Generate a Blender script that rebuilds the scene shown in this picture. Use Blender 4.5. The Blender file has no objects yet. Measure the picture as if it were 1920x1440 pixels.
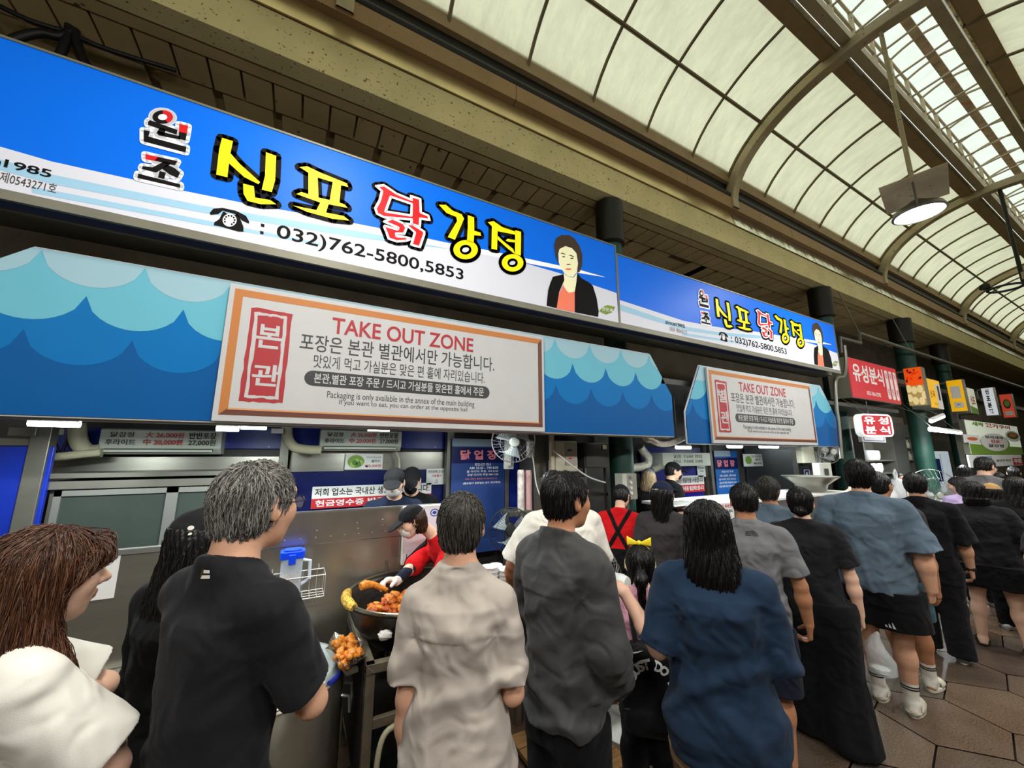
import bpy, bmesh, math, random
import numpy as np
from mathutils import Vector, Matrix
from mathutils.geometry import tessellate_polygon
from mathutils.bvhtree import BVHTree

SC = bpy.context.scene
COL = SC.collection
# ---------------------------------------------------------------- camera
FPX, PITCH, YAW, EYE = 720.0, math.radians(10.4), math.radians(28.7), 1.85
cam_data = bpy.data.cameras.new('camera')
cam = bpy.data.objects.new('camera', cam_data)
COL.objects.link(cam)
cam_data.sensor_fit = 'HORIZONTAL'
cam_data.sensor_width = 36.0
cam_data.lens = FPX * 36.0 / 1920.0
cam_data.clip_start = 0.02
cam_data.clip_end = 500
cam.location = (0, 0, EYE)
FW = np.array([math.sin(YAW)*math.cos(PITCH), math.cos(YAW)*math.cos(PITCH), math.sin(PITCH)])
RT = np.array([math.cos(YAW), -math.sin(YAW), 0.0])
UP = np.cross(RT, FW)
cam.rotation_euler = Matrix([[RT[i], UP[i], -FW[i]] for i in range(3)]).to_euler()
SC.camera = cam
# ---------------------------------------------------------------- sky, exposure
world = bpy.data.worlds.new('overcast_sky')
SC.world = world
world.use_nodes = True
wb = world.node_tree.nodes['Background']
wb.inputs['Color'].default_value = (0.94, 1.0, 0.95, 1)
wb.inputs['Strength'].default_value = 0.98
SC.view_settings.view_transform = 'Standard'
SC.view_settings.look = 'None'
SC.view_settings.gamma = 1.0
SC.view_settings.exposure = 0.35
SC.view_settings.use_curve_mapping = False
SC.cycles.max_bounces = 8
SC.cycles.diffuse_bounces = 4
SC.cycles.glossy_bounces = 3
SC.cycles.transmission_bounces = 5
SC.cycles.transparent_max_bounces = 10
SC.cycles.sample_clamp_indirect = 6
SC.cycles.caustics_reflective = False
SC.cycles.caustics_refractive = False

def area_light(name, loc, size, power, color=(1, 1, 1), rot=(0, 0, 0), sy=None):
    l = bpy.data.lights.new(name, 'AREA')
    l.shape = 'RECTANGLE'
    l.size = size
    l.size_y = sy or size
    l.energy = power
    l.color = color
    o = bpy.data.objects.new(name, l)
    COL.objects.link(o)
    o.location = loc
    o.rotation_euler = rot
    return o

# ---------------------------------------------------------------- pixel to place
ORG = np.array([0, 0, EYE])
def ray(u, v):
    return FW + RT*((u-960)/FPX) - UP*((v-720)/FPX)
def atY(u, v, Y):
    d = ray(u, v); return ORG + d*(Y/d[1])
def atX(u, v, X):
    d = ray(u, v); return ORG + d*(X/d[0])
def atZ(u, v, Z):
    d = ray(u, v); return ORG + d*((Z-EYE)/d[2])
def XZ(u, v, Y):
    p = atY(u, v, Y); return (float(p[0]), float(p[2]))

# ---------------------------------------------------------------- materials
def lin(c):
    return tuple((x/12.92 if x <= 0.04045 else ((x+0.055)/1.055)**2.4) for x in c)
def srgb(r, g, b):
    return lin((r/255, g/255, b/255)) + (1,)
MATS = {}
def mat(name, rgb, rough=0.6, metal=0.0, var=0.0, vscale=8.0, bump=0.0, bscale=60.0, emit=0.0, trans=0.0, alpha=1.0,
        spots=None, sheen=0.0, stretch=None, spec=0.5, coat=0.0, ior=1.45, wrinkle=None):
    """procedural material: base colour broken by noise, bump, optional dirt spots"""
    if name in MATS:
        return MATS[name]
    m = bpy.data.materials.new(name)
    m.use_nodes = True
    nt = m.node_tree
    b = nt.nodes['Principled BSDF']
    c = srgb(*rgb)
    b.inputs['Base Color'].default_value = c
    b.inputs['Roughness'].default_value = rough
    b.inputs['Metallic'].default_value = metal
    b.inputs['Specular IOR Level'].default_value = spec
    b.inputs['IOR'].default_value = ior
    b.inputs['Transmission Weight'].default_value = trans
    b.inputs['Alpha'].default_value = alpha
    b.inputs['Sheen Weight'].default_value = sheen
    b.inputs['Coat Weight'].default_value = coat
    if emit:
        b.inputs['Emission Color'].default_value = c
        b.inputs['Emission Strength'].default_value = emit
    tc = None
    def coords():
        nonlocal tc
        if tc is None:
            t = nt.nodes.new('ShaderNodeTexCoord')
            mp = nt.nodes.new('ShaderNodeMapping')
            nt.links.new(t.outputs['Object'], mp.inputs['Vector'])
            if stretch:
                mp.inputs['Scale'].default_value = stretch
            tc = mp.outputs['Vector']
        return tc
    def noise(scale, detail=4):
        n = nt.nodes.new('ShaderNodeTexNoise')
        n.inputs['Scale'].default_value = scale
        n.inputs['Detail'].default_value = detail
        nt.links.new(coords(), n.inputs['Vector'])
        return n.outputs['Fac']
    cur = None
    if var:
        r = nt.nodes.new('ShaderNodeValToRGB')
        r.color_ramp.elements[0].position = 0.3
        r.color_ramp.elements[1].position = 0.7
        r.color_ramp.elements[0].color = tuple(x*(1-var) for x in c[:3]) + (1,)
        r.color_ramp.elements[1].color = tuple(min(1, x*(1+var)) for x in c[:3]) + (1,)
        nt.links.new(noise(vscale), r.inputs['Fac'])
        cur = r.outputs['Color']
    if spots:
        col, sc, th = spots
        r = nt.nodes.new('ShaderNodeValToRGB')
        r.color_ramp.elements[0].position = th
        r.color_ramp.elements[1].position = th+0.04
        r.color_ramp.elements[0].color = (0, 0, 0, 1)
        r.color_ramp.elements[1].color = (1, 1, 1, 1)
        nt.links.new(noise(sc, 2), r.inputs['Fac'])
        mx = nt.nodes.new('ShaderNodeMix'); mx.data_type = 'RGBA'
        nt.links.new(r.outputs['Color'], mx.inputs['Factor'])
        if cur: nt.links.new(cur, mx.inputs['A'])
        else: mx.inputs['A'].default_value = c
        mx.inputs['B'].default_value = srgb(*col)
        cur = mx.outputs['Result']
    if cur:
        nt.links.new(cur, b.inputs['Base Color'])
        if emit: nt.links.new(cur, b.inputs['Emission Color'])
    if bump:
        bn = nt.nodes.new('ShaderNodeBump')
        bn.inputs['Strength'].default_value = bump
        bn.inputs['Distance'].default_value = 0.02
        nt.links.new(noise(bscale), bn.inputs['Height'])
        nt.links.new(bn.outputs['Normal'], b.inputs['Normal'])
        if wrinkle:
            wn = nt.nodes.new('ShaderNodeTexNoise'); wn.inputs['Scale'].default_value = wrinkle[0]; wn.inputs['Detail'].default_value = 1; wn.inputs['Distortion'].default_value = 0.7
            nt.links.new(coords(), wn.inputs['Vector'])
            wr = nt.nodes.new('ShaderNodeMapRange'); wr.inputs[1].default_value = 0.3; wr.inputs[2].default_value = 0.7; wr.interpolation_type = 'SMOOTHSTEP'
            nt.links.new(wn.outputs['Fac'], wr.inputs[0])
            b2 = nt.nodes.new('ShaderNodeBump'); b2.inputs['Strength'].default_value = wrinkle[1]; b2.inputs['Distance'].default_value = 0.02
            nt.links.new(wr.outputs[0], b2.inputs['Height']); nt.links.new(bn.outputs['Normal'], b2.inputs['Normal']); nt.links.new(b2.outputs['Normal'], b.inputs['Normal'])
    MATS[name] = m
    return m

# ---------------------------------------------------------------- objects
def link(name, me, parent=None, mats=None, loc=None, smooth=False):
    o = bpy.data.objects.new(name, me)
    COL.objects.link(o)
    if mats:
        for m in (mats if isinstance(mats, (list, tuple)) else [mats]):
            me.materials.append(m)
    if parent:
        o.parent = parent
    if loc is not None:
        o.location = loc
    if smooth and len(me.polygons):
        me.polygons.foreach_set('use_smooth', [True]*len(me.polygons))
    return o
def tag(o, label, cat, group=None):
    o['label'] = label; o['category'] = cat
    if group: o['group'] = group
    return o
def thing(name, label, cat, loc=(0, 0, 0), rotz=0.0, group=None):
    o = bpy.data.objects.new(name, None)
    COL.objects.link(o)
    o.empty_display_size = 0.1
    o.location = loc; o.rotation_euler = (0, 0, rotz)
    tag(o, label, cat, group)
    return o
def struct(o):
    o['kind'] = 'structure'; return o
def copy_tree(o, parent=None):
    c = o.copy(); COL.objects.link(c)
    if parent: c.parent = parent
    for ch in list(o.children):
        copy_tree(ch, c)
    return c

class MB:
    """collects shapes into one mesh"""
    def __init__(s, M=None): s.bm = bmesh.new(); s.M = M or Matrix(); s.mi = 0
    def _add(s, vs, fs, mi=None):
        bv = [s.bm.verts.new(s.M @ Vector(v)) for v in vs]
        for f in fs:
            try:
                fc = s.bm.faces.new([bv[i] for i in f]); fc.material_index = s.mi if mi is None else mi
            except ValueError: pass
        return s
    def box(s, x0, y0, z0, x1, y1, z1, mi=None):
        v = [(x, y, z) for z in (z0, z1) for y in (y0, y1) for x in (x0, x1)]
        return s._add(v, [(0,2,3,1),(4,5,7,6),(0,1,5,4),(2,6,7,3),(0,4,6,2),(1,3,7,5)], mi)
    def prism(s, pts, a, b, axis='x', mi=None):
        """extrude a 2-D outline along an axis from a to b"""
        n = len(pts)
        f = {'x': lambda p, t: (t, p[0], p[1]), 'y': lambda p, t: (p[0], t, p[1]), 'z': lambda p, t: (p[0], p[1], t)}[axis]
        v = [f(p, a) for p in pts] + [f(p, b) for p in pts]
        return s._add(v, [tuple(range(n)), tuple(range(2*n-1, n-1, -1))] + [(i, (i+1) % n, n+(i+1) % n, n+i) for i in range(n)], mi)
    def tube(s, pts, r, n=8, cap=True, mi=None, closed=False):
        pts = [Vector(p) for p in pts]
        rs = r if isinstance(r, (list, tuple)) else [r]*len(pts)
        vs = []; m = len(pts)
        nrm = None
        for i, p in enumerate(pts):
            a = pts[(i-1) % m] if (i or closed) else p
            b = pts[(i+1) % m] if (i < m-1 or closed) else p
            t = (b-a).normalized()
            if nrm is None:
                nrm = t.orthogonal().normalized()
            nrm = (nrm - t*nrm.dot(t)).normalized()
            bi = t.cross(nrm)
            for k in range(n):
                an = 2*math.pi*k/n
                vs.append(p + (nrm*math.cos(an)+bi*math.sin(an))*rs[i])
        fs = []
        for i in range(m if closed else m-1):
            j = (i+1) % m
            for k in range(n):
                fs.append((i*n+k, i*n+(k+1) % n, j*n+(k+1) % n, j*n+k))
        if cap and not closed:
            fs.append(tuple(range(n-1, -1, -1))); fs.append(tuple(range((m-1)*n, m*n)))
        return s._add(vs, fs, mi)
    def lathe(s, prof, c=(0, 0, 0), n=32, mi=None, axis='z'):
        """profile of (r, z) turned about an axis through c"""
        vs = []; c = Vector(c)
        for (r, z) in prof:
            for k in range(n):
                a = 2*math.pi*k/n
                x, y = r*math.cos(a), r*math.sin(a)
                vs.append(c + Vector({'z': (x, y, z), 'y': (x, z, y), 'x': (z, x, y)}[axis]))
        fs = []
        for i in range(len(prof)-1):
            for k in range(n):
                fs.append((i*n+k, i*n+(k+1) % n, (i+1)*n+(k+1) % n, (i+1)*n+k))
        return s._add(vs, fs, mi)
    def disc(s, c, r, n=24, axis='z', mi=None):
        c = Vector(c); vs = []
        for k in range(n):
            a = 2*math.pi*k/n; x, y = r*math.cos(a), r*math.sin(a)
            vs.append(c + Vector({'z': (x, y, 0), 'y': (x, 0, y), 'x': (0, x, y)}[axis]))
        return s._add(vs, [tuple(range(n))], mi)
    def build(s, name, mats, parent=None, smooth=False, bevel=0.0, loc=None):
        bmesh.ops.remove_doubles(s.bm, verts=s.bm.verts, dist=1e-5)
        bmesh.ops.recalc_face_normals(s.bm, faces=s.bm.faces)
        me = bpy.data.meshes.new(name); s.bm.to_mesh(me); s.bm.free()
        o = link(name, me, parent, mats, loc)
        if smooth:
            me.polygons.foreach_set('use_smooth', [True]*len(me.polygons))
            me.update()
            try:
                me.set_sharp_from_angle(angle=math.radians(40))
            except Exception: pass
        if bevel:
            b = o.modifiers.new('bevel', 'BEVEL'); b.width = bevel; b.segments = 2; b.limit_method = 'ANGLE'
        return o

def flat(name, polys, mats, parent=None, f=None, depth=0.0):
    """printed / cut shapes: polys = [(outline, holes, layer, material index)], f maps (a, b, layer) to a point"""
    vs, fs, mi = [], [], []
    for (out, holes, lay, k) in polys:
        loops = [[Vector((p[0], p[1], 0)) for p in lp] for lp in [out] + list(holes)]
        base = len(vs)
        for lp in loops:
            vs += [f(p.x, p.y, lay) for p in lp]
        for t in tessellate_polygon(loops):
            fs.append([base+i for i in t]); mi.append(k)
    me = bpy.data.meshes.new(name)
    me.from_pydata([tuple(v) for v in vs], [], fs)
    me.polygons.foreach_set('material_index', mi)
    me.update()
    return link(name, me, parent, mats)
def onY(Y, off=0.0):
    """map (X, Z) of a sign plane facing -Y; each layer 1 mm proud"""
    return lambda a, b, lay: (a, Y - off - 0.001*lay, b)
def fatten(poly, w, n=8):
    """pieces that together widen an outline by w (strokes round every edge)"""
    out = [poly]
    m = len(poly)
    for i in range(m):
        a, b = poly[i], poly[(i+1) % m]
        dx, dy = b[0]-a[0], b[1]-a[1]; L = math.hypot(dx, dy) or 1
        nx, ny = -dy/L*w, dx/L*w
        out.append([(a[0]+nx, a[1]+ny), (b[0]+nx, b[1]+ny), (b[0]-nx, b[1]-ny), (a[0]-nx, a[1]-ny)])
        out.append([(a[0]+w*math.cos(2*math.pi*k/n), a[1]+w*math.sin(2*math.pi*k/n)) for k in range(n)])
    return out
def ring(cx, cy, rx, ry, n=28):
    return [(cx+rx*math.cos(2*math.pi*k/n), cy+ry*math.sin(2*math.pi*k/n)) for k in range(n)]
def rrect(x0, y0, x1, y1, r, n=5):
    o = []
    for (cx, cy, a0) in ((x1-r, y1-r, 0), (x0+r, y1-r, 90), (x0+r, y0+r, 180), (x1-r, y0+r, 270)):
        for k in range(n+1):
            a = math.radians(a0+90*k/n); o.append((cx+r*math.cos(a), cy+r*math.sin(a)))
    return o
def clip_convex(sub, clip):
    """Sutherland-Hodgman, clip counter-clockwise"""
    out = sub
    for i in range(len(clip)):
        a, b = clip[i], clip[(i+1) % len(clip)]
        inp, out = out, []
        side = lambda p: (b[0]-a[0])*(p[1]-a[1])-(b[1]-a[1])*(p[0]-a[0])
        for j in range(len(inp)):
            p, q = inp[j-1], inp[j]
            sp, sq = side(p), side(q)
            if (sp >= 0) != (sq >= 0):
                t = sp/(sp-sq); out.append((p[0]+(q[0]-p[0])*t, p[1]+(q[1]-p[1])*t))
            if sq >= 0: out.append(q)
        if not out: return []
    return out

TXT = {}
def text_raw(body, bold=0.0):
    key = (body, bold)
    if key not in TXT:
        c = bpy.data.curves.new('txt', 'FONT'); c.body = body; c.offset = bold; c.resolution_u = 4
        o = bpy.data.objects.new('txt', c); COL.objects.link(o)
        bpy.context.view_layer.update()
        dg = bpy.context.evaluated_depsgraph_get()
        me = bpy.data.meshes.new_from_object(o.evaluated_get(dg))
        v = np.array([x.co[:] for x in me.vertices]) if len(me.vertices) else np.zeros((0, 3))
        fs = [tuple(p.vertices) for p in me.polygons]
        bpy.data.meshes.remove(me); bpy.data.objects.remove(o); bpy.data.curves.remove(c)
        TXT[key] = (v, fs)
    return TXT[key]
def text(name, items, mats, parent=None, f=None):
    """lettering: items = [(string, (a0, b0, a1, b1), boldness, layer, material index)], each fitted into its box"""
    for (s, bx, bold, lay, k) in items:
        v, ff = text_raw(s, bold)
        lo, hi = v.min(0), v.max(0)
        vs = [tuple(f(bx[0]+(p[0]-lo[0])/(hi[0]-lo[0])*(bx[2]-bx[0]), bx[1]+(p[1]-lo[1])/(hi[1]-lo[1])*(bx[3]-bx[1]), lay)) for p in v]
        me = bpy.data.meshes.new(name); me.from_pydata(vs, [], ff); me.update()
        link(name, me, parent, mats[k] if isinstance(mats, (list, tuple)) else mats)
def pbox(bl, tr, Y):
    a, b = XZ(bl[0], bl[1], Y), XZ(tr[0], tr[1], Y)
    return (a[0], a[1], b[0], b[1])
# ================================================================ structure
M_cream = mat('cream_fascia_panel', (198, 184, 130), 0.55, var=0.10, vscale=2.5, spots=((96, 84, 50), 38, 0.66), bump=0.05)
M_brown = mat('tan_fascia_panel', (150, 120, 78), 0.6, var=0.10, vscale=3, spots=((84, 62, 36), 40, 0.67))
M_gloss = mat('polished_brass_band', (216, 194, 142), 0.3, 0.8, var=0.12, vscale=2, bump=0.12, bscale=5)
M_foil = mat('crinkled_silver_band', (240, 238, 226), 0.14, 0.95, var=0.06, vscale=4, bump=0.7, bscale=5)
M_black = mat('black_gutter', (22, 21, 18), 0.5)
M_sill = mat('brown_sill', (150, 126, 90), 0.6, var=0.1)
M_steel = mat('grey_painted_steel', (172, 158, 126), 0.5, 0.15, var=0.12, vscale=4, spots=((92, 72, 44), 30, 0.68))
M_bar = mat('brown_glazing_bar', (116, 102, 74), 0.55, 0.1)
M_rust = mat('rusty_steel', (150, 128, 96), 0.7, 0.1, var=0.35, vscale=7, spots=((150, 92, 44), 6, 0.62))
M_soffit = mat('soffit_panel', (172, 150, 104), 0.7, var=0.14, vscale=2, spots=((80, 62, 36), 9, 0.7))
M_wall = mat('dark_upper_wall', (74, 66, 54), 0.8, var=0.3, vscale=3)
M_opposite = mat('opposite_wall', (132, 126, 112), 0.8, var=0.15)

def glazing(name, col, gloss, w, tw=0.72):
    """cloudy roof sheet: light from the sky diffuses through it"""
    m = bpy.data.materials.new(name); m.use_nodes = True
    nt = m.node_tree; nt.nodes.clear()
    out = nt.nodes.new('ShaderNodeOutputMaterial')
    tl = nt.nodes.new('ShaderNodeBsdfTranslucent'); df = nt.nodes.new('ShaderNodeBsdfDiffuse')
    mx = nt.nodes.new('ShaderNodeMixShader'); mx.inputs[0].default_value = 1-tw
    tc = nt.nodes.new('ShaderNodeTexCoord'); mp = nt.nodes.new('ShaderNodeMapping')
    mp.inputs['Scale'].default_value = (1.4, 0.5, 0.5)
    nz = nt.nodes.new('ShaderNodeTexNoise'); nz.inputs['Scale'].default_value = 5; nz.inputs['Detail'].default_value = 8
    nz.inputs['Roughness'].default_value = 0.7
    rp = nt.nodes.new('ShaderNodeValToRGB')
    c = srgb(*col)
    rp.color_ramp.elements[0].position = 0.28; rp.color_ramp.elements[1].position = 0.62
    rp.color_ramp.elements[0].color = tuple(x*(1-w) for x in c[:3])+(1,)
    rp.color_ramp.elements[1].color = c
    nt.links.new(tc.outputs['Object'], mp.inputs['Vector']); nt.links.new(mp.outputs['Vector'], nz.inputs['Vector'])
    nt.links.new(nz.outputs['Fac'], rp.inputs['Fac'])
    nt.links.new(rp.outputs['Color'], tl.inputs['Color']); nt.links.new(rp.outputs['Color'], df.inputs['Color'])
    nt.links.new(tl.outputs[0], mx.inputs[1]); nt.links.new(df.outputs[0], mx.inputs[2])
    nt.links.new(mx.outputs[0], out.inputs['Surface'])
    return m
M_sheet = glazing('cloudy_roof_sheet', (238, 236, 206), 0.3, 0.2)
M_lantern = glazing('clear_lantern_sheet', (240, 246, 238), 0.3, 0.12, 0.9)

XA, XB = -4.0, 34.0            # length of arcade that is built
FY = 3.2
fz = lambda e, y=FY: EYE + y*math.tan(math.radians(e))
zb, zc1, zc2, zc3 = fz(45.2), fz(48.4), fz(50.6), fz(52.0)
struct(MB().box(XA, FY, zb, XB, FY+0.18, zc1).build('trim_1', M_cream))
struct(MB().prism([(FY-0.02, zc1+0.012), (FY+0.18, zc1+0.012), (FY+0.18, zc2), (FY+0.06, zc2)], XA, 5.8, 'x').build('trim_2', M_gloss))
struct(MB().prism([(FY-0.02, zc1+0.012), (FY+0.18, zc1+0.012), (FY+0.18, zc2), (FY+0.06, zc2)], 5.82, XB, 'x').build('trim_3', M_foil))
b = MB()
x = XA
while x < XB:
    b.box(x, FY-0.02, zc2+0.004, min(x+2.9, XB)-0.008, FY+0.18, zc3); x += 2.9
struct(b.build('trim_4', M_brown))
struct(MB().box(XA, FY+0.05, zc3, XB, FY+0.3, fz(53.4, 3.25)).build('trim_5', M_black))
struct(MB().tube([(XA, FY+0.03, zc3+0.07), (XB, FY+0.03, zc3+0.07)], 0.05, 10).build('trim_6', M_black, smooth=True))
GZ = fz(54.6, 3.25)
struct(MB().box(XA, 3.19, fz(53.4, 3.25), XB, 3.36, GZ).build('trim_7', M_sill))
# soffit with slats
b = MB(); b.box(XA, FY+0.18, zb+0.01, XB, 3.52, zb+0.06)
x = XA
while x < XB:
    b.box(x, 3.535, zb+0.02, x+0.215, 3.86, zb+0.07); b.box(x+0.05, 3.875, zb+0.03, x+0.44, 4.5, zb+0.07) if int((x-XA)/0.235) % 2 == 0 else None
    x += 0.235
b.box(XA, 3.5, zb+0.075, XB, 4.5, zb+0.1)
struct(b.build('ceiling', M_soffit))
struct(MB().box(XA, 4.45, 0, XB, 4.6, zb+0.1).build('wall_back', M_wall))
# opposite side of the arcade
YC, EA, EBB, AZ = 1.35, 2.01, 1.36, EYE+4.0
YA, YB = 1.62, 0.72
OY = 2*YC-FY
struct(MB().box(XA, OY-0.18, zb, XB, OY, GZ).build('trim_8', M_cream))
struct(MB().box(XA, -2.7, zb+0.02, XB, OY-0.18, zb+0.1).build('trim_9', M_soffit))
struct(MB().box(XA, -2.8, 0, XB, -2.7, zb+0.1).build('wall_front', M_opposite))
struct(MB().box(XA-0.1, -2.8, 0, XA, 4.6, 9.5).build('wall_left', M_opposite))
struct(MB().box(XB, -2.8, 0, XB+0.1, 4.6, 9.5).build('wall_right', M_opposite))

# ---- vault
def arc(th, off=0.0):
    return (YC+(EA+off)*math.cos(th), AZ+(EBB+off)*math.sin(th))
TA, TB, T0 = math.acos((YA-YC)/EA), math.acos((YB-YC)/EA), math.radians(19)
BAY, R0 = 5.85, 5.87
wn = 0
for k in range(-2, 5):
    x0 = R0+k*BAY; x1 = x0+BAY
    x0c, x1c = max(x0, XA), min(x1, XB)
    if x1c <= x0c: continue
    for side in (0, 1):
        wn += 1
        th = [T0+(TA-T0)*i/10 for i in range(11)] if side == 0 else [math.pi-T0+(TB-math.pi+T0)*i/10 for i in range(11)]
        b = MB()
        vs = [(x, *arc(t)) for t in th for x in (x0c, x1c)]
        b._add(vs, [(2*i, 2*i+1, 2*i+3, 2*i+2) for i in range(10)])
        w = struct(b.build('window_%d' % wn, M_sheet, smooth=True))
        g = MB()
        for j in range(1, 6):
            xx = x0+BAY*j/6
            if XA < xx < XB:
                g.tube([(xx, *arc(t, -0.025)) for t in th], 0.021, 6)
        for e in (0.07, BAY-0.07):
            if XA < x0+e < XB: g.tube([(x0+e, *arc(t, -0.025)) for t in th], 0.026, 6)
        tp = math.radians(50); tp = tp if side == 0 else math.pi-tp
        g.tube([(x0c, *arc(tp, -0.04)), (x1c, *arc(tp, -0.04))], 0.024, 6)
        g.build('glazing_bar', M_bar, w)
tn = 10
for k in range(-1, 5):
    xr = R0+k*BAY
    if xr < XA or xr > XB: continue
    ths = [math.radians(a) for a in np.linspace(0, 180, 45)]
    path_i = [(FY-0.05, zc2+0.03)] + [arc(t, -0.20) for t in ths[1:-1]] + [(OY+0.05, zc2+0.03)]
    path_o = [(FY+0.12, zc2+0.03)] + [arc(t, -0.05) for t in ths[1:-1]] + [(OY-0.12, zc2+0.03)]
    vs, fs = [], []
    for (pi, po) in zip(path_i, path_o):
        vs += [(xr-0.075, *pi), (xr+0.075, *pi), (xr+0.075, *po), (xr-0.075, *po)]
    for i in range(len(path_i)-1):
        for q in range(4):
            fs.append((4*i+q, 4*i+(q+1) % 4, 4*i+4+(q+1) % 4, 4*i+4+q))
    b = MB(); b._add(vs, fs)
    struct(b.build('trim_%d' % tn, M_steel, bevel=0.012)); tn += 1
# ridge beams either side of the lantern
ZA = arc(TA)[1]
for (ya, s) in ((YA, 1), (YB, -1)):
    struct(MB().box(XA, ya+s*0.02, ZA-0.10, XB, ya+s*0.17, ZA-0.02).build('trim_%d' % tn, M_sill)); tn += 1
    struct(MB().tube([(XA, ya+s*0.0, ZA-0.05), (XB, ya+s*0.0, ZA-0.05)], 0.028, 8).build('trim_%d' % tn, M_foil, smooth=True)); tn += 1
    struct(MB().box(XA, ya-s*0.15, ZA-0.07, XB, ya-s*0.04, ZA+0.07).build('trim_%d' % tn, M_steel)); tn += 1
# lantern lattice and sheet
la, lb = YA-0.1, YB+0.1
def lan(t, z0=ZA+0.1, rise=0.14):
    return (lb+(la-lb)*t, z0+0.42+rise*math.sin(math.pi*t)*0.6)
b = MB(); c = MB()
x = XA+0.3
while x < XB:
    b.tube([(x, *lan(t/8)) for t in range(9)], 0.018, 6)
    b.tube([(x, la-0.02, ZA+0.2), (x, lb+0.02, ZA+0.26)], 0.016, 6)
    for y in (la-0.02, lb+0.02):
        b.box(x-0.025, y-0.02, ZA, x+0.025, y+0.02, ZA+0.54)
    x += 0.65
for y, z in ((la-0.02, ZA+0.26), (lb+0.02, ZA+0.26), (la-0.02, ZA+0.54), (lb+0.02, ZA+0.54)):
    b.box(XA, y-0.015, z-0.015, XB, y+0.015, z+0.015)
struct(b.build('trim_%d' % tn, M_steel)); tn += 1
struct(MB().box(XA, (YA+YB)/2-0.05, lan(0.5)[1]-0.06, XB, (YA+YB)/2+0.05, lan(0.5)[1]-0.03).build('trim_%d' % tn, M_rust)); tn += 1
b = MB()
vs = [(x, la+0.05-(la-lb+0.1)*i/8, lan(i/8)[1]+0.04) for i in range(9) for x in (XA, XB)]
b._add(vs, [(2*i, 2*i+1, 2*i+3, 2*i+2) for i in range(8)])
struct(b.build('window_%d' % (wn+1), M_lantern, smooth=True))

# ---- paved floor: large hexagonal slabs
def floor():
    s = 0.37; w = s*math.sqrt(3); rnd = random.Random(4)
    bm = bmesh.new(); lay = bm.loops.layers.color.new('tone')
    pal = [(0.33, 0.27, 0.22), (0.30, 0.25, 0.205), (0.36, 0.32, 0.275), (0.27, 0.20, 0.16), (0.36, 0.30, 0.245), (0.27, 0.245, 0.22)]
    def poly(pts, col, z):
        f = bm.faces.new([bm.verts.new((p[0], p[1], z)) for p in pts])
        for l in f.loops: l[lay] = (*col, 1)
        return f
    poly([(XA, -2.7), (XB, -2.7), (XB, 4.5), (XA, 4.5)], (0.035, 0.03, 0.026), -0.012)
    ca, sa = math.cos(math.radians(11)), math.sin(math.radians(11))
    for i in range(-8, 40):
        for j in range(-12, 60):
            cx = i*1.5*s; cy = j*w/1.0*0.5*1.0*2*0.5 if False else (j-18)*w + (w/2 if i % 2 else 0)
            X = cx*ca-cy*sa+1.0; Y = cx*sa+cy*ca
            if X < XA or X > min(XB, 16) or Y < -2.6 or Y > 4.4: continue
            pts = []
            for q in range(6):
                a = math.radians(60*q); px = cx+(s-0.006)*math.cos(a); py = cy+(s-0.006)*math.sin(a)
                pts.append((px*ca-py*sa+1.0, px*sa+py*ca))
            v = rnd.uniform(0.85, 1.12); c = rnd.choice(pal)
            poly(pts, tuple(min(1, t*v) for t in c), rnd.uniform(-0.001, 0.0005))
    poly([(16, -2.7), (XB, -2.7), (XB, 4.5), (16, 4.5)], (0.28, 0.23, 0.18), 0)
    me = bpy.data.meshes.new('floor'); bm.to_mesh(me); bm.free()
    m = bpy.data.materials.new('wet_stone_paving'); m.use_nodes = True
    nt = m.node_tree; p = nt.nodes['Principled BSDF']
    at = nt.nodes.new('ShaderNodeVertexColor'); at.layer_name = 'tone'
    tc = nt.nodes.new('ShaderNodeTexCoord')
    n1 = nt.nodes.new('ShaderNodeTexNoise'); n1.inputs['Scale'].default_value = 95; n1.inputs['Detail'].default_value = 3
    n2 = nt.nodes.new('ShaderNodeTexNoise'); n2.inputs['Scale'].default_value = 1.6; n2.inputs['Detail'].default_value = 5
    for n in (n1, n2): nt.links.new(tc.outputs['Object'], n.inputs['Vector'])
    mr = nt.nodes.new('ShaderNodeMapRange'); mr.inputs[1].default_value = 0.3; mr.inputs[2].default_value = 0.7; mr.inputs[3].default_value = 0.6; mr.inputs[4].default_value = 1.75
    nt.links.new(n1.outputs['Fac'], mr.inputs[0])
    mx = nt.nodes.new('ShaderNodeMix'); mx.data_type = 'RGBA'; mx.blend_type = 'MULTIPLY'; mx.inputs['Factor'].default_value = 1
    nt.links.new(at.outputs['Color'], mx.inputs['A']); nt.links.new(mr.outputs[0], mx.inputs['B'])
    nt.links.new(mx.outputs['Result'], p.inputs['Base Color'])
    m2 = nt.nodes.new('ShaderNodeMapRange'); m2.inputs[1].default_value = 0.35; m2.inputs[2].default_value = 0.65; m2.inputs[3].default_value = 0.22; m2.inputs[4].default_value = 0.6
    nt.links.new(n2.outputs['Fac'], m2.inputs[0]); nt.links.new(m2.outputs[0], p.inputs['Roughness'])
    bp = nt.nodes.new('ShaderNodeBump'); bp.inputs['Strength'].default_value = 0.25; bp.inputs['Distance'].default_value = 0.004
    nt.links.new(n1.outputs['Fac'], bp.inputs['Height']); nt.links.new(bp.outputs['Normal'], p.inputs['Normal'])
    struct(link('floor', me, None, m))
floor()

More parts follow.
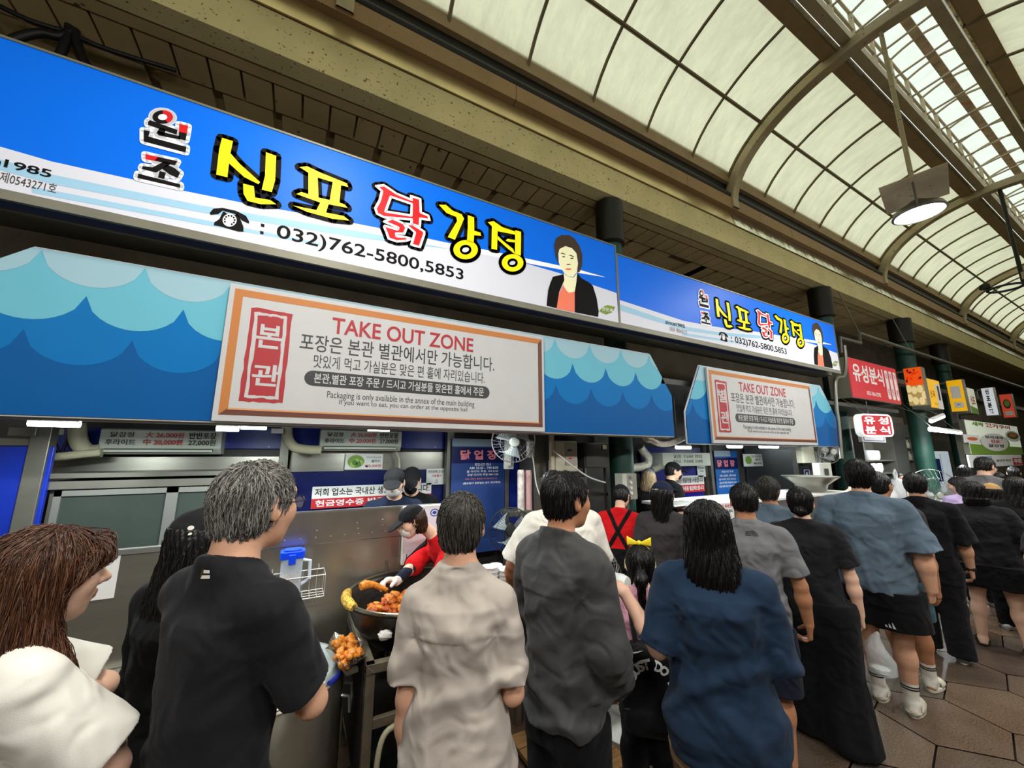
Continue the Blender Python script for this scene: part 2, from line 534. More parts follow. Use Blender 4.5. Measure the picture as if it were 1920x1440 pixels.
# ================================================================ shop signs
def lit(name, rgb, e=0.14):
    return mat(name, rgb, 0.45, emit=e, spec=.2)
S_blue, S_white, S_pale = lit('sign_blue', (0, 100, 216)), lit('sign_white', (206, 208, 218), 0.1), lit('sign_pale_blue', (150, 190, 214), 0.1)
S_yel, S_blk, S_red, S_wht2 = lit('sign_yellow', (246, 226, 20), .15), mat('sign_black', (22, 20, 20), 0.6, spec=.08), lit('sign_red', (206, 22, 32), .2), lit('sign_pure_white', (236, 236, 236), .15)
S_skin, S_coral, S_hair, S_olive = lit('print_skin', (226, 222, 182), .2), lit('print_coral', (220, 116, 88), .2), mat('print_hair', (58, 42, 28), 0.5), lit('print_olive', (108, 128, 52), .3)
S_deep = lit('sign_deep_red', (190, 28, 34), .2)
SIGN = [S_blue, S_white, S_pale, S_yel, S_blk, S_red, S_wht2, S_skin, S_coral, S_hair, S_olive, S_deep]
M_frame = mat('sign_grey_frame', (120, 118, 104), 0.45, 0.3, var=0.08)

SY = 2.6
T1 = lambda u, v: XZ(u, v, SY)
def P(off, sc, pts):
    return [T1(off[0]+p[0]/sc, off[1]+p[1]/sc) for p in pts]
R1, R2, R3, R0c = ((380, 230), 6.4), ((680, 320), 6.0), ((1000, 420), 7.2), ((0, 0), 3.0)
# second sign repeats the artwork at another size
X1s, X1p = T1(398, 330)[0], T1(1122, 590)[0]
X2s, X2p = T1(1343, 600)[0], T1(1561, 690)[0]
sx = (X2p-X2s)/(X1p-X1s)
XL1 = X1s-(X2s-T1(1160, 540)[0])/sx
XR1, Z1t, Z1b = T1(1156, 530)[0], T1(1155, 463)[1], T1(1158, 605)[1]
Z2t, Z2b = T1(1560, 610)[1], T1(1570, 694)[1]
art = []   # (outline, holes, layer, material)
def A(out, lay, k, holes=()): art.append((out, list(holes), lay, k))
A([(XL1, Z1b), (XR1, Z1b), (XR1, Z1t), (XL1, Z1t)], 0, 0)
bound = [T1(*p) for p in ((97, 303), (345, 358), (453, 380), (553, 398), (661, 418), (717, 429), (800, 447), (847, 457), (1000, 498), (1055, 514), (1104, 532), (1156, 549.5))]
zl = bound[0][1]+0.06
A([(XL1, Z1b), (XR1, Z1b)] + bound[::-1] + [(XL1, zl)], 1, 1)
A([(XL1, zl-0.05)] + [T1(*p) for p in ((100, 328), (380, 386), (680, 435), (843, 467), (680, 447), (380, 399), (100, 346))] + [(XL1, zl-0.12)], 2, 2)
A([T1(*p) for p in ((60, 350), (380, 412), (600, 456), (600, 460), (380, 421), (60, 362))], 2, 2)
A([T1(*p) for p in ((860, 458), (1000, 487.6), (1090, 507), (1135, 520), (1085, 512), (1000, 496), (860, 468))], 2, 6)
glyph_y = [P(*R1, q) for q in (
    [(235,190),(365,230),(335,375),(450,505),(690,720),(670,745),(500,660),(318,495),(298,663),(165,630),(200,330)],
    [(760,362),(883,405),(870,700),(830,840),(710,810),(750,640)],
    [(487,738),(615,770),(630,905),(810,935),(885,985),(700,985),(540,945),(492,860)])]
po = P(*R1, [(1163,540),(1255,530),(1400,600),(1730,735),(1745,778),(1660,757),(1640,965),(1700,985),(1738,1028),(1510,985),(1480,1085),(1690,1125),(1760,1180),(1560,1160),(1250,1075),(1085,1000),(1365,1055),(1410,965),(1125,862),(1185,838),(1270,865),(1268,608)])
poh = P(*R1, [(1380,665),(1560,720),(1525,935),(1390,905)])
gang = [P(*R2, q) for q in (
    [(855,388),(935,390),(1010,455),(1110,495),(1138,545),(1035,782),(955,750),(1060,570),(1050,525),(940,480)],
    [(1180,505),(1250,530),(1253,680),(1320,700),(1330,735),(1250,730),(1245,820),(1170,800),(1180,640)],
    [(1405,585),(1470,572),(1570,640),(1720,690),(1715,725),(1515,685),(1455,635)],
    [(1450,630),(1515,680),(1508,895),(1445,883)],
    [(1515,735),(1570,790),(1690,885),(1712,945),(1640,890),(1540,800),(1515,780)],
    [(1712,673),(1778,692),(1775,960),(1710,940)],
    [(1605,790),(1625,770),(1715,785),(1715,812),(1640,805)])]
rings = [(P(*R2, ring(1155, 893, 138, 108)), P(*R2, ring(1155, 893, 66, 56))), (P(*R2, ring(1683, 1040, 122, 98)), P(*R2, ring(1683, 1040, 58, 50)))]
ow = 0.029
def outlined(poly, k, w=ow, lay=6, holes=(), mid=None):
    for q in fatten(poly, w): A(q, lay-2, 4)
    for h in holes:
        for q in fatten(h, w*0.8)[1:]: A(q, lay-2, 4)
    if mid is not None:
        for q in fatten(poly, mid): A(q, lay-1, 6)
        for h in holes:
            for q in fatten(h, mid)[1:]: A(q, lay-1, 6)
    A(poly, lay, k, holes)
for q in glyph_y + gang: outlined(q, 3)
for q in fatten(po, ow): 
    if q is not po: A(q, 4, 4)
A(po, 6, 3, [poh])
for q in fatten(poh, ow*0.8)[1:]: A(q, 4, 4)
for o_, i_ in rings:
    for q in fatten(o_, ow)[1:]: A(q, 4, 4)
    for q in fatten(i_, ow*0.7)[1:]: A(q, 4, 4)
    A(o_, 6, 3, [i_])
dak = [(P(*R2, [(150,180),(240,170),(380,265),(550,335),(540,290),(645,325),(650,475),(735,510),(750,560),(645,545),(640,635),(545,605),(550,555),(240,530),(160,490),(140,430),(190,340),(215,235)]), [P(*R2, [(315,300),(550,380),(545,510),(255,465)])]),
       (P(*R2, [(240,580),(330,540),(460,600),(490,650),(465,715),(375,712),(378,742),(470,750),(545,772),(480,795),(380,800),(290,770),(262,690),(240,640),(250,625),(390,668),(398,645)]), []),
       (P(*R2, [(470,600),(560,610),(690,690),(690,720),(640,865),(545,838),(585,700),(540,660)]), [])]
for q, h in dak:
    for z in fatten(q, 0.031)[1:]: A(z, 4, 4)
    for hh in h:
        for z in fatten(hh, 0.026)[1:]: A(z, 4, 4)
for q, h in dak:
    for z in fatten(q, 0.0085)[1:]: A(z, 7, 6)
    for hh in h:
        for z in fatten(hh, 0.0085)[1:]: A(z, 7, 6)
    A(q, 6, 11, h)
won = [([(835,690),(845,680),(1000,735),(995,762),(835,708)], 4), ([(900,722),(935,732),(925,765),(880,755)], 4), ([(890,742),(1015,770),(1015,790),(890,765)], 4),
       ([(1010,700),(1060,712),(1053,755),(1008,745)], 11), ([(1008,745),(1053,755),(1045,795),(1005,785)], 4), ([(810,735),(845,742),(837,772),(1050,830),(1045,862),(810,800)], 4),
       ([(820,870),(905,890),(890,912),(820,900)], 11), ([(890,886),(1000,910),(985,935),(870,908)], 4), ([(925,912),(965,925),(880,975),(800,955),(805,938),(860,945)], 4),
       ([(940,928),(985,950),(1015,975),(1000,1005),(955,985),(915,955)], 4), ([(900,965),(935,975),(925,1012),(890,1002)], 4), ([(780,980),(1015,1040),(1015,1060),(775,1005)], 4)]
for q, k in won:
    q = P(*R0c, q)
    for z in fatten(q, 0.017): A(z, 5, 6)
    A(q, 6, k)
o_, i_ = P(*R0c, ring(917, 663, 58, 38)), P(*R0c, ring(917, 663, 26, 17))
for q in fatten(o_, 0.017): A(q, 5, 6)
A(o_, 6, 4, [i_]); A(P(*R0c, [(917+58*math.sin(a), 663-38*math.cos(a)) for a in np.linspace(0, 2.6, 12)] + [(917+27*math.sin(a), 663-18*math.cos(a)) for a in np.linspace(2.6, 0, 12)]), 7, 11)
# telephone symbol
A(P(*R1, [(85,1085),(130,1035),(240,1025),(400,1060),(520,1120),(560,1190),(555,1215),(470,1175),(440,1140),(390,1100),(240,1060),(190,1100),(95,1110)]), 3, 4)
A(P(*R1, [(245,1070),(270,1075),(290,1095),(390,1110),(410,1095),(440,1130),(490,1250),(490,1310),(430,1310),(200,1245),(135,1235),(140,1200),(200,1160)]), 3, 4)
A(P(*R1, ring(325, 1175, 84, 76)), 4, 6)
for k in range(9):
    a = math.radians(-200+k*33)
    A(P(*R1, ring(325+60*math.cos(a), 1175+54*math.sin(a), 13, 12, 8)), 5, 4)
A(P(*R1, [(700,1212),(742,1222),(740,1258),(698,1248)]), 3, 4); A(P(*R1, [(690,1300),(732,1310),(730,1345),(690,1335)]), 3, 4)
# portrait print and leaf
por = [([(275,300),(300,200),(340,170),(380,150),(430,155),(480,150),(530,180),(560,210),(620,300),(660,420),(655,560),(620,650),(585,660),(600,520),(580,400),(520,330),(430,300),(350,340),(330,400),(335,540),(300,450)], 9, 5),
       ([(335,400),(350,335),(430,300),(520,330),(580,400),(600,540),(580,660),(530,720),(460,705),(410,660),(365,590),(340,520)], 7, 4),
       ([(410,665),(460,712),(540,725),(590,660),(585,740),(560,915),(470,930),(395,810)], 7, 3),
       ([(400,830),(440,900),(480,930),(555,915),(555,1195),(310,1140),(340,950)], 8, 4),
       ([(405,680),(260,715),(225,800),(195,900),(175,1105),(310,1138),(345,920),(415,760)], 4, 5),
       ([(590,660),(640,730),(760,800),(800,840),(850,1000),(878,1180),(870,1255),(555,1193),(555,915),(575,800)], 4, 5),
       ([(360,400),(380,388),(430,408),(425,416)], 9, 5), ([(470,425),(500,420),(545,442),(540,450)], 9, 5),
       (ring(405, 445, 22, 8, 10), 9, 5), (ring(517, 467, 24, 9, 10), 9, 5), (ring(470, 612, 42, 14, 12), 8, 5), (ring(470, 548, 30, 7, 10), 9, 5),
       ([(885,1180),(930,1120),(1000,1095),(1105,1120),(1070,1190),(980,1225)], 10, 3)]
n_art = len(art)
for q, k, lay in por: A(P(*R3, q), lay, k)
texts = [('032)762-5800,5853', pbox((516.7, 452.7), (869, 505), SY), 0.012, 3, 4),
         ('1985', pbox((7, 314), (99, 320), SY), 0.02, 3, 4), ('제0543271호', pbox((-2, 341), (109, 346), SY), 0.0, 3, 9),
         ('한돈록', pbox((1128, 582), (1149, 580), SY), 0.0, 6, 6)]
b1985 = texts[1][1]; ww = b1985[2]-b1985[0]
texts.append(('since', (b1985[0]-ww*1.12, b1985[1], b1985[0]-ww*0.06, b1985[3]), 0.02, 3, 4))
b05 = texts[2][1]
texts.append(('상표등록', (b05[0]-(b05[2]-b05[0])*0.6, b05[1], b05[0]-0.02, b05[3]), 0.0, 3, 9))
def build_sign(label, f, xl, xr, zt_, zb_, mapz):
    t = thing('shop_sign', label, 'sign', ((xl+xr)/2, SY+0.1, zb_))
    ff = lambda a, b_, lay: Vector(f(a, b_, lay)) - t.location
    L = t.location
    c = MB(); c.box(xl-0.01-L.x, 0.1-0.09-0.001, zb_-0.055-L.z, xr+0.01-L.x, 0.1+0.12, zt_+0.012-L.z)
    c.build('cabinet', M_frame, t, bevel=0.006)
    c = MB(); c.box(xl-L.x-0.012, -0.105, zb_-0.05-L.z, xr-L.x+0.012, -0.085, zb_-L.z); c.box(xl-L.x-0.012, -0.105, zt_-L.z, xr-L.x+0.012, -0.085, zt_+0.014-L.z)
    for xx in (xl-0.012, xr): c.box(xx-L.x, -0.105, zb_-L.z, xx+0.012-L.x, -0.085, zt_-L.z)
    c.build('edge_frame', M_frame, t)
    flat('face_panel', [q for q in art[:n_art] if q[2] <= 2], SIGN, t, ff)
    flat('lettering', [q for q in art[:n_art] if q[2] > 2 and not (q[2] in (3, 4, 5) and False)], SIGN, t, ff)
    flat('portrait_print', art[n_art:], SIGN, t, ff)
    text('phone_number', texts, SIGN, t, ff)
    return t
build_sign('long blue backlit shop sign with yellow and red lettering, the bigger of the pair', onY(SY), XL1, XR1, Z1t, Z1b, None)
f2 = lambda a, b_, lay: (X2s+(a-X1s)*sx, SY-0.001*lay, Z2b+(b_-Z1b)*(Z2t-Z2b)/(Z1t-Z1b))
build_sign('smaller blue backlit shop sign with the same lettering, right of the long one', f2, f2(XL1, 0, 0)[0], f2(XR1, 0, 0)[0], Z2t, Z2b, None)
# ================================================================ awning boards
AY = 2.75
W_dark, W_mid, W_cyan, W_pale = mat('awning_deep_blue', (0, 84, 150), 0.5, spec=.15), mat('awning_mid_blue', (0, 108, 176), 0.5, spec=.15), mat('awning_cyan', (104, 178, 198), 0.5, spec=.15), mat('awning_pale', (152, 188, 200), 0.5, spec=.15)
M_ss = mat('brushed_stainless', (176, 174, 164), 0.32, 0.9, var=0.10, vscale=3, bump=0.05, bscale=40, stretch=(0.4, 1, 6))
M_ssd = mat('dull_stainless', (120, 118, 110), 0.45, 0.75, var=0.15, vscale=4)
M_white = mat('white_plastic', (226, 226, 222), 0.4)
M_wpaint = mat('white_board', (188, 188, 188), 0.5, var=0.02, spec=.2)
def awning(label, outline, Y, cusps, period, zs, sag, phase_px):
    """panel with rows of scallops; outline counter-clockwise in (X, Z)"""
    cx = sum(p[0] for p in outline)/len(outline); zb_ = min(p[1] for p in outline)
    t = thing('awning_board', label, 'awning', (cx, Y, zb_))
    loc = lambda p: (p[0]-cx, p[1]-zb_)
    ol = [loc(p) for p in outline]
    MB().prism(ol, 0.0, 0.035, 'y').build('panel', W_dark, t)
    polys = []
    for k, (zc, ph) in enumerate(zip(zs, phase_px)):
        xs0 = min(p[0] for p in outline)-period*2; xs1 = max(p[0] for p in outline)+period*2
        n0 = math.floor((xs0-ph)/period)
        pts = []
        i = n0
        while ph+i*period < xs1:
            a = ph+i*period
            for q in range(12):
                s_ = q/12; pts.append((a+period*s_, zc-sag*math.sqrt(max(0, 1-(2*s_-1)**2))**1.15))
            i += 1
        pts = pts + [(pts[-1][0], 9), (pts[0][0], 9)]
        cl = clip_convex([loc(p) for p in pts], ol)
        if cl: polys.append((cl, [], 1+k, k))
    flat('wave_pattern', polys, [W_mid, W_cyan, W_pale], t, lambda a, b_, lay: (a, -0.001*lay, b_))
    e = MB()
    e.tube([(p[0], 0.017, p[1]) for p in ol], 0.011, 6, closed=True)
    e.build('edge_trim', M_white, t)
    for xx in (min(p[0] for p in ol)*0.8, 0.0, max(p[0] for p in ol)*0.8):
        zt_ = 2.6-zb_
        MB().tube([(xx, 0.05, min(0.3, zt_-0.2)), (xx, 0.10, zt_+0.05), (xx, 0.14, zt_+0.05)], 0.014, 6).build('hanger', M_ssd, t)
    return t
Q = lambda u, v: XZ(u, v, AY)
zlo = (Q(1262, 812)[1]+Q(10, 790)[1])/2
ztop = (Q(62, 468)[1]+Q(1218, 662)[1])/2
hz = Q(1262, 742)[1]
xL = Q(62, 468)[0]; xR = Q(1218, 662)[0]; xE = Q(1262, 780)[0]
hw = xE-xR
out1 = [(xL-hw*1.6, zlo), (xE, zlo), (xE, hz), (xR, ztop), (xL, ztop), (xL-hw*1.6, hz)]
per = Q(344, 582)[0]-Q(162, 558)[0]
zrow = [(Q(42, 618)[1]+Q(248, 640)[1]+Q(1155, 732)[1])/3, (Q(162, 558)[1]+Q(344, 582)[1]+Q(1126, 687)[1])/3, (Q(272, 506)[1]+Q(1097, 643)[1])/2]
sag = zrow[1]-Q(262, 622)[1]
ph = [Q(248, 640)[0], Q(162, 558)[0], Q(272, 506)[0]]
awning('long blue awning board with cloud-like scallops, carrying the larger take-out notice', out1, AY, None, per, zrow, sag, ph)
z2lo = Q(1430, 834)[1]; z2t = (Q(1312, 690)[1]+Q(1537, 720)[1])/2; z2h = (Q(1286, 768)[1]+Q(1573, 797)[1])/2
out2 = [(Q(1288, 800)[0], z2lo), (Q(1574, 815)[0], z2lo), (Q(1573, 797)[0], z2h), (Q(1537, 720)[0], z2t), (Q(1312, 690)[0], z2t), (Q(1286, 768)[0], z2h)]
k2 = (z2t-z2lo)/(ztop-zlo)
awning('short blue awning board with scallops, carrying the smaller take-out notice', out2, AY, None, per*1.25,
       [z2lo+(z-zlo)*k2 for z in zrow], sag*1.1, [Q(1330, 740)[0]-per*0.8, Q(1335, 740)[0]-per*0.2, Q(1335, 700)[0]])
# ---- take-out notices
NY = AY-0.035
N_org, N_org2, N_brn, N_red, N_blk = mat('notice_orange_frame', (182, 112, 48), 0.5), mat('notice_orange_shade', (208, 146, 92), 0.5), mat('notice_brown_frame', (96, 48, 32), 0.5), mat('notice_red', (160, 28, 36), 0.5), mat('notice_black', (38, 36, 36), 0.45)
NM = [M_wpaint, N_org, N_brn, N_red, N_blk, N_org2]
q1 = lambda u, v: XZ(u, v, NY)
bx0, bx1 = (q1(428, 535)[0]+q1(398, 795)[0])/2, (q1(1018, 628)[0]+q1(1023, 806)[0])/2
bz1, bz0 = (q1(428, 535)[1]+q1(1018, 628)[1])/2, (q1(398, 795)[1]+q1(1023, 806)[1])/2
W_, H_ = bx1-bx0, bz1-bz0
def nb(bl, tr):
    a = pbox(bl, tr, NY); return ((a[0]-bx0)/W_, (a[1]-bz0)/H_, (a[2]-bx0)/W_, (a[3]-bz0)/H_)
r_ = W_/H_
m_ = 0.045
fr = 0.052
no = []
x0, x1, y0, y1 = m_/r_*0.75, 1-m_/r_*0.6, m_, 1-m_*0.75
ix0, ix1, iy0, iy1 = x0+fr/r_, x1-fr/r_*0.9, y0+fr*0.95, y1-fr
no.append(([(x0, y0), (ix0, iy0), (ix0, iy1), (x0, y1)], [], 1, 1))
no.append(([(x0, y1), (ix0, iy1), (ix1, iy1), (x1, y1)], [], 1, 1))
no.append(([(x1, y0), (ix1, iy0), (ix1, iy1), (x1, y1)], [], 1, 2))
no.append(([(x0, y0), (ix0, iy0), (ix1, iy0), (x1, y0)], [], 1, 2))
no.append(([(ix0-.002, iy0-.012), (ix1+.002, iy0-.012), (ix1, iy0), (ix0, iy0)], [], 2, 5))
sl = nb((448, 752), (548, 588))
rn = random.Random(3)
def rough(x0, y0, x1, y1, j, n=9):
    o = []
    for (ax, ay, bx, by) in ((x0, y0, x1, y0), (x1, y0, x1, y1), (x1, y1, x0, y1), (x0, y1, x0, y0)):
        for i in range(n):
            t = i/n; o.append((ax+(bx-ax)*t+rn.uniform(-j, j)/r_, ay+(by-ay)*t+rn.uniform(-j, j)))
    return o
no.append((rough(sl[0], sl[1], sl[2], sl[3], .006), [], 1, 3))
d1, d2 = 0.028, 0.05
no.append((rough(sl[0]+d1/r_, sl[1]+d1, sl[2]-d1/r_, sl[3]-d1, .005), [], 2, 0))
no.append((rough(sl[0]+d2/r_, sl[1]+d2, sl[2]-d2/r_, sl[3]-d2, .005), [], 3, 3))
pl = nb((569, 722), (918, 723)); ph_ = nb((583, 723), (905, 722))
hy0, hy1 = nb((583, 723), (590, 695))[1], nb((583, 723), (590, 695))[3]
rr = (hy1-hy0)/2
no.append(([(pl[0]+rr/r_+rr/r_*math.cos(a), hy0+rr+rr*math.sin(a)) for a in np.linspace(math.pi/2, 3*math.pi/2, 10)] + [(pl[2]-rr/r_+rr/r_*math.cos(a), hy0+rr+rr*math.sin(a)) for a in np.linspace(-math.pi/2, math.pi/2, 10)], [], 1, 4))
def notice(label, first, f, loc, size):
    t = thing('takeout_notice', label, 'notice board', loc)
    ff = lambda a, b_, lay: (a*size[0]-size[0]/2, -0.001*lay, b_*size[1])
    MB().box(-size[0]/2, 0, 0, size[0]/2, 0.025, size[1]).build('board', M_wpaint, t, bevel=0.003)
    flat('frame_print', no[:5], NM, t, ff)
    flat('seal_print', no[5:8], NM, t, ff)
    flat('banner_print', no[8:], NM, t, ff)
    text('seal_lettering', [(first, nb((478, 651), (531, 613)), 0.022, 4, 0), ('관', nb((470, 722), (527, 686)), 0.022, 4, 0)], NM, t, ff)
    text('heading', [('TAKE OUT ZONE', nb((621.5, 625), (887.7, 635)), 0.018, 1, 3)], NM, t, ff)
    text('korean_lines', [('포장은 본관 별관에서만 가능합니다.', nb((561, 656), (927, 671)), 0.008, 1, 4), ('맛있게 먹고 가실분은 맞은 편 홀에 자리있습니다.', nb((587, 689), (909, 699)), 0.004, 1, 4)], NM, t, ff)
    text('banner_lettering', [('본관,별관 포장 주문 / 드시고 가실분들 맞은편 홀에서 주문', nb((588, 719), (907, 727)), 0.014, 2, 0)], NM, t, ff)
    text('english_lines', [('Packaging is only available in the annex of the main building', nb((612.5, 749.5), (889.5, 752.5)), 0.0, 1, 4), ('If you want to eat, you can order at the opposite hall', nb((635.5, 761), (876, 764)), 0.0, 1, 4)], NM, t, ff)
    return t
notice('larger white take-out notice with orange and brown frame on the long awning', '본', None, ((bx0+bx1)/2, NY, bz0), (W_, H_))
c0, c1 = (q1(1323, 691)[0]+q1(1340, 833)[0])/2, (q1(1517, 718)[0]+q1(1535, 833)[0])/2
e0, e1 = q1(1430, 833)[1], (q1(1323, 691)[1]+q1(1517, 718)[1])/2
notice('smaller white take-out notice with orange and brown frame on the short awning', '별', None, ((c0+c1)/2, NY, e0), (c1-c0, e1-e0))

# ================================================================ helpers for the stalls
def slab(name, label, cat, tl, br, Y, th, m, group=None, bevel=0.004, top=False):
    a = XZ(tl[0], tl[1], Y); c = XZ(br[0], br[1], Y)
    x0, x1 = min(a[0], c[0]), max(a[0], c[0]); z0, z1 = min(a[1], c[1]), max(a[1], c[1])
    o = MB().box(-(x1-x0)/2, 0, 0, (x1-x0)/2, th, z1-z0).build(name, m, None, bevel=bevel, loc=((x0+x1)/2, Y, z0))
    if label: tag(o, label, cat, group)
    o['w'] = x1-x0; o['h'] = z1-z0
    return o
def on(o, dy=0.0):
    """map fractions of a slab's front face to its local space"""
    w, h = o['w'], o['h']
    return lambda a, b_, lay: (a*w-w/2, -0.001*lay-dy, b_*h)
def fr_(o, bl, tr):
    """pixel box to fractions of a slab face"""
    Y = o.location.y; w, h = o['w'], o['h']
    a = pbox(bl, tr, Y); X0 = o.location.x-w/2; Z0 = o.location.z
    return ((a[0]-X0)/w, (a[1]-Z0)/h, (a[2]-X0)/w, (a[3]-Z0)/h)
def clear(o):
    for k in ('w', 'h'):
        if k in o: del o[k]
L_tube = mat('lamp_glow', (240, 252, 255), 0.4, emit=14)
L_warm = mat('lamp_glow_warm', (255, 250, 238), 0.4, emit=18)
def tube_lamp(label, p0, p1, power, group=None, color=(0.9, 1, 0.97), hang=2.61, r=0.02, hy=None):
    p0, p1 = Vector(p0), Vector(p1); c = (p0+p1)/2
    t = thing('tube_lamp', label, 'lamp', c, 0, group)
    MB().tube([p0-c, p1-c], r, 10).build('tube', L_tube, t, smooth=True)
    d = p1-p0
    if hang:
        b = MB()
        for q in (p0, p1):
            b = MB(); b.tube([q*0.8+c*0.2-c+Vector((0, 0, r)), q*0.8+c*0.2-c+Vector((0, (hy-c.y) if hy else 0, hang-c.z))], 0.005, 5)
            b.build('hanger', M_ssd, t)
    b = MB()
    a = [p0-c+Vector((0, 0, r)), p1-c+Vector((0, 0, r))]
    b.tube(a, [r*1.1]*2, 6)
    b.build('housing', M_white, t)
    l = area_light('tube_light', c-Vector((0, 0, 0.05)), max(0.1, d.length), power, color, (0, 0, math.atan2(d.y, d.x)), 0.05)
    return t

# ================================================================ chicken kitchen
KY = 4.1
M_blue = mat('blue_wall_panel', (14, 42, 150), 0.35, var=0.12, vscale=3, spots=((150, 160, 190), 14, 0.72))
M_navy = mat('navy_wall_panel', (14, 26, 84), 0.3, var=0.15)
M_dark = mat('dark_recess', (22, 21, 20), 0.7)
M_darkw = mat('dark_grey_panel', (62, 60, 56), 0.5, 0.3, var=0.15)
M_glass = mat('smoked_cabinet_glass', (56, 64, 60), 0.12, 0.0, var=0.05, spec=0.8)
M_alu = mat('aluminium_profile', (170, 172, 168), 0.35, 0.8)
M_green = mat('green_painted_column', (22, 62, 52), 0.5, var=0.15, vscale=5, spots=((60, 96, 84), 30, 0.7))
M_cableb = mat('black_cable', (18, 18, 18), 0.5)
M_cream2 = mat('cream_pipe', (196, 190, 160), 0.5, var=0.1)
M_silverhose = mat('silver_duct', (206, 200, 184), 0.4, 0.2, var=0.15, vscale=20, bump=0.5, bscale=60)
M_acw = mat('air_conditioner_white', (206, 210, 196), 0.4)
T_red, T_blk, T_grn, T_wht, T_blue = mat('print_red', (190, 36, 44), 0.5), mat('print_black', (40, 40, 42), 0.5), mat('print_green', (120, 160, 60), 0.5), mat('print_white', (236, 236, 236), 0.5), mat('print_blue', (30, 70, 170), 0.5)
M_paper = mat('white_paper', (230, 230, 228), 0.6)
PR = [M_paper, T_red, T_blk, T_grn, T_wht, T_blue]
struct(MB().box(XA, 2.84, 2.62, 9.9, 4.45, 2.68).build('trim_60', M_darkw))
# back wall of the kitchen: panels
kb = struct(MB().box(-3.9, KY+0.02, 0, 9.9, KY+0.12, 2.62).build('wall_kitchen', M_darkw))
slab('stainless_panel', 'stainless wall panel above the glass cabinet, under the first air conditioner', 'wall panel', (102, 856), (535, 905), KY-0.03, 0.04, M_ss)
slab('stainless_panel', 'stainless wall panel behind the salad sign, under the second air conditioner', 'wall panel', (545, 846), (842, 880), KY-0.03, 0.04, M_ss)
slab('blue_panel', 'blue wall panel left of the first air conditioner, behind the bent pipe', 'wall panel', (92, 800), (186, 846), KY-0.03, 0.04, M_blue)
slab('blue_panel', 'blue wall panel between the two air conditioners, left of the post', 'wall panel', (416, 800), (534, 842), KY-0.03, 0.04, M_blue)
slab('blue_panel', 'narrow blue wall panel just left of the second air conditioner', 'wall panel', (547, 800), (600, 842), KY-0.03, 0.04, M_blue)
slab('blue_panel', 'blue wall panel right of the second air conditioner', 'wall panel', (752, 800), (840, 842), KY-0.03, 0.04, M_blue)
slab('navy_panel', 'navy wall panel behind the two masked workers', 'wall panel', (542, 884), (838, 1010), KY-0.03, 0.04, M_navy)
slab('blue_panel', 'tall scuffed blue panel at the far left, behind the brown-haired woman', 'wall panel', (-60, 836), (66, 1010), KY-0.5, 0.03, M_blue)
slab('steel_strip', 'steel strip above the tall scuffed blue panel', 'wall panel', (-60, 820), (78, 836), KY-0.5, 0.05, M_ssd)
def post(label, u, v0, v1, Y, w, m):
    x, z1 = XZ(u, v0, Y); z0 = XZ(u, v1, Y)[1]
    if w > 0.04: z0, z1 = 0.0, 2.61
    return tag(MB().box(-w/2, 0, 0, w/2, w, z1-z0).build('steel_post', m, None, bevel=0.004, loc=(x, Y, z0)), label, 'post')
post('steel post beside the tall scuffed blue panel', 80, 800, 990, KY-0.52, 0.09, M_ssd)
post('steel post between the two air conditioners', 538, 800, 985, KY-0.13, 0.07, M_ssd)
post('steel post left of the navy opening-hours banner', 846, 806, 990, KY-0.14, 0.08, M_ssd)
post('steel post right of the navy opening-hours banner', 951, 810, 1010, KY-0.14, 0.05, M_alu)
# glass-fronted cabinet
cY = KY-0.45
t = thing('display_cabinet', 'stainless cabinet with sliding smoked-glass doors behind the left counter', 'cabinet', (XZ(220, 980, cY)[0], cY, 0.6))
L = t.location
a, c = XZ(92, 918, cY), XZ(500, 1060, cY)
x0, z1, x1, z0 = a[0]-L.x, a[1]-L.z, c[0]-L.x, 0.0
MB().box(x0, 0.02, z0, x1, 0.4, z1).build('body', M_ssd, t)
xm = XZ(316, 970, cY)[0]-L.x
for (p, q) in ((x0+0.03, xm), (xm, x1-0.03)):
    d = MB().box(p+0.02, 0.0, z0+0.05, q-0.02, 0.012, z1-0.04).build('glass_door', M_glass, t)
    b = MB()
    b.box(p, -0.012, z0+0.02, p+0.035, 0.014, z1-0.01); b.box(q-0.03, -0.012, z0+0.02, q, 0.014, z1-0.01)
    b.box(p, -0.012, z1-0.045, q, 0.014, z1-0.01); b.box(p, -0.012, z0, q, 0.014, z0+0.04)
    b.build('door_frame', M_alu, d)
b = MB(); b.box(x0-0.02, -0.02, z1, x1, 0.4, z1+0.05); b.box(x0-0.02, -0.03, z1+0.07, x1, 0.4, z1+0.10)
b.build('top_rail', M_ssd, t)
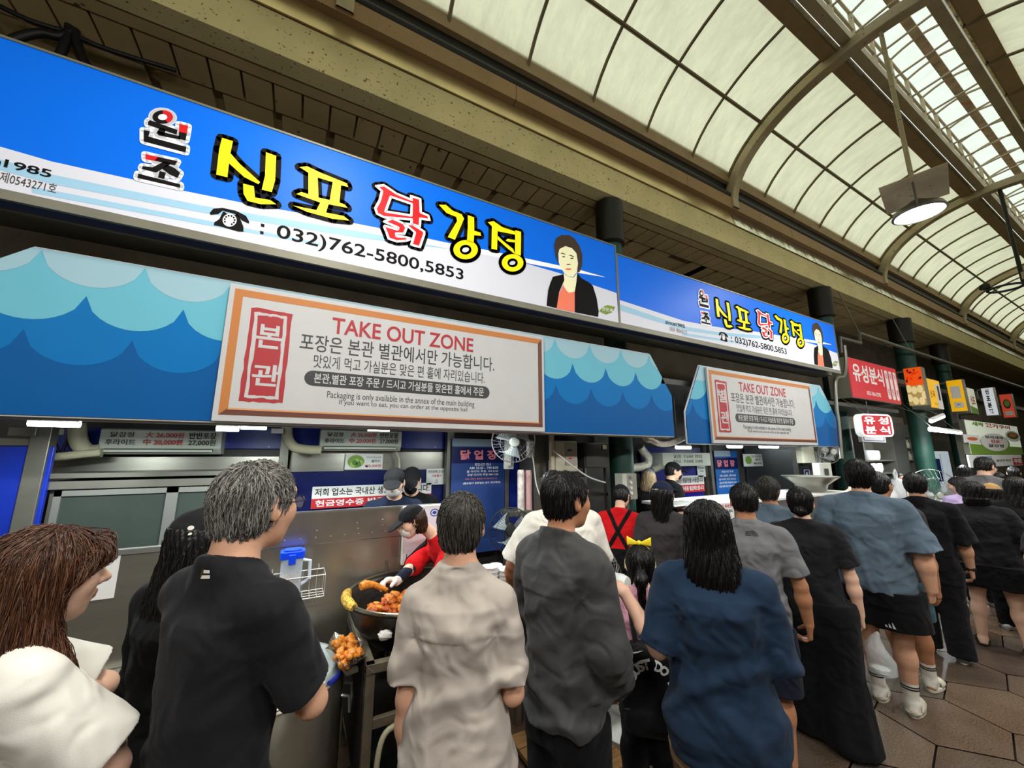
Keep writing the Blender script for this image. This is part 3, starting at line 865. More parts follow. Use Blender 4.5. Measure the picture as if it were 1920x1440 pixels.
# air conditioners
def air_conditioner(label, tl, br, Y, depth=0.2):
    a, c = XZ(tl[0], tl[1], Y), XZ(br[0], br[1], Y)
    w, h = c[0]-a[0], a[1]-c[1]
    t = thing('air_conditioner', label, 'air conditioner', ((a[0]+c[0])/2, Y, c[1]), 0, None)
    MB().prism([(depth, 0), (0.05, 0), (0.0, 0.06*h/0.26), (-0.005, h*0.95), (0.02, h), (depth, h)], -w/2, w/2, 'x').build('casing', M_acw, t, bevel=0.008)
    b = MB(); b.box(-w*0.45, -0.006, h*0.10, w*0.43, 0.03, h*0.22); b.build('outlet', M_dark, t)
    b = MB(); b.box(-w*0.45, -0.012, h*0.09, w*0.43, -0.004, h*0.18)
    b.build('louvre', M_acw, t)
    f = lambda p, q, lay: (p*w-w/2, -0.009-0.001*lay, q*h)
    text('price_lettering', [('닭강정', (.08, .66, .26, .86), .02, 0, 2), ('후라이드', (.05, .36, .28, .58), .02, 0, 2), ('大 26,000원', (.35, .64, .665, .88), .02, 0, 1), ('中 20,000원', (.34, .35, .66, .60), .02, 0, 1),
         ('반반포장', (.71, .62, .95, .90), .03, 0, 2), ('27,000원', (.71, .34, .95, .60), .02, 0, 2)], PR, t, f)
    return t
AC1 = air_conditioner('white wall air conditioner with price lettering, left of the steel post', (190, 802), (412, 852), KY-0.22)
AC2 = air_conditioner('white wall air conditioner with price lettering, above the salad sign', (602, 804), (752, 846), KY-0.22)
def pipe(name, label, cat, pts, r, m, n=10):
    # smooth the polyline
    P_ = [Vector(p) for p in pts]
    out = []
    for i in range(len(P_)-1):
        p0, p1, p2, p3 = P_[max(i-1, 0)], P_[i], P_[i+1], P_[min(i+2, len(P_)-1)]
        for k in range(6):
            s_ = k/6
            out.append(0.5*((2*p1)+(-p0+p2)*s_+(2*p0-5*p1+4*p2-p3)*s_*s_+(-p0+3*p1-3*p2+p3)*s_**3))
    out.append(P_[-1])
    o = MB().tube(out, r, n).build(name, m, None, smooth=True)
    return tag(o, label, cat) if label else o
aY = lambda lst, Y: [tuple(atY(u, v, Y)) for u, v in lst]
pipe('drain_pipe', 'thick cream pipe bending down to the left air conditioner', 'pipe', aY([(144, 795), (146, 820), (152, 836), (166, 846), (190, 845)], KY-0.2), 0.05, M_cream2)
pipe('drain_pipe', 'thin cream pipe running left from the first air conditioner', 'pipe', aY([(190, 848), (140, 853), (90, 858), (50, 862)], KY-0.26), 0.028, M_cream2)
pipe('cable', 'black cable drooping left from the end of the thin cream pipe', 'cable', aY([(50, 862), (25, 870), (0, 880), (-20, 888)], KY-0.27), 0.014, M_cableb)
pipe('drain_pipe', 'cream pipe bending down to the second air conditioner', 'pipe', aY([(538, 798), (540, 822), (552, 838), (575, 843), (602, 844)], KY-0.2), 0.042, M_cream2)
pipe('cable', 'grey cable dropping from the right end of the second air conditioner', 'cable', aY([(742, 846), (748, 860), (749, 875), (747, 890)], KY-0.1), 0.012, M_cream2)
pipe('cable', 'thin black cable looping below the junction box at the left', 'cable', aY([(98, 808), (104, 830), (110, 846), (116, 850), (120, 838), (130, 822), (140, 816)], KY-0.16), 0.008, M_cableb)
o = slab('junction_box', 'white junction box with twin sockets under the left end of the long awning', 'socket', (70, 802), (112, 815), KY-0.3, 0.05, M_white); clear(o)
o = slab('junction_box', 'white junction box under the middle of the long awning', 'socket', (509, 803), (531, 813), KY-0.3, 0.05, M_white); clear(o)
# ventilation box far left
slab('vent_box', 'grey metal box under the far left end of the long awning', 'box', (16, 800), (66, 818), KY-0.55, 0.05, M_ssd)
# signs in the kitchen
o = slab('salad_sign', 'white salad price sign with a green cabbage, below the second air conditioner', 'sign', (648, 851), (717, 880), KY-0.06, 0.012, M_paper)
f = on(o)
cab = [(ring(.28, .52, .22, .40, 20), [], 1, 3)]
flat('cabbage_print', cab + [(ring(.2+.05*i, .35+.09*(i % 3), .07, .16, 10), [], 2+i % 2, 6+i % 2) for i in range(5)], PR+[mat('leaf_light', (168, 196, 96), .5), mat('leaf_dark', (84, 128, 50), .5)], o, f)
text('lettering', [('치킨과 환상궁합', (.55, .72, .95, .84), .0, 1, 2), ('샐러드', (.68, .44, .94, .64), .02, 1, 2), ('₩3,000원', (.52, .12, .96, .34), .02, 1, 1)], PR, o, f); clear(o)
o = slab('notice_banner', 'white and red banner on the navy panel behind the masked workers', 'banner', (586, 913), (808, 941), KY-0.05, 0.01, M_paper)
f = on(o)
flat('red_band', [([(0, 0), (1, 0), (1, .45), (0, .45)], [], 1, 1)], PR, o, f)
text('lettering', [('저희 업소는 국내산 생닭만 사용합니다.', (.02, .56, .98, .92), .02, 2, 2), ('현금영수증 발급해드립니다.', (.03, .08, .98, .38), .02, 2, 4)], PR, o, f); clear(o)
o = slab('paper_notice', 'small white notice at the right end of the navy panel', 'notice', (800, 879), (837, 908), KY-0.05, 0.006, M_paper)
text('lettering', [('한정판매 초과시', (.08, .72, .92, .9), .02, 1, 2), ('사용불가', (.25, .48, .75, .64), .02, 1, 1), ('△', (.42, .1, .58, .34), .0, 1, 2)], PR, o, on(o)); clear(o)
# tall banner with opening hours
M_bann = mat('banner_blue', (34, 62, 124), 0.5, var=0.05); M_bann2 = mat('banner_sky', (150, 170, 186), 0.5); M_bred = mat('banner_maroon', (150, 40, 70), 0.5)
o = slab('opening_hours_banner', 'tall navy opening-hours banner hanging in the kitchen doorway', 'banner', (848, 822), (946, 1030), KY-0.18, 0.012, M_bann)
f = on(o); BM_ = [M_bann, M_bann2, M_bred, T_wht, M_navy, mat('print_pink', (232, 130, 140), .5)]
flat('printed_bands', [([(0, .78), (1, .78), (1, .92), (0, .92)], [], 1, 4), ([(0, .93), (.75, .93), (.75, 1), (0, 1)], [], 1, 1)], BM_, o, f)
text('lettering', [('닭 업 장', fr_(o, (863, 862), (932, 844)), .04, 2, 5), ('영업시간 안내', fr_(o, (890, 874), (920, 868)), .01, 2, 3), ('AM 10:30 -  PM 8:00', fr_(o, (880, 880), (934, 874.5)), .01, 2, 3),
     ('홀 마지막 주문  PM 8:20', fr_(o, (875, 886.5), (934, 881)), .01, 2, 3), ('포장 마지막 주문 PM 7:30', fr_(o, (876, 893), (934, 887)), .01, 2, 3), ('매월 셋째주 월요일 정기휴무입니다', fr_(o, (872, 900), (932, 895)), .01, 2, 5),
     ('(월요일이 공휴일인 경우 정상영업)', fr_(o, (868, 909), (938, 902)), .01, 2, 3)], BM_, o, f); clear(o)
struct(MB().box(XZ(955, 850, KY-0.1)[0], KY-0.1, 0.8, XZ(972, 850, KY-0.1)[0], KY-0.06, 2.3).build('trim_61', M_blue))
_x0, _x1 = XZ(1000, 850, 3.46)[0], XZ(1024, 850, 3.46)[0]
tag(MB().box(0, 0, 0, _x1-_x0, .3, 2.62).build('dark_panel', M_ssd, None, bevel=.004, loc=(_x0, 3.46, 0)), 'dark grey steel partition right of the wrapped rolls', 'partition')

# lamps under the awnings
def lamp_px(label, u0, u1, v, Y, power, group=None):
    a, c = atY(u0, v, Y), atY(u1, v, Y)
    z = (a[2]+c[2])/2
    return tube_lamp(label, (a[0], Y, z), (c[0], Y, z), power, group)
lamp_px('lit tube lamp under the left end of the long awning', 54, 150, 794, 3.15, 9)
lamp_px('lit bulkhead lamp under the long awning, left of the middle', 406, 448, 803, 3.05, 7)
lamp_px('lit tube lamp just right of the bulkhead lamp under the long awning', 452, 500, 800, 3.2, 7)
lamp_px('lit tube lamp under the right half of the larger notice', 690, 730, 804, 3.2, 8)
lamp_px('lit tube lamp near the wall fan, under the larger notice', 893, 935, 807, 3.15, 7)
lamp_px('lit disc lamp left of the short awning', 1268, 1294, 839, 3.2, 6)
lamp_px('lit disc lamp under the left half of the smaller notice', 1365, 1390, 837, 3.0, 6)
lamp_px('lit tube lamp under the middle of the smaller notice', 1425, 1458, 838, 3.3, 6)
lamp_px('lit disc lamp under the right end of the smaller notice', 1510, 1530, 835, 3.0, 6)
# underside of the awnings
tag(MB().box(xL-hw*1.5, 0, 0, xE-0.02, 0.03, 0.035).build('awning_rail', M_ss, None, bevel=.004, loc=(0, AY+0.04, zlo-0.02)), 'stainless rail along the bottom of the long awning', 'rail')

# ================================================================ fans
M_fan = mat('grey_fan_plastic', (196, 200, 196), 0.35)
M_fanb = mat('clear_fan_blade', (196, 206, 208), 0.25, alpha=0.55)
M_chrome = mat('chrome_wire', (200, 200, 196), 0.25, 0.9)
def fan(label, c, r, face, stand=None, m=None, wire=None):
    """cage fan at point c facing direction face (horizontal vector)"""
    m = m or M_fan; wire = wire or M_chrome
    t = thing('electric_fan', label, 'fan', c)
    fx, fy, fz_ = Vector(face).normalized()
    n = Vector((fx, fy, fz_)); s_ = n.cross(Vector((0, 0, 1))).normalized(); u_ = s_.cross(n)
    M = Matrix((s_, u_, n)).transposed().to_4x4()
    b = MB(M)
    for k in range(36):
        a = 2*math.pi*k/36; ca, sa = math.cos(a), math.sin(a)
        b.tube([(0.05*ca, 0.05*sa, 0.075), (r*0.6*ca, r*0.6*sa, 0.07), (r*ca, r*sa, 0.0)], 0.0017, 3, cap=False)
        if k % 2 == 0: b.tube([(0.05*ca, 0.05*sa, -0.08), (r*0.6*ca, r*0.6*sa, -0.075), (r*ca, r*sa, 0.0)], 0.0017, 3, cap=False)
    for rr_, z in ((r, 0), (r*0.66, 0.066), (r*0.66, -0.07)):
        b.tube([(rr_*math.cos(2*math.pi*k/32), rr_*math.sin(2*math.pi*k/32), z) for k in range(32)], 0.006 if z == 0 else 0.002, 6, closed=True)
    b.build('cage', wire, t)
    b = MB(M); b.lathe([(0.0, 0.088), (0.04, 0.086), (0.052, 0.07), (0.052, 0.066)], n=20); b.build('badge', m, t, smooth=True)
    for j in range(3):
        b = MB(M); vs = []
        for i in range(6):
            q = i/5; a0 = 2*math.pi*j/3+0.15*q
            for w in (0, 1):
                a = a0+w*(0.55+0.75*q); rr_ = 0.035+(r*0.86-0.035)*q
                vs.append((rr_*math.cos(a), rr_*math.sin(a), 0.018-0.045*w*(0.4+0.6*q)))
        b._add(vs, [(2*i, 2*i+1, 2*i+3, 2*i+2) for i in range(5)]); b.build('blade', M_fanb, t, smooth=True)
    b = MB(M); b.lathe([(0.0, -0.20), (0.05, -0.19), (0.062, -0.15), (0.06, -0.09), (0.03, -0.07), (0.0, -0.07)], n=20); b.build('motor', m, t, smooth=True)
    if stand == 'wall':
        b = MB(M); b.box(-0.02, -0.30, -0.24, 0.02, -0.02, -0.19); b.box(-0.05, -0.34, -0.27, 0.05, -0.05, -0.225); b.build('bracket', m, t, bevel=0.006)
    elif stand is not None:
        b = MB(); b.tube([(-n.x*0.14, -n.y*0.14, -0.05), (-n.x*0.14, -n.y*0.14, stand-c[2]+0.03)], 0.014, 8); b.build('pole', m, t, smooth=True)
        b = MB(); b.lathe([(0.0, 0.05), (0.03, 0.048), (0.05, 0.03), (0.2, 0.02), (0.215, 0.008), (0.215, 0.0), (0.0, 0.0)], (-n.x*0.14, -n.y*0.14, stand-c[2]), 28); b.build('base', m, t, smooth=True)
    return t
fan('grey wall fan at the right end of the kitchen, under the larger notice', atY(963, 826, 3.25), 0.21, (-0.35, -1, -0.25), 'wall')
fan('black cage fan behind the white-shirted man', atY(958, 994, 3.3), 0.2, (-0.5, -0.9, 0.1), 0.0, mat('black_plastic', (26, 26, 28), .4), mat('black_wire', (40, 42, 44), .4, .3))
fan('wall fan under the right end of the short awning', atY(1556, 846, 3.1), 0.2, (-0.5, -1, -0.2), 'wall')
fan('white pedestal fan standing behind the man in the dark jacket', (2.13, 2.42, 0.92), 0.2, (-0.3, 1, 0), 0.0, M_white)
fan('large clear cage fan facing the queue before the snack stall', atY(1755, 930, 2.24), 0.40, (-0.6, -0.8, 0.1), 0.0)

# ================================================================ boxes between the stalls
GY = 3.3
tag(MB().box(0, 0, 1.72, 0.62, 0.03, 2.62).build('steel_partition', M_darkw, None, loc=(XZ(1030, 850, 3.45)[0], 3.445, 0)), 'dark steel partition behind the meter box and grey steel cabinet', 'partition')
o = slab('meter_box', 'cream electric meter box with a grey window beside the green column', 'electric meter', (1041, 826), (1084, 884), GY, 0.12, mat('meter_cream', (206, 204, 180), .45), bevel=0.012)
w, h = o['w'], o['h']
MB().box(-w*.08, -.012, h*.2, w*.42, .004, h*.94).build('window', mat('meter_window', (168, 164, 150), .2), o, bevel=.004)
MB().box(.0, -.014, h*.66, w*.2, -.008, h*.72).build('display', T_blk, o); MB().box(.05*w, -.014, h*.4, w*.2, -.008, h*.45).build('seal', T_red, o); clear(o)
o = slab('fuse_box', 'grey steel cabinet hanging left of the green column', 'fuse box', (1095, 830), (1143, 877), GY-0.01, 0.14, M_darkw, bevel=0.006)
w, h = o['w'], o['h']
MB().box(-w*.46, -.01, h*.04, w*.1, .0, h*.95).build('door', M_darkw, o, bevel=.003); MB().box(w*.22, -.012, h*.75, w*.38, -.002, h*.92).build('label', mat('label_cream', (190, 186, 150), .5), o); clear(o)
def column(label, u, v, Y, r, zt=4.9):
    x = XZ(u, v, Y)[0]
    t = thing('column', label, 'column', (x, Y, 0))
    MB().lathe([(r, 0.12), (r, zt)], n=28).build('shaft', M_green, t, smooth=True)
    MB().lathe([(r*1.45, 0), (r*1.45, 0.1), (r*1.1, 0.13), (r, 0.13)], n=28).build('foot', M_green, t, smooth=True)
    MB().lathe([(r, zt-0.45), (r*1.3, zt-0.42), (r*1.3, zt-0.08), (r*1.3, zt+0.15), (0, zt+0.15)], n=28).build('capital', M_black, t, smooth=True)
column('green round column between the two chicken stalls', 1160, 760, 3.35, 0.135)
column('green round column at the right end of the short awning', 1562, 720, 3.35, 0.15)
column('green round column behind the snack stall crowd, under the yellow sign', 1722, 800, 3.3, 0.17)
column('slimmer green column under the second yellow sign', 1790, 800, 3.6, 0.15)
pipe('cable', 'white cable sagging from the meter box toward the right', 'cable', aY([(1036, 843), (1046, 852), (1075, 875), (1105, 895), (1135, 905)], GY-0.08), 0.009, M_white)
pipe('cable', 'thin white cable hanging below the wall fan', 'cable', aY([(998, 850), (1002, 880), (1005, 905), (1012, 928)], 3.3), 0.006, M_white)
o = slab('fan_switch', 'white fan switch box beside the wall fan', 'switch', (992, 826), (1003, 858), 3.3, 0.06, M_white, bevel=.01); clear(o)
o = slab('power_strip', 'white power strip hanging left of the meter box', 'socket', (1031, 862), (1038, 885), 3.41, 0.03, M_white, bevel=.006); clear(o)
post('cream conduit rising above the power strip', 1036, 812, 846, 3.28, 0.042, M_cream2)
o = slab('breaker_box', 'open grey breaker box above the worker in red, with round sockets', 'fuse box', (1168, 888), (1196, 936), 3.1, 0.12, mat('breaker_grey', (156, 152, 142), .5), bevel=.006)
w, h = o['w'], o['h']
for k in range(4):
    MB().lathe([(0, -.014), (.016, -.014), (.018, 0), (.018, .004)], (w*.02, 0, h*(.85-.2*k)), 14, axis='y').build('socket', M_white if k else M_alu, o, smooth=True)
MB().box(-w*.5-.06, -.05, 0, -w*.5, .06, h).build('cover', M_acw, o)
MB().box(-.02, .05, -o.location.z, .02, .09, .02).build('stand', M_ssd, o); clear(o)
M_wrap = mat('clear_wrap', (216, 206, 200), 0.2, var=0.25, vscale=12, bump=0.6, bscale=25)
for k, (u, lab) in enumerate(((977, 'left wrapped roll of cups standing on the shelf under the wall fan'), (991, 'pinkish wrapped roll of cups right of the other on the shelf'))):
    p = atY(u, 960.5, 3.43)
    tag(MB().lathe([(0, 0), (.035, 0), (.037, .02), (.035, .2), (.037, .38), (.03, .41), (0, .41)], n=16).build('wrapped_roll', M_wrap if k == 0 else mat('pink_wrap', (200, 160, 158), .25, bump=.5, bscale=25), None, smooth=True, loc=tuple(p)), lab, 'cup roll')
slab('wall_shelf', 'narrow steel shelf holding the wrapped rolls', 'shelf', (956, 960), (1000, 966), 3.36, 0.2, M_ssd)
# ================================================================ lamps of the arcade, and added fill lamps
def rot_area(o, target):
    d = Vector(target)-o.location
    o.rotation_euler = d.to_track_quat('-Z', 'Y').to_euler()
for k in range(7):  # unseen battens added behind the camera to brighten the stalls and queue
    x = -2.4+2.6*k
    t = thing('fill_batten', 'unseen twin tube batten lamp added under the opposite eave as fill light', 'lamp', (x, -0.9, 3.5), 0, 'added fill lamps under the opposite eave')
    MB().box(-0.6, -0.08, 0.03, 0.6, 0.08, 0.09).build('housing', M_white, t, bevel=.005)
    for s in (-1, 1): MB().tube([(-0.58, s*0.045, 0.012), (0.58, s*0.045, 0.012)], 0.014, 8).build('tube', L_tube, t, smooth=True)
    b = MB(); b.tube([(-0.4, 0, 0.09), (-0.4, 0, zb+0.02-3.5)], 0.006, 5); b.tube([(0.4, 0, 0.09), (0.4, 0, zb+0.02-3.5)], 0.006, 5); b.build('hanger', M_ssd, t)
    l = area_light('batten_fill_light', (x, -0.88, 3.47), 1.2, 42, (1.0, 0.97, 0.94), sy=0.2)
    rot_area(l, (x, 1.9, 1.2))
def high_bay(xr, zt_, yy, label, on_=True):
    z = zt_
    t = thing('high_bay_lamp', label, 'lamp', (xr, yy, z), math.radians(12))
    b = MB(); b.tube([(0, 0, 0.30), (0, 0, AZ+(EBB-0.2)*math.sqrt(max(0, 1-((yy-YC)/(EA-0.2))**2))-z)], 0.022, 8); b.build('rod', M_steel, t, smooth=True)
    b = MB(); b.box(-0.36, -0.26, 0.28, 0.36, 0.26, 0.295); b.build('canopy_plate', M_steel, t)
    b = MB()
    for sx_ in (-0.235, 0.235): b.tube([(sx_, 0, 0.29), (sx_, 0, 0.0)], 0.01, 6)
    b.build('bracket', M_ssd, t)
    b = MB(); b.lathe([(0, 0.16), (0.06, 0.155), (0.1, 0.12), (0.2, 0.06), (0.225, 0.0), (0.205, -0.01), (0.2, 0.0)], n=28); b.build('reflector', M_ssd, t, smooth=True)
    b = MB(); b.disc((0, 0, 0.0), 0.205, 28); b.build('lens', mat('high_bay_glow', (255, 252, 238), .4, emit=9) if on_ else M_white, t)
    if on_:
        area_light('high_bay_light', (xr, yy, z-0.04), 0.36, 50, (1, 0.97, 0.9))
ph = atX(1656, 82, R0); hy = float(ph[1])
hz_ = float(atY(1716, 395, hy)[2])
high_bay(R0, hz_, hy, 'lit round high-bay lamp under a square plate, hung from the nearest arch')
high_bay(R0-BAY, hz_, hy, 'lit round high-bay lamp hung from the arch left of the view')
high_bay(R0+3*BAY, hz_, hy, 'lit round high-bay lamp hung from the fourth arch')
# empty lamp hook under the second arch
hk = atX(1885, 540, R0+BAY)
t = thing('lamp_hook', 'black hanging bar ending in a ring, below the second arch', 'hook', (float(hk[0]), float(hk[1]), float(hk[2])))
zt2 = AZ+(EBB-0.2)*math.sqrt(1-((hk[1]-YC)/(EA-0.2))**2)-hk[2]
MB().tube([(0.0, -0.22, zt2), (0.0, -0.22, 0.1), (0, -0.22, 0.0)], 0.03, 8).build('rod', M_cableb, t, smooth=True)
MB().tube([(0.22*math.cos(2*math.pi*k/24), 0.22*math.sin(2*math.pi*k/24), 0) for k in range(24)], 0.022, 6, closed=True).build('ring', M_cableb, t, smooth=True)
MB().box(-0.05, -0.3, 0.08, 0.05, -0.22, 0.22).build('junction', M_steel, t)
MB().lathe([(0, 0.09), (0.07, 0.08), (0.08, 0.0), (0, -0.03)], (0, 0.24, 0.08), 14).build('camera', M_cableb, t, smooth=True)

# ================================================================ left counter, wok cart, pot
CY = 2.7
z_c = XZ(170, 1040, CY)[1]; z_l = XZ(240, 1257, CY)[1]
t = thing('counter', 'stainless counter with an upright front panel behind the brown-haired woman', 'counter', (-1.5, CY, 0))
MB().box(-1.6, 0, z_l+0.02, 1.05, 0.02, z_c).build('front_panel', M_ss, t, bevel=.004)
MB().box(-1.6, -0.012, z_c-0.012, 1.05, 0.03, z_c+0.012).build('top_edge', M_alu, t)
MB().box(-1.6, -0.07, z_l-0.05, 1.05, 0.02, z_l+0.02).build('ledge', M_ss, t, bevel=.008)
MB().box(-1.6, -0.02, 0.0, 1.05, 0.5, z_l-0.05).build('base', mat('counter_base', (92, 86, 78), .6, .2, var=.2), t)
o = slab('paper_notice', 'white paper notice with a red heading taped to the left counter front', 'notice', (108, 1049), (213, 1121), CY-0.006, 0.003, M_paper, bevel=0)
f = on(o)
text('lettering', [('남은 것은', fr_(o, (135, 1067), (202, 1054)), .03, 1, 1), ('포장해 드리고 있습니다.', fr_(o, (112, 1081), (203, 1072)), .01, 1, 2), ('감사합니다.', fr_(o, (135, 1096), (176, 1086)), .01, 1, 2)], PR, o, f); clear(o)
o['label'] = o['label']
# splash panel
SPY = 3.12
zs = (XZ(540, 966, SPY)[1]+XZ(820, 946, SPY)[1])/2
sxa, sxb = -0.36, XZ(846, 950, SPY)[0]
t = thing('splash_panel', 'tall riveted stainless splash panel behind the wok', 'panel', (0, SPY, 0))
seam = (XZ(540, 1022, SPY)[1]+XZ(740, 1010, SPY)[1])/2
M_splash = mat('greasy_stainless', (168, 162, 150), 0.3, 0.88, var=0.22, vscale=2.2, bump=0.08, bscale=12)
MB().box(sxa, 0, seam+0.004, sxb, 0.02, zs).build('upper_sheet', M_splash, t)
b = MB(); b.prism([(0.004, seam), (0.02, seam), (0.02, 0.5), (-0.03, 0.5), (-0.03, 0.72), (-0.015, 0.84), (0.004, 0.93)], sxa, sxb, 'x'); b.build('lower_sheet', M_splash, t, smooth=True)
b = MB()
for k in range(16): b.lathe([(0.006, 0), (0.005, -0.003), (0, -0.004)], (sxa+0.05+k*(sxb-sxa-0.1)/15, 0, seam+0.045), 8, axis='y')
for x, z in ((0.42, zs-0.09), (0.43, zs-0.13), (0.6, zs-0.08), (0.6, zs-0.12), (0.16, zs-0.12)): b.lathe([(0.007, 0), (0.005, -0.003), (0, -0.004)], (x, 0, z), 8, axis='y')
b.build('rivets', M_alu, t); list(t.children)[-1]['kind'] = 'stuff'
b = MB(); b.tube([(XZ(725, 1060, SPY)[0], -0.012, XZ(725, 1050, SPY)[1]), (XZ(725, 1060, SPY)[0], -0.015, XZ(725, 1100, SPY)[1])], 0.007, 6); b.build('gas_rod', M_ssd, t)
MB().box(sxa, 0, zs, sxb, 0.025, zs+0.012).build('top_edge', M_alu, t)
# white-framed notice on the splash panel
o = slab('framed_notice', 'white framed notice hanging on the splash panel behind the cook', 'notice', (757, 950), (846, 1048), SPY-0.04, 0.03, M_white, bevel=.008)
f = on(o)
fl_ = mat('notice_pale_blue', (226, 232, 244), .4)
flat('sheet', [([(.05, .05), (.95, .05), (.95, .95), (.05, .95)], [], 1, 6), (ring(.62, .86, .09, .07, 14), [ring(.62, .86, .07, .052, 14)], 2, 5), (ring(.62, .86, .045, .03, 10), [], 2, 5)], PR+[fl_], o, f)
b = []
for x, y, sx_, sy_ in ((.09, .09, 1, 1), (.91, .09, -1, 1), (.09, .91, 1, -1), (.91, .91, -1, -1)):
    b += [([(x, y), (x+.1*sx_, y), (x+.1*sx_, y+.012*sy_), (x, y+.012*sy_)], [], 2, 2), ([(x, y), (x, y+.1*sy_), (x+.015*sx_, y+.1*sy_), (x+.015*sx_, y)], [], 2, 2), (ring(x+.045*sx_, y+.04*sy_, .02, .016, 8), [], 2, 2)]
flat('corner_ornament', b, PR, o, f); clear(o)
# wire basket and jug
M_wire = mat('white_wire', (220, 220, 216), .35, .4)
jx, jz = XZ(555, 1080, SPY-0.12)
t = thing('wire_basket', 'small white wire basket hooked on the splash panel', 'basket', (jx, SPY-0.1, XZ(560, 1118, SPY-0.1)[1]))
b = MB(); hh = 0.13; ww = 0.17
for z in (0.0, hh):
    b.tube([(-ww, -.07, z), (ww, -.07, z), (ww, .09, z), (-ww, .09, z)], .0035, 6, closed=True)
for k in range(9):
    x = -ww+2*ww*k/8; b.tube([(x, .09, hh), (x, .09, 0), (x, -.07, 0), (x, -.07, hh*(1 if k in (0, 8) else .35))], .002, 5)
for q in range(3): b.tube([(-ww, -.07+.05*q, 0), (ww, -.07+.05*q, 0)], .002, 5)
for x in (-ww*.8, ww*.8): b.tube([(x, .09, hh), (x, .094, hh+.03)], .003, 5)
b.build('wire_frame', M_wire, t)
t = thing('jug', 'clear jug of brown powder with a bright blue lid, in the wire basket', 'jug', (jx-0.03, SPY-0.11, XZ(560, 1118, SPY-0.1)[1]+0.004))
b = MB(); b.prism(rrect(-.062, -.05, .062, .05, .022), 0, .24, 'z'); b.build('body', mat('clear_plastic', (206, 220, 236), .15, trans=.0, alpha=.5), t, smooth=True)
b = MB(); b.prism(rrect(-.057, -.045, .057, .045, .018), .004, .13, 'z'); b.build('powder', mat('brown_powder', (196, 170, 140), .9, var=.2, vscale=40), t, smooth=True)
b = MB(); b.prism(rrect(-.07, -.056, .07, .056, .02), .24, .285, 'z'); b.prism(rrect(-.05, -.04, .05, .04, .02), .285, .295, 'z'); b.box(-.02, -.068, .21, .02, -.054, .27); b.build('lid', mat('bright_blue_plastic', (10, 70, 240), .3), t, bevel=.004)
b = MB(); b.tube([(.062, 0, .22), (.105, 0, .21), (.108, 0, .1), (.062, 0, .07)], .011, 8); b.build('handle', mat('pale_handle', (214, 224, 240), .3), t, smooth=True)

# wok cart
WC = Vector((0.765, 2.645, 0.86))
t = thing('wok_cart', 'open steel cart with black firebox under the wok', 'cart', (0.395, 2.25, 0))
M_frame2 = mat('worn_steel_frame', (134, 124, 106), .5, .55, var=.25, vscale=10)
W2, D2 = 0.69, 0.82
b = MB()
for z in (0.755,): b.box(0, 0, z, W2, .045, z+.045); b.box(0, D2-.045, z, W2, D2, z+.045); b.box(0, 0, z, .045, D2, z+.045); b.box(W2-.045, 0, z, W2, D2, z+.045)
b.build('top_frame', M_frame2, t, bevel=.003)
for x in (0, W2-.045):
    for y in (0, D2-.045): MB().box(x, y, 0, x+.045, y+.045, .755).build('leg', M_frame2, t, bevel=.003)
for z in (.16, .5):
    b = MB(); b.box(.045, .005, z, W2-.045, .035, z+.045); b.box(.045, D2-.035, z, W2-.045, D2-.005, z+.045); b.box(.005, .045, z, .035, D2-.045, z+.045); b.build('rail', M_frame2, t, bevel=.003)
b = MB(); b.box(.03, .05, .16, W2-.03, D2-.05, .18); b.build('shelf', M_dark, t)
b = MB(); b.box(-0.01, .05, .25, 0.0, D2-.05, .755); b.box(.05, .10, .5, W2-.05, .12, .755); b.build('firebox', M_dark, t)
# wok
M_wok = mat('blackened_iron', (38, 34, 30), .38, .6, var=.3, vscale=9, bump=.15, bscale=40)
M_wokrim = mat('oily_iron_rim', (112, 104, 88), .3, .8, var=.2)
R_ = 0.43
t = thing('wok', 'huge black iron wok full of saucy chicken on the cart', 'wok', tuple(WC))
prof = [(0.0, -0.16)] + [(R_*math.sin(a)*1.0, 0.12-0.30*math.cos(a)**1.0+0.02) for a in np.linspace(0.35, math.pi/2, 9)]
pr_in = [(0, -.13), (.2, -.12), (.3, -.06), (.37, .03), (.41, .12), (.425, .135)]
pr_out = [(.445, .14), (.448, .125), (.435, .11), (.39, .0), (.31, -.1), (.2, -.165), (0, -.18)]
MB().lathe(pr_in+pr_out, n=56).build('bowl', M_wok, t, smooth=True)
MB().tube([(.436*math.cos(2*math.pi*k/56), .436*math.sin(2*math.pi*k/56), .138) for k in range(56)], .012, 8, closed=True).build('rim', M_wokrim, t, smooth=True)
M_foil2 = mat('crumpled_foil', (214, 210, 200), .25, .9, bump=1.0, bscale=35)
M_foily = mat('sauce_stained_foil', (226, 178, 70), .3, .5, var=.35, vscale=30, bump=1.0, bscale=40)
b = MB(); b.tube([(-.43*math.cos(a)*1.02, .43*math.sin(a)*1.02, .14) for a in np.linspace(-.35, .35, 9)], [.02, .026, .03, .03, .03, .03, .03, .026, .02], 8)
b.build('foil_grip', M_foily, t, smooth=True)
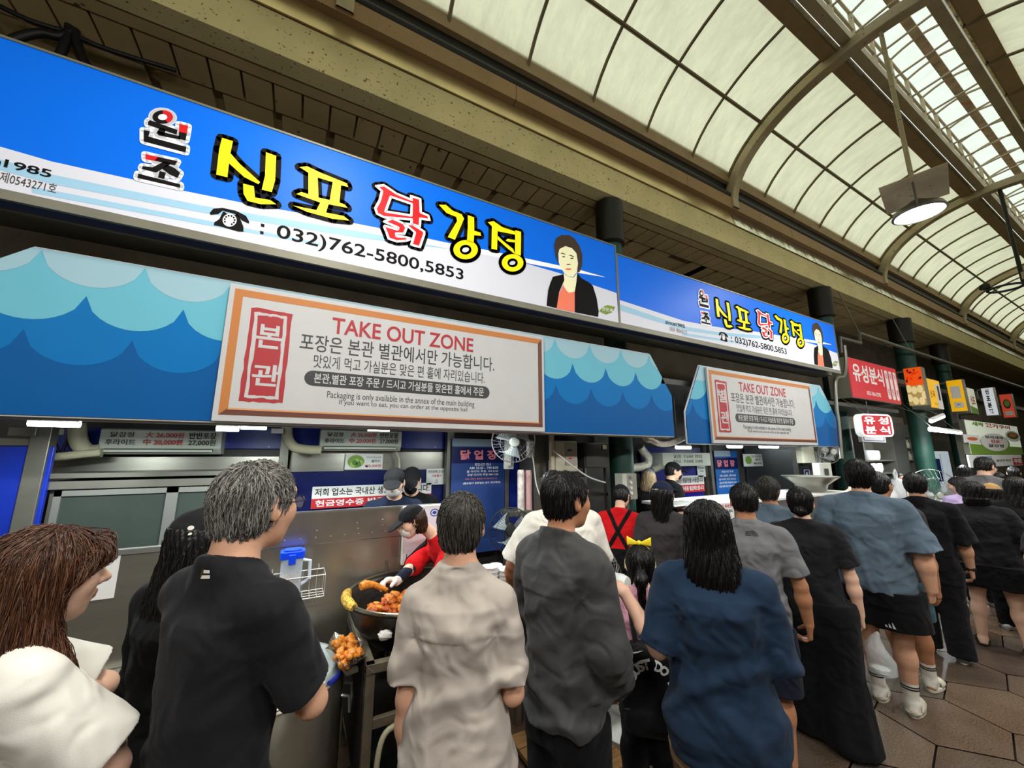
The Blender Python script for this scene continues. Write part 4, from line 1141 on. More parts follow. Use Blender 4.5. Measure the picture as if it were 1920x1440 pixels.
# chicken pieces
M_ch = [mat('glazed_chicken_orange', (204, 106, 34), .3, var=.35, vscale=45, bump=.5, bscale=70, coat=.2), mat('glazed_chicken_red', (178, 78, 24), .3, var=.35, vscale=45, bump=.5, bscale=70, coat=.2), mat('glazed_chicken_gold', (222, 136, 44), .25, var=.3, vscale=45, bump=.5, bscale=70, coat=.2)]
def lump(seed, mi, name='fried_chicken_piece'):
    rnd = random.Random(seed); bm = bmesh.new(); bmesh.ops.create_icosphere(bm, subdivisions=2, radius=1)
    ph_ = [rnd.uniform(0, 6.28) for _ in range(6)]
    for v in bm.verts:
        p = v.co.copy()
        k = 1+.22*math.sin(3.1*p.x+ph_[0])*math.sin(2.7*p.y+ph_[1])+.15*math.sin(5*p.z+ph_[2]+2*p.x)+.1*math.sin(8*p.y+ph_[3])*math.sin(7*p.x+ph_[4])
        v.co = Vector((p.x*.034*k, p.y*.024*k, p.z*.02*k))
    me = bpy.data.meshes.new(name); bm.to_mesh(me); bm.free()
    me.materials.append(M_ch[mi]); me.polygons.foreach_set('use_smooth', [True]*len(me.polygons))
    return me
lumps = [lump(s, s % 3) for s in range(7)]
rnd = random.Random(8)
def pieces(n, centre, heap, label, group, cat='food'):
    k = 0; pts = []
    while k < n:
        a, rr_ = rnd.uniform(0, 6.28), math.sqrt(rnd.random())
        x, y = rr_*math.cos(a), rr_*math.sin(a)
        z = heap(x, y, rnd.random())
        if z is None: continue
        o = bpy.data.objects.new('fried_chicken_piece', rnd.choice(lumps)); COL.objects.link(o)
        o.location = (centre[0]+x*centre[3], centre[1]+y*centre[3], z)
        o.rotation_euler = (rnd.uniform(-.6, .6), rnd.uniform(-.6, .6), rnd.uniform(0, 6.28))
        s = rnd.uniform(.62, .98); o.scale = (s, s, s)
        tag(o, label, cat, group); k += 1
def bowl_z(r):
    for (r0, z0), (r1, z1) in zip(pr_in, pr_in[1:]):
        if r0 <= r <= r1: return z0+(z1-z0)*(r-r0)/(r1-r0)
    return .13
def heap(x, y, q):
    r = math.hypot(x, y)
    px, py = x*.31, y*.31
    lo = bowl_z(math.hypot(px-.02, py-.03))+.03
    top = max(lo+.012, .125*(1-r*r*.6)-.01)
    return WC.z+lo+(top-lo)*(.25+.75*math.sqrt(q))
pieces(295, (WC.x-.02, WC.y-.03, 0, .31), heap, 'piece of saucy fried chicken in the black wok', 'saucy chicken pieces in the wok')
# foil tray of chicken between pot and wok
p = atZ(646, 1200, .79)
t = thing('foil_tray', 'foil lined tray of golden chicken wedged between the pot and the wok', 'tray', (float(p[0])-.015, 2.43, .77), .2)
b = MB(); vs = []
for (s_, z) in ((.6, 0), (1, .05), (1.08, .062)):
    for k in range(20):
        a = 2*math.pi*k/20; w_ = 1+.1*math.sin(5*a)+.06*math.sin(9*a+s_); vs.append((.075*s_*w_*math.cos(a), .17*s_*w_*math.sin(a), z+.012*math.sin(4*a+s_)))
vs.append((0, 0, 0))
b._add(vs, [(i*20+k, i*20+(k+1) % 20, (i+1)*20+(k+1) % 20, (i+1)*20+k) for i in range(2) for k in range(20)]+[(60, (k+1) % 20, k) for k in range(20)])
b.build('foil', M_foil2, t, smooth=True)
b = MB(); b.box(-.03, -.12, -.02, .03, .12, .0); b.build('support', M_frame2, t)
n0 = len(lumps); lumps = [lump(20+s, 2) for s in range(3)]
pieces(34, (float(p[0])-.015, 2.43, 0, .13), lambda x, y, q: None if abs(x) > .4 else .79+.04*q+.012, 'golden fried chicken piece in the foil tray beside the wok', 'golden chicken pieces in the foil tray')
# stock pot with lid
PC = Vector((-0.035, 2.56, 0.0)); PR_ = 0.362; PH = 0.72
t = thing('stock_pot', 'tall dented steel stock pot with flat lid beside the wok cart', 'pot', tuple(PC))
M_pot = mat('dented_pot_steel', (184, 178, 164), .36, .7, var=.18, vscale=5, bump=.25, bscale=6)
MB().lathe([(0, .06), (PR_-.02, .06), (PR_, .09), (PR_, PH-.02), (PR_+.012, PH), (PR_, PH+.006), (PR_-.012, PH-.01), (PR_-.015, PH-.05), (0, PH-.06)], n=56).build('body', M_pot, t, smooth=True)
b = MB()
for k in range(3):
    a = 2*math.pi*k/3; b.box(.25*math.cos(a)-.03, .25*math.sin(a)-.03, 0, .25*math.cos(a)+.03, .25*math.sin(a)+.03, .062)
b.build('burner_feet', M_dark, t)
MB().lathe([(0, PH+.012), (PR_-.075, PH+.012), (PR_-.06, PH+.022), (PR_-.02, PH+.02), (PR_-.005, PH+.008), (PR_-.02, PH+.003), (0, PH-.005)], n=56).build('lid', mat('cloudy_lid', (176, 184, 186), .35, .6, var=.1), t, smooth=True)
a0 = math.radians(-12)
b = MB(); cx, cy = PR_*math.cos(a0), PR_*math.sin(a0); tx, ty = -math.sin(a0), math.cos(a0); nx, ny = math.cos(a0), math.sin(a0)
b.tube([(cx-tx*.06, cy-ty*.06, .61), (cx-tx*.06+nx*.04, cy-ty*.06+ny*.04, .60), (cx-tx*.06+nx*.045, cy-ty*.06+ny*.045, .53), (cx+tx*.06+nx*.045, cy+ty*.06+ny*.045, .53), (cx+tx*.06+nx*.04, cy+ty*.06+ny*.04, .60), (cx+tx*.06, cy+ty*.06, .61)], .009, 8)
b.build('handle', M_alu, t, smooth=True)
b = MB(); b.tube([((PR_+.004)*math.cos(a), (PR_+.004)*math.sin(a), PH+.012) for a in np.linspace(-.75, .25, 10)], .014, 8); b.build('blue_trim', mat('blue_rubber', (34, 48, 150), .4), t, smooth=True)
t['label'] = t['label']
# hose, low tray and pipe on the ground
pipe('gas_hose', 'cream gas hose hanging down the front of the wok cart', 'hose', [(0.62, 2.24, .50), (0.50, 2.22, .49), (0.46, 2.20, .36), (0.47, 2.19, .15), (0.44, 2.12, .02), (0.36, 2.02, .02)], .014, M_cream2)
pipe('gas_hose', 'curly cream hose on the ground left of the wok cart', 'hose', [(0.30, 2.2, .06), (0.24, 2.14, .08), (0.25, 2.06, .04), (0.30, 2.0, .02), (0.33, 1.94, .02)], .013, M_cream2)
pipe('gas_pipe', 'grey pipe near the ground behind the curly hose', 'pipe', [(0.12, 2.02, .09), (0.2, 2.05, .09), (0.33, 2.1, .1)], .014, M_steel)
MB_ = MB(); MB_.lathe([(0, .0), (.15, .0), (.19, .03), (.2, .03), (.155, .01), (0, .01)], n=32)
tag(MB_.build('steel_tray', M_alu, None, smooth=True, loc=(0.16, 1.72, 0.0)), 'shallow steel tray on the ground below the stock pot', 'tray')
# ---- packing table with containers
TX0 = 1.46
t = thing('packing_table', 'stainless packing table between the wok cart and the white-shirted man', 'table', (TX0, 2.62, 0))
MB().box(0, 0, .74, .6, .52, .78).build('top', M_ss, t, bevel=.005)
for x in (0.02, .50):
    for y in (.02, .46): MB().box(x, y, 0, x+.04, y+.04, .74).build('leg', M_frame2 if x < .1 else M_white, t)
MB().box(.02, .03, .25, .54, .49, .28).build('shelf', M_ssd, t)
M_tub = mat('frosted_tub', (232, 236, 234), .3, trans=.0)
def tubs(u, v, n, r, label, group, zb_=.781, Y=2.86):
    p = atZ(u, v, zb_)
    c = MB(); c.lathe([(0, 0), (r*.9, 0), (r, .026), (r*1.04, .027), (r*1.04, .03), (0, .03)], n=28)
    first = c.build('food_container', M_tub, None, smooth=True)
    for k in range(n):
        o = first if k == 0 else first.copy()
        if k: COL.objects.link(o)
        o.location = (float(p[0]), float(p[1]), zb_+.031*k); tag(o, label, 'container', group)
tubs(918, 1108, 6, .072, 'clear round food container in the left stack on the packing table', 'left stack of clear containers')
tubs(949, 1104, 5, .08, 'clear round food container in the right stack on the packing table', 'right stack of clear containers')
p = atZ(930, 1062, .881)
t = thing('steel_bowl', 'wide steel bowl behind the stacks of clear containers', 'bowl', (1.76, 2.96, .781))
MB().lathe([(0, 0), (.11, 0), (.15, .03), (.2, .12), (.215, .125), (.21, .13), (.195, .12), (.145, .04), (.1, .015), (0, .012)], n=40).build('body', M_ss, t, smooth=True)
t = thing('sauce_tub', 'white tub with red and yellow label beside the steel bowl', 'tub', (1.53, 3.08, .781))
MB().lathe([(0, 0), (.05, 0), (.056, .14), (0, .14)], n=24).build('body', T_wht, t, smooth=True)
MB().lathe([(.0535, .04), (.0565, .11)], n=24).build('label_wrap', mat('red_yellow_wrap', (220, 150, 40), .5, spots=((190, 30, 30), 9, .5)), t, smooth=True)
MB().lathe([(0, .165), (.055, .165), (.06, .155), (.06, .14), (0, .14)], n=24).build('lid', T_wht, t, smooth=True)
M_bag = mat('white_plastic_bag', (232, 236, 240), .35, bump=.9, bscale=14)
def blob(name, label, cat, loc, r, m, seed=0, group=None):
    bm = bmesh.new(); bmesh.ops.create_icosphere(bm, subdivisions=3, radius=1); rg = random.Random(seed); q = [rg.uniform(0, 6) for _ in range(4)]
    for v in bm.verts:
        p = v.co; k = 1+.18*math.sin(4*p.x+q[0])*math.sin(5*p.y+q[1])+.12*math.sin(9*p.z+q[2]+3*p.x)
        v.co = Vector((p.x*r[0]*k, p.y*r[1]*k, max(-r[2], p.z*r[2]*k)+r[2]))
    me = bpy.data.meshes.new(name); bm.to_mesh(me); bm.free()
    return tag(link(name, me, None, m, loc, smooth=True), label, cat, group)
blob('plastic_bag', 'crumpled white plastic bag right of the clear containers', 'bag', (1.86, 2.74, .781), (.08, .07, .09), M_bag, 2)
# wooden step and back shelves
t = thing('wooden_step', 'low wooden step board beside the black-trousered man in white', 'step', (1.35, 1.98, 0))
M_wood = mat('worn_wood', (126, 92, 50), .6, var=.3, vscale=6, stretch=(1, 8, 8))
for k in range(4): MB().box(0, k*.135, .03, .54, k*.135+.128, .06).build('plank', M_wood, t, bevel=.003)
for x in (.06, .42): MB().box(x, 0, 0, x+.06, .53, .03).build('batten', M_wood, t)
t = thing('back_shelf', 'dark steel shelving behind the workers in red', 'shelf', (2.42, 3.52, 0))
for z in (.85, 1.38): MB().box(0, 0, z, .78, .4, z+.03).build('shelf_board', M_ssd, t)
for x in (0, .75):
    for y in (0, .37): MB().box(x, y, 0, x+.03, y+.03, 1.7).build('upright', M_ssd, t)
t = thing('cooking_pot', 'plain aluminium pot on the dark shelving behind the dark-jacketed man', 'pot', (2.86, 3.70, 1.412))
MB().lathe([(0, 0), (.13, 0), (.14, .02), (.14, .17), (.15, .175), (.15, .185), (0, .19)], n=32).build('body', M_alu, t, smooth=True)
# ================================================================ second chicken stall
KY2 = 4.2
x_l, x_r = XZ(1180, 860, KY2)[0], 7.4
slab('blue_panel', 'blue wall panel behind the second stall, above the open serving counter', 'wall panel', (1200, 838), (1326, 990), KY2-.12, .03, mat('royal_panel', (22, 26, 130), .3, var=.12))
o = slab('price_board', 'grey price box with lettering above the capped worker in the second stall', 'sign', (1242, 849), (1333, 873), KY2-.32, .2, M_acw)
text('price_lettering', [('닭강정', (.22, .6, .36, .86), .02, 1, 2), ('후라이드', (.2, .22, .36, .5), .02, 1, 2), ('大 26,000원', (.42, .6, .62, .86), .02, 1, 2), ('中 20,000원', (.42, .22, .62, .5), .02, 1, 2), ('반반포장', (.66, .6, .82, .86), .02, 1, 2), ('27,000원', (.66, .22, .82, .5), .02, 1, 2)], PR, o, on(o)); clear(o)
o = slab('notice_banner', 'white and red banner on the blue panel of the second stall', 'banner', (1262, 893), (1322, 921), KY2-.14, .012, M_paper)
f = on(o); flat('red_band', [([(0, 0), (1, 0), (1, .45), (0, .45)], [], 1, 1)], PR, o, f)
text('lettering', [('국내산 생닭만을 사용합니다', (.03, .56, .97, .9), .02, 2, 2), ('현금영수증을 발급해드립니다', (.05, .1, .97, .38), .02, 2, 4)], PR, o, f); clear(o)
o = slab('paper_notice', 'white notice above the banner of the second stall', 'notice', (1307, 874), (1324, 894), KY2-.14, .008, M_paper)
text('lettering', [('한정판매', (.1, .7, .9, .9), .02, 1, 2), ('사용불가', (.2, .45, .8, .62), .01, 1, 2)], PR, o, on(o)); clear(o)
o = slab('opening_hours_banner', 'navy and blue opening-hours banner in the second stall', 'banner', (1338, 845), (1392, 952), KY2-.10, .012, mat('banner_bright_blue', (20, 92, 168), .5))
f = on(o); flat('printed_bands', [([(0, .68), (1, .68), (1, .88), (0, .88)], [], 1, 4), ([(0, .9), (.7, .9), (.7, 1), (0, 1)], [], 1, 1)], BM_, o, f)
text('lettering', [('닭 업 장', (.1, .72, .85, .84), .04, 2, 5), ('영업시간 안내', (.25, .62, .75, .655), .01, 2, 3), ('AM 10:30 - PM 8:00', (.15, .55, .85, .585), .01, 2, 3), ('홀 마지막 주문 PM 8:20', (.12, .49, .85, .525), .01, 2, 3), ('포장 마지막 주문 PM 7:30', (.12, .43, .85, .465), .01, 2, 3), ('매월 셋째주 월요일 정기휴무입니다', (.1, .37, .9, .405), .01, 2, 3)], BM_, o, f); clear(o)
slab('dark_panel', 'pair of dark brushed panels behind the second stall, right of the banner', 'wall panel', (1396, 842), (1498, 960), KY2-.12, .03, mat('dark_brushed', (58, 62, 70), .35, .6, var=.15, stretch=(6, 1, .3)))
o = slab('salad_sign', 'white salad price sign with green leaf on the dark panels', 'sign', (1393, 851), (1431, 874), KY2-.135, .012, M_paper)
flat('cabbage_print', [(ring(.25, .5, .17, .32, 18), [], 1, 3)], PR, o, on(o))
text('lettering', [('치킨과 환상궁합', (.4, .72, .95, .86), .01, 1, 2), ('샐러드', (.6, .44, .9, .62), .02, 1, 2), ('₩3,000원', (.52, .14, .94, .34), .02, 1, 2)], PR, o, on(o)); clear(o)
pipe('duct', 'crinkled silver duct looping under the right end of the long awning', 'duct', [(float(atY(1203, 800, 2.95)[0]), 2.95, 2.61)]+aY([(1207, 812), (1222, 826), (1242, 833), (1262, 830), (1284, 820)], 2.95), .032, M_silverhose)
pipe('duct', 'crinkled silver duct rising behind the breaker box', 'duct', aY([(1182, 878), (1196, 876), (1212, 872), (1215, 858), (1206, 846), (1200, 838)], KY2-.24), .06, M_silverhose)
pipe('duct', 'thin silver duct running to the grey price box', 'duct', aY([(1222, 882), (1236, 876), (1246, 872)], KY2-.24), .05, M_silverhose)
post('steel post right of the second stall, beside the green column', 1503, 830, 990, 3.5, .06, M_ss)
post('steel post right of the second banner', 1332, 838, 990, KY2-.2, .06, M_ssd)
t = thing('counter', 'serving counter of the second stall behind the queue', 'counter', (3.55, 2.75, 0))
z2 = float(atY(1345, 950, 2.75)[2])
MB().box(0, 0, 0, 3.6, .03, z2).build('front_panel', M_ss, t)
MB().box(0, -.02, z2, 3.6, .6, z2+.03).build('top', M_white, t, bevel=.004)
o = slab('paper_notice', 'white notice with red lines leaning on the serving counter', 'notice', (1344, 944), (1378, 974), 2.68, .01, M_paper)
text('lettering', [('포장 주문은', (.08, .7, .92, .9), .03, 1, 1), ('줄을 서주세요', (.08, .42, .92, .62), .02, 1, 2), ('감사합니다', (.2, .12, .8, .3), .02, 1, 2)], PR, o, on(o)); clear(o); o.location.z = max(o.location.z, 0)
t = thing('serving_tray', 'steel tray on the counter in front of the capped worker', 'tray', (3.62, 2.9, z2+.031))
MB().box(-.25, -.15, 0, .25, .15, .02).build('tray', M_alu, t, bevel=.01)
t = thing('steel_bowl', 'big steel bowl raised on the counter at the right end of the second stall', 'bowl', (float(atY(1535, 930, 2.9)[0]), 2.98, z2+.031))
MB().lathe([(0, 0), (.16, 0), (.18, .02), (.2, .1), (.33, .2), (.35, .21), (.35, .22), (.33, .215), (.18, .1), (.1, .03), (0, .03)], n=40).build('body', M_ss, t, smooth=True)
o = slab('number_plate', 'navy plate with a white figure five under the second stall wall box', 'sign', (1506, 880), (1520, 896), 3.405, .01, M_navy)
text('numeral', [('5', (.32, .15, .68, .62), .03, 1, 4)], PR, o, on(o)); flat('border', [([(.06, .05), (.94, .05), (.94, .95), (.06, .95)], [[(.12, .1), (.88, .1), (.88, .9), (.12, .9)]], 1, 4)], PR, o, on(o)); clear(o)
o = slab('meter_box', 'cream wall box above the navy number plate', 'electric meter', (1503, 838), (1530, 868), 3.28, .1, mat('meter_cream', (206, 204, 180), .45), bevel=.01); MB().box(-.04, -.008, .05, .04, .0, .14).build('window', M_acw, o); clear(o)
o = slab('breaker_box', 'clear-lidded breaker box beside the green column of the short awning', 'fuse box', (1535, 868), (1562, 896), 3.1, .1, M_acw, bevel=.01); MB().box(-.06, -.012, .03, .06, .0, .15).build('window', M_darkw, o); clear(o)
tag(MB().box(0, 0, 0, 1.0, .03, 2.62).build('steel_partition', M_dark, None, loc=(XZ(1500, 850, 3.4)[0], 3.42, 0)), 'black partition behind the cream wall box and number plate', 'partition')

# ================================================================ snack stall and far signs
M_signred, M_signyel, M_signyel2 = lit('snack_sign_red', (184, 44, 52), .32), lit('far_sign_yellow', (232, 178, 50), .35), lit('far_sign_deep_yellow', (240, 180, 20), .35)
FYS = 2.8
def sign_flat(name, label, tl, br, Y, m, th=.25, items=(), shapes=(), mats=None):
    a, c = XZ(tl[0], tl[1], Y), XZ(br[0], br[1], Y)
    w, h = abs(c[0]-a[0]), abs(a[1]-c[1])
    t = thing(name, label, 'sign', ((a[0]+c[0])/2, Y, min(a[1], c[1])))
    MB().box(-w/2, .01, 0, w/2, th, h).build('cabinet', M_frame, t)
    MB().box(-w/2+.01, 0, .01, w/2-.01, .012, h-.01).build('face_panel', m, t)
    f = lambda p, q, lay: (p*w-w/2, -.001*lay, q*h)
    if shapes: flat('print', [(s_, list(hl), ly, k) for s_, hl, ly, k in shapes], mats or PR, t, f)
    if items: text('lettering', items, mats or PR, t, f)
    return t
def sign_blade(name, label, X, y0, y1, z0, z1, m, items=(), shapes=(), mats=None, th=.2):
    """sign standing out from the row toward the street, facing the camera side (-X)"""
    w, h = y0-y1, z1-z0
    t = thing(name, label, 'sign', (X, (y0+y1)/2, z0))
    MB().box(.01, -w/2, 0, th, w/2, h).build('cabinet', M_frame, t)
    MB().box(0, -w/2+.01, .01, .012, w/2-.01, h-.01).build('face_panel', m, t)
    f = lambda p, q, lay: (-.002*lay, w/2-p*w, q*h)
    MB().box(.06, w/2-.05, h-.06, .1, w/2+3.06-y0, h-.02).build('bracket', M_ssd, t); MB().box(.06, w/2+2.98-y0, min(h-.06, 3.34-z0), .1, w/2+3.06-y0, max(h-.02, 3.40-z0)).build('bracket', M_ssd, t)
    if shapes: flat('print', [(s_, list(hl), ly, k) for s_, hl, ly, k in shapes], mats or PR, t, f)
    if items: text('lettering', items, mats or PR, t, f)
    return t
def blade_px(name, label, uL, uR, vT, vB, Yw, m, **k):
    """blade whose wall-side edge is at column uL on depth Yw and whose street edge is at column uR"""
    X, z1 = XZ(uL, vT, Yw); z0 = XZ(uL, vB, Yw)[1]
    vm = (vT+vB)/2
    y1 = float(atX(uR, vm, X)[1])
    return sign_blade(name, label, X, Yw, y1, z0, z1, m, **k)
W5 = [T_wht, T_red, T_blk, T_grn, T_wht]
strips = [(rrect(x, .1, x+.065, .88, .03), [], 1, 0) for x in (.72, .815, .91)]
sign_flat('snack_sign', 'red snack shop sign with big white lettering, right of the blue signs', (1587, 668), (1691, 759), FYS, M_signred, .3,
          [('유성분식', (.07, .42, .68, .88), .028, 1, 0), ('032-766-2292', (.28, .12, .56, .22), .02, 1, 0), ('김밥', (.735, .66, .77, .82), .02, 2, 1), ('순대', (.735, .2, .77, .4), .02, 2, 1), ('튀김', (.83, .66, .865, .82), .02, 2, 1), ('만두', (.83, .2, .865, .4), .02, 2, 1), ('우동', (.925, .66, .96, .82), .02, 2, 1), ('라면', (.925, .2, .96, .4), .02, 2, 1)], strips, W5)
F_or, F_or2, F_dk, F_bean, F_bean2 = lit('print_stew_orange', (238, 84, 20), .4), lit('print_stew_red', (214, 50, 14), .4), lit('print_dark_red', (96, 20, 10), .2), lit('print_bun', (226, 206, 150), .4), lit('print_bun_shade', (176, 148, 92), .35)
sh = [([(0, .52), (1, .52), (1, 1), (0, 1)], [], 1, 0), ([(0, 0), (1, 0), (1, .52), (0, .52)], [], 1, 4)]
rg = random.Random(5)
for k in range(16): sh.append((ring(rg.uniform(.08, .92), rg.uniform(.58, .95), rg.uniform(.05, .12), rg.uniform(.02, .04), 8), [], 2, rg.choice((1, 2))))
for x, y in ((.12, .45), (.42, .4), (.75, .42), (.95, .25), (.1, .2), (.4, .12), (.75, .1)): sh.append((ring(x, y, .17, .105, 14), [], 3, 3))
sh = [([(min(max(p, 0), 1), min(max(q, 0), 1)) for p, q in o_], h_, l_, k_) for o_, h_, l_, k_ in sh]
blade_px('food_photo_sign', 'sign with a photo of orange stew above pale buns, right of the red sign', 1693, 1733, 692, 759, FYS, F_or, shapes=sh, mats=[F_or, F_or2, F_dk, F_bean, F_bean2])
sign_flat('noodle_sign', 'yellow shop sign with a white sweep, beyond the food photo sign', (1736, 708), (1771, 768), FYS+.05, M_signyel, .3, [('신 옥', (.1, .35, .45, .6), .02, 1, 2), ('777-0000'[:3], (.3, .1, .6, .18), .0, 1, 2)], [([(.55, .0), (.62, .5), (.5, .85), (.98, .85), (.98, 0)], [], 1, 0), ([(.72, .3), (.86, .3), (.86, .8), (.72, .8)], [], 2, 2)], PR)
blade_px('menu_sign', 'deep yellow blade sign with a white square, beyond the noodle sign', 1772, 1810, 714, 771, FYS+.05, M_signyel2, shapes=[(rrect(.2, .42, .78, .8, .03), [], 1, 0), (rrect(.25, .12, .82, .3, .03), [], 1, 0)], items=[('칼국수', (.42, .2, .62, .25), .02, 2, 2)])
sign_flat('grill_sign', 'pale shop sign with orange lettering and grass, left of the white vertical sign', (1812, 726), (1836, 777), FYS+.1, lit('far_sign_pale', (208, 212, 186), .3), .3, [('신포', (.2, .35, .8, .7), .04, 2, 1)], [([(0, 0), (1, 0), (1, .2), (0, .3)], [], 1, 3)], PR)
blade_px('vertical_sign', 'white blade sign with black vertical lettering', 1838, 1868, 728, 778, FYS+.1, lit('far_sign_white', (216, 220, 228), .35), items=[('신', (.3, .76, .6, .95), .05, 1, 2), ('포', (.3, .52, .6, .71), .05, 1, 2), ('본', (.3, .28, .6, .47), .05, 1, 2), ('점', (.3, .05, .6, .24), .05, 1, 2)])
blade_px('stew_sign', 'small red blade sign with a round bowl picture at far right', 1872, 1901, 740, 782, FYS+.2, lit('far_sign_red', (206, 72, 52), .32), shapes=[(ring(.5, .58, .3, .2, 18), [], 1, 2), (ring(.5, .6, .23, .14, 18), [], 2, 3), (rrect(.2, .1, .82, .27, .03), [], 1, 0)])
# hanging lit sign of the snack stall
ZSN = XZ(1691, 759, FYS)[1]-.004
a, c = XZ(1612, 773, 2.55), XZ(1674, 820, 2.55)
t = thing('hanging_sign', 'rounded red and white lit sign hanging before the snack stall', 'sign', ((a[0]+c[0])/2, 2.55, c[1]), math.radians(-16))
w, h = (c[0]-a[0])*.62, a[1]-c[1]
MB().prism(rrect(-w/2, 0, w/2, h, .09), 0, .09, 'y').build('light_box', lit('sign_glow_white', (244, 250, 250), .45), t)
f = lambda p, q, lay: (p*w-w/2, -.001-.001*lay, q*h)
flat('face_print', [(rrect(.06, .07, .94, .93, .1), [], 1, 1)], [T_wht, M_signred, lit('sign_spark', (250, 180, 40), .9)], t, f)
text('lettering', [('유', (.12, .54, .46, .88), .03, 2, 0), ('성', (.55, .54, .88, .88), .03, 2, 0), ('분', (.12, .12, .46, .46), .03, 2, 0), ('식', (.55, .12, .88, .46), .03, 2, 0)], [lit('letter_glow', (250, 250, 250), .4)], t, f)
b = MB(); b.tube([(-.2*w, .045, h), (-.2*w, .36, ZSN-c[1])], .006, 5); b.tube([(.2*w, .045, h), (.2*w, .42, ZSN-c[1])], .006, 5); b.build('chain', M_ssd, t)
o = slab('back_sign', 'pale blue-edged sign partly hidden behind the hanging red sign', 'sign', (1611, 790), (1662, 830), 2.85, .05, T_wht)
MB().tube([(0, .03, o['h']), (0, .03, ZSN-o.location.z)], .008, 6).build('hanger', M_ssd, o)
flat('blue_border', [(rrect(.06, .06, .94, .94, .06), [rrect(.09, .1, .91, .9, .05)], 1, 5)], PR, o, on(o)); clear(o)
# beam the shop signs are fixed to
for nm, zt_, zl_ in (('beam', 3.32, 3.25),):
    tag(MB().box(XZ(1575, 700, 3.1)[0], 3.05, 3.32, 33.9, 3.2, 3.42).build('sign_beam', M_wall, None), 'long dark beam that carries the row of far shop signs', 'beam')
# shelves and fronts of the snack stall
sy = 3.75
o = slab('stall_wall', 'grey wooden rear wall of the snack stall with posters', 'wall panel', (1574, 770), (1725, 960), sy+.3, .05, mat('stall_grey', (120, 112, 98), .7, var=.2)); clear(o)
o = slab('poster', 'faded poster with a maroon top on the snack stall wall', 'poster', (1578, 795), (1597, 860), sy+.26, .03, mat('poster_beige', (156, 150, 120), .6)); flat('print', [([(0, .72), (1, .72), (1, 1), (0, 1)], [], 1, 1), ([(.1, .45), (.9, .45), (.9, .68), (.1, .68)], [], 1, 0), ([(.3, .1), (.5, .1), (.5, .25), (.3, .25)], [], 1, 6)], PR+[mat('print_gold', (210, 160, 50), .5)], o, on(o)); clear(o)
t = thing('cupboard', 'open grey cupboard with stacked white crockery in the snack stall', 'cupboard', (XZ(1645, 880, sy)[0], sy-.1, 0))
wx = XZ(1678, 880, sy)[0]-XZ(1620, 880, sy)[0]
MB().box(-wx/2, .35, 0, wx/2, .38, 2.4).build('back', M_ssd, t)
for x in (-wx/2, wx/2-.05): MB().box(x, 0, 0, x+.05, .35, 2.4).build('side', M_ssd, t)
zsh = [XZ(1645, v, sy)[1] for v in (862, 886, 910)]
for z in zsh: MB().box(-wx/2+.05, 0, z-.03, wx/2-.05, .35, z).build('shelf_board', M_ssd, t)
xs = t.location.x
for k, (dx, z, r_2, lab) in enumerate(((-.2, zsh[0], .13, 'white stack of lidded tubs on the top cupboard shelf'), (.14, zsh[0], .10, 'smaller white stack of bowls right of the tubs on the top shelf'), (-.2, zsh[1], .11, 'white bowl stack on the middle cupboard shelf'), (.12, zsh[1], .12, 'round white lid leaning on the middle cupboard shelf'))):
    tag(MB().lathe([(0, 0), (r_2*.8, 0), (r_2, .06), (r_2, .16), (r_2*.9, .2), (0, .21)], n=20).build('crockery_stack', T_wht, None, smooth=True, loc=(xs+dx, sy+.06, z+.001)), lab, 'crockery')
t = thing('snack_rack', 'glass-shelved snack rack left of the third green column', 'rack', (XZ(1703, 860, sy)[0], sy-.1, 0))
for x in (-.35, .3): MB().box(x, 0, 0, x+.05, .3, 2.6).build('upright', M_alu, t)
for v in (818, 840, 862): MB().box(-.3, 0, XZ(1703, v, sy)[1]-.02, .3, .3, XZ(1703, v, sy)[1]).build('shelf_board', M_alu, t)
MB().box(-.3, .27, .6, .3, .3, XZ(1703, 866, sy)[1]).build('back', M_ssd, t)
rg = random.Random(2)
for v in (840, 862):
    for k in range(6):
        tag(MB().lathe([(0, 0), (.035, 0), (.04, .1), (.02, .16), (.015, .2), (0, .2)], n=10).build('snack_jar', mat('jar_beige', (206, 200, 170), .3), None, smooth=True, loc=(t.location.x-.25+.1*k, sy+.04, XZ(1703, v, sy)[1]+.001)), 'small beige jar on the snack rack', 'jar', 'small jars on the snack rack')
t = thing('serving_table', 'long serving table of the snack stall behind the queue', 'table', (XZ(1600, 930, 2.6)[0]+.3, 2.55, 0))
MB().box(0, 0, .98, 4.6, .5, 1.02).build('top', M_ss, t); MB().box(0, .02, 0, 4.6, .06, .98).build('front_panel', M_ssd, t)
for (u, lab, seed) in ((1652, 'white carrier bag with tied handles at the left on the snack stall table', 3), (1690, 'white carrier bag with tied handles at the right on the snack stall table', 4)):
    p = atY(u, 925, 2.75)
    t = thing('carrier_bag', lab, 'bag', (float(p[0]), 2.78, 1.021))
    bm = MB(); bm.lathe([(0, 0), (.2, 0), (.23, .05), (.22, .2), (.16, .32), (.05, .42), (0, .43)], n=20); bm.build('sack', M_bag, t, smooth=True)
    bm = MB(); bm.tube([(-.05, 0, .38), (-.08, 0, .5), (-.02, 0, .57), (.03, 0, .5), (.0, 0, .4)], .018, 6); bm.build('handles', M_bag, t, smooth=True)
p = atY(1588, 905, 2.8)
blob('food_box', 'pale pink carton on the table behind the tall man in blue grey', 'box', (float(p[0]), 2.75, 1.021), (.14, .12, .17), mat('pink_carton', (226, 190, 176), .6), 5)
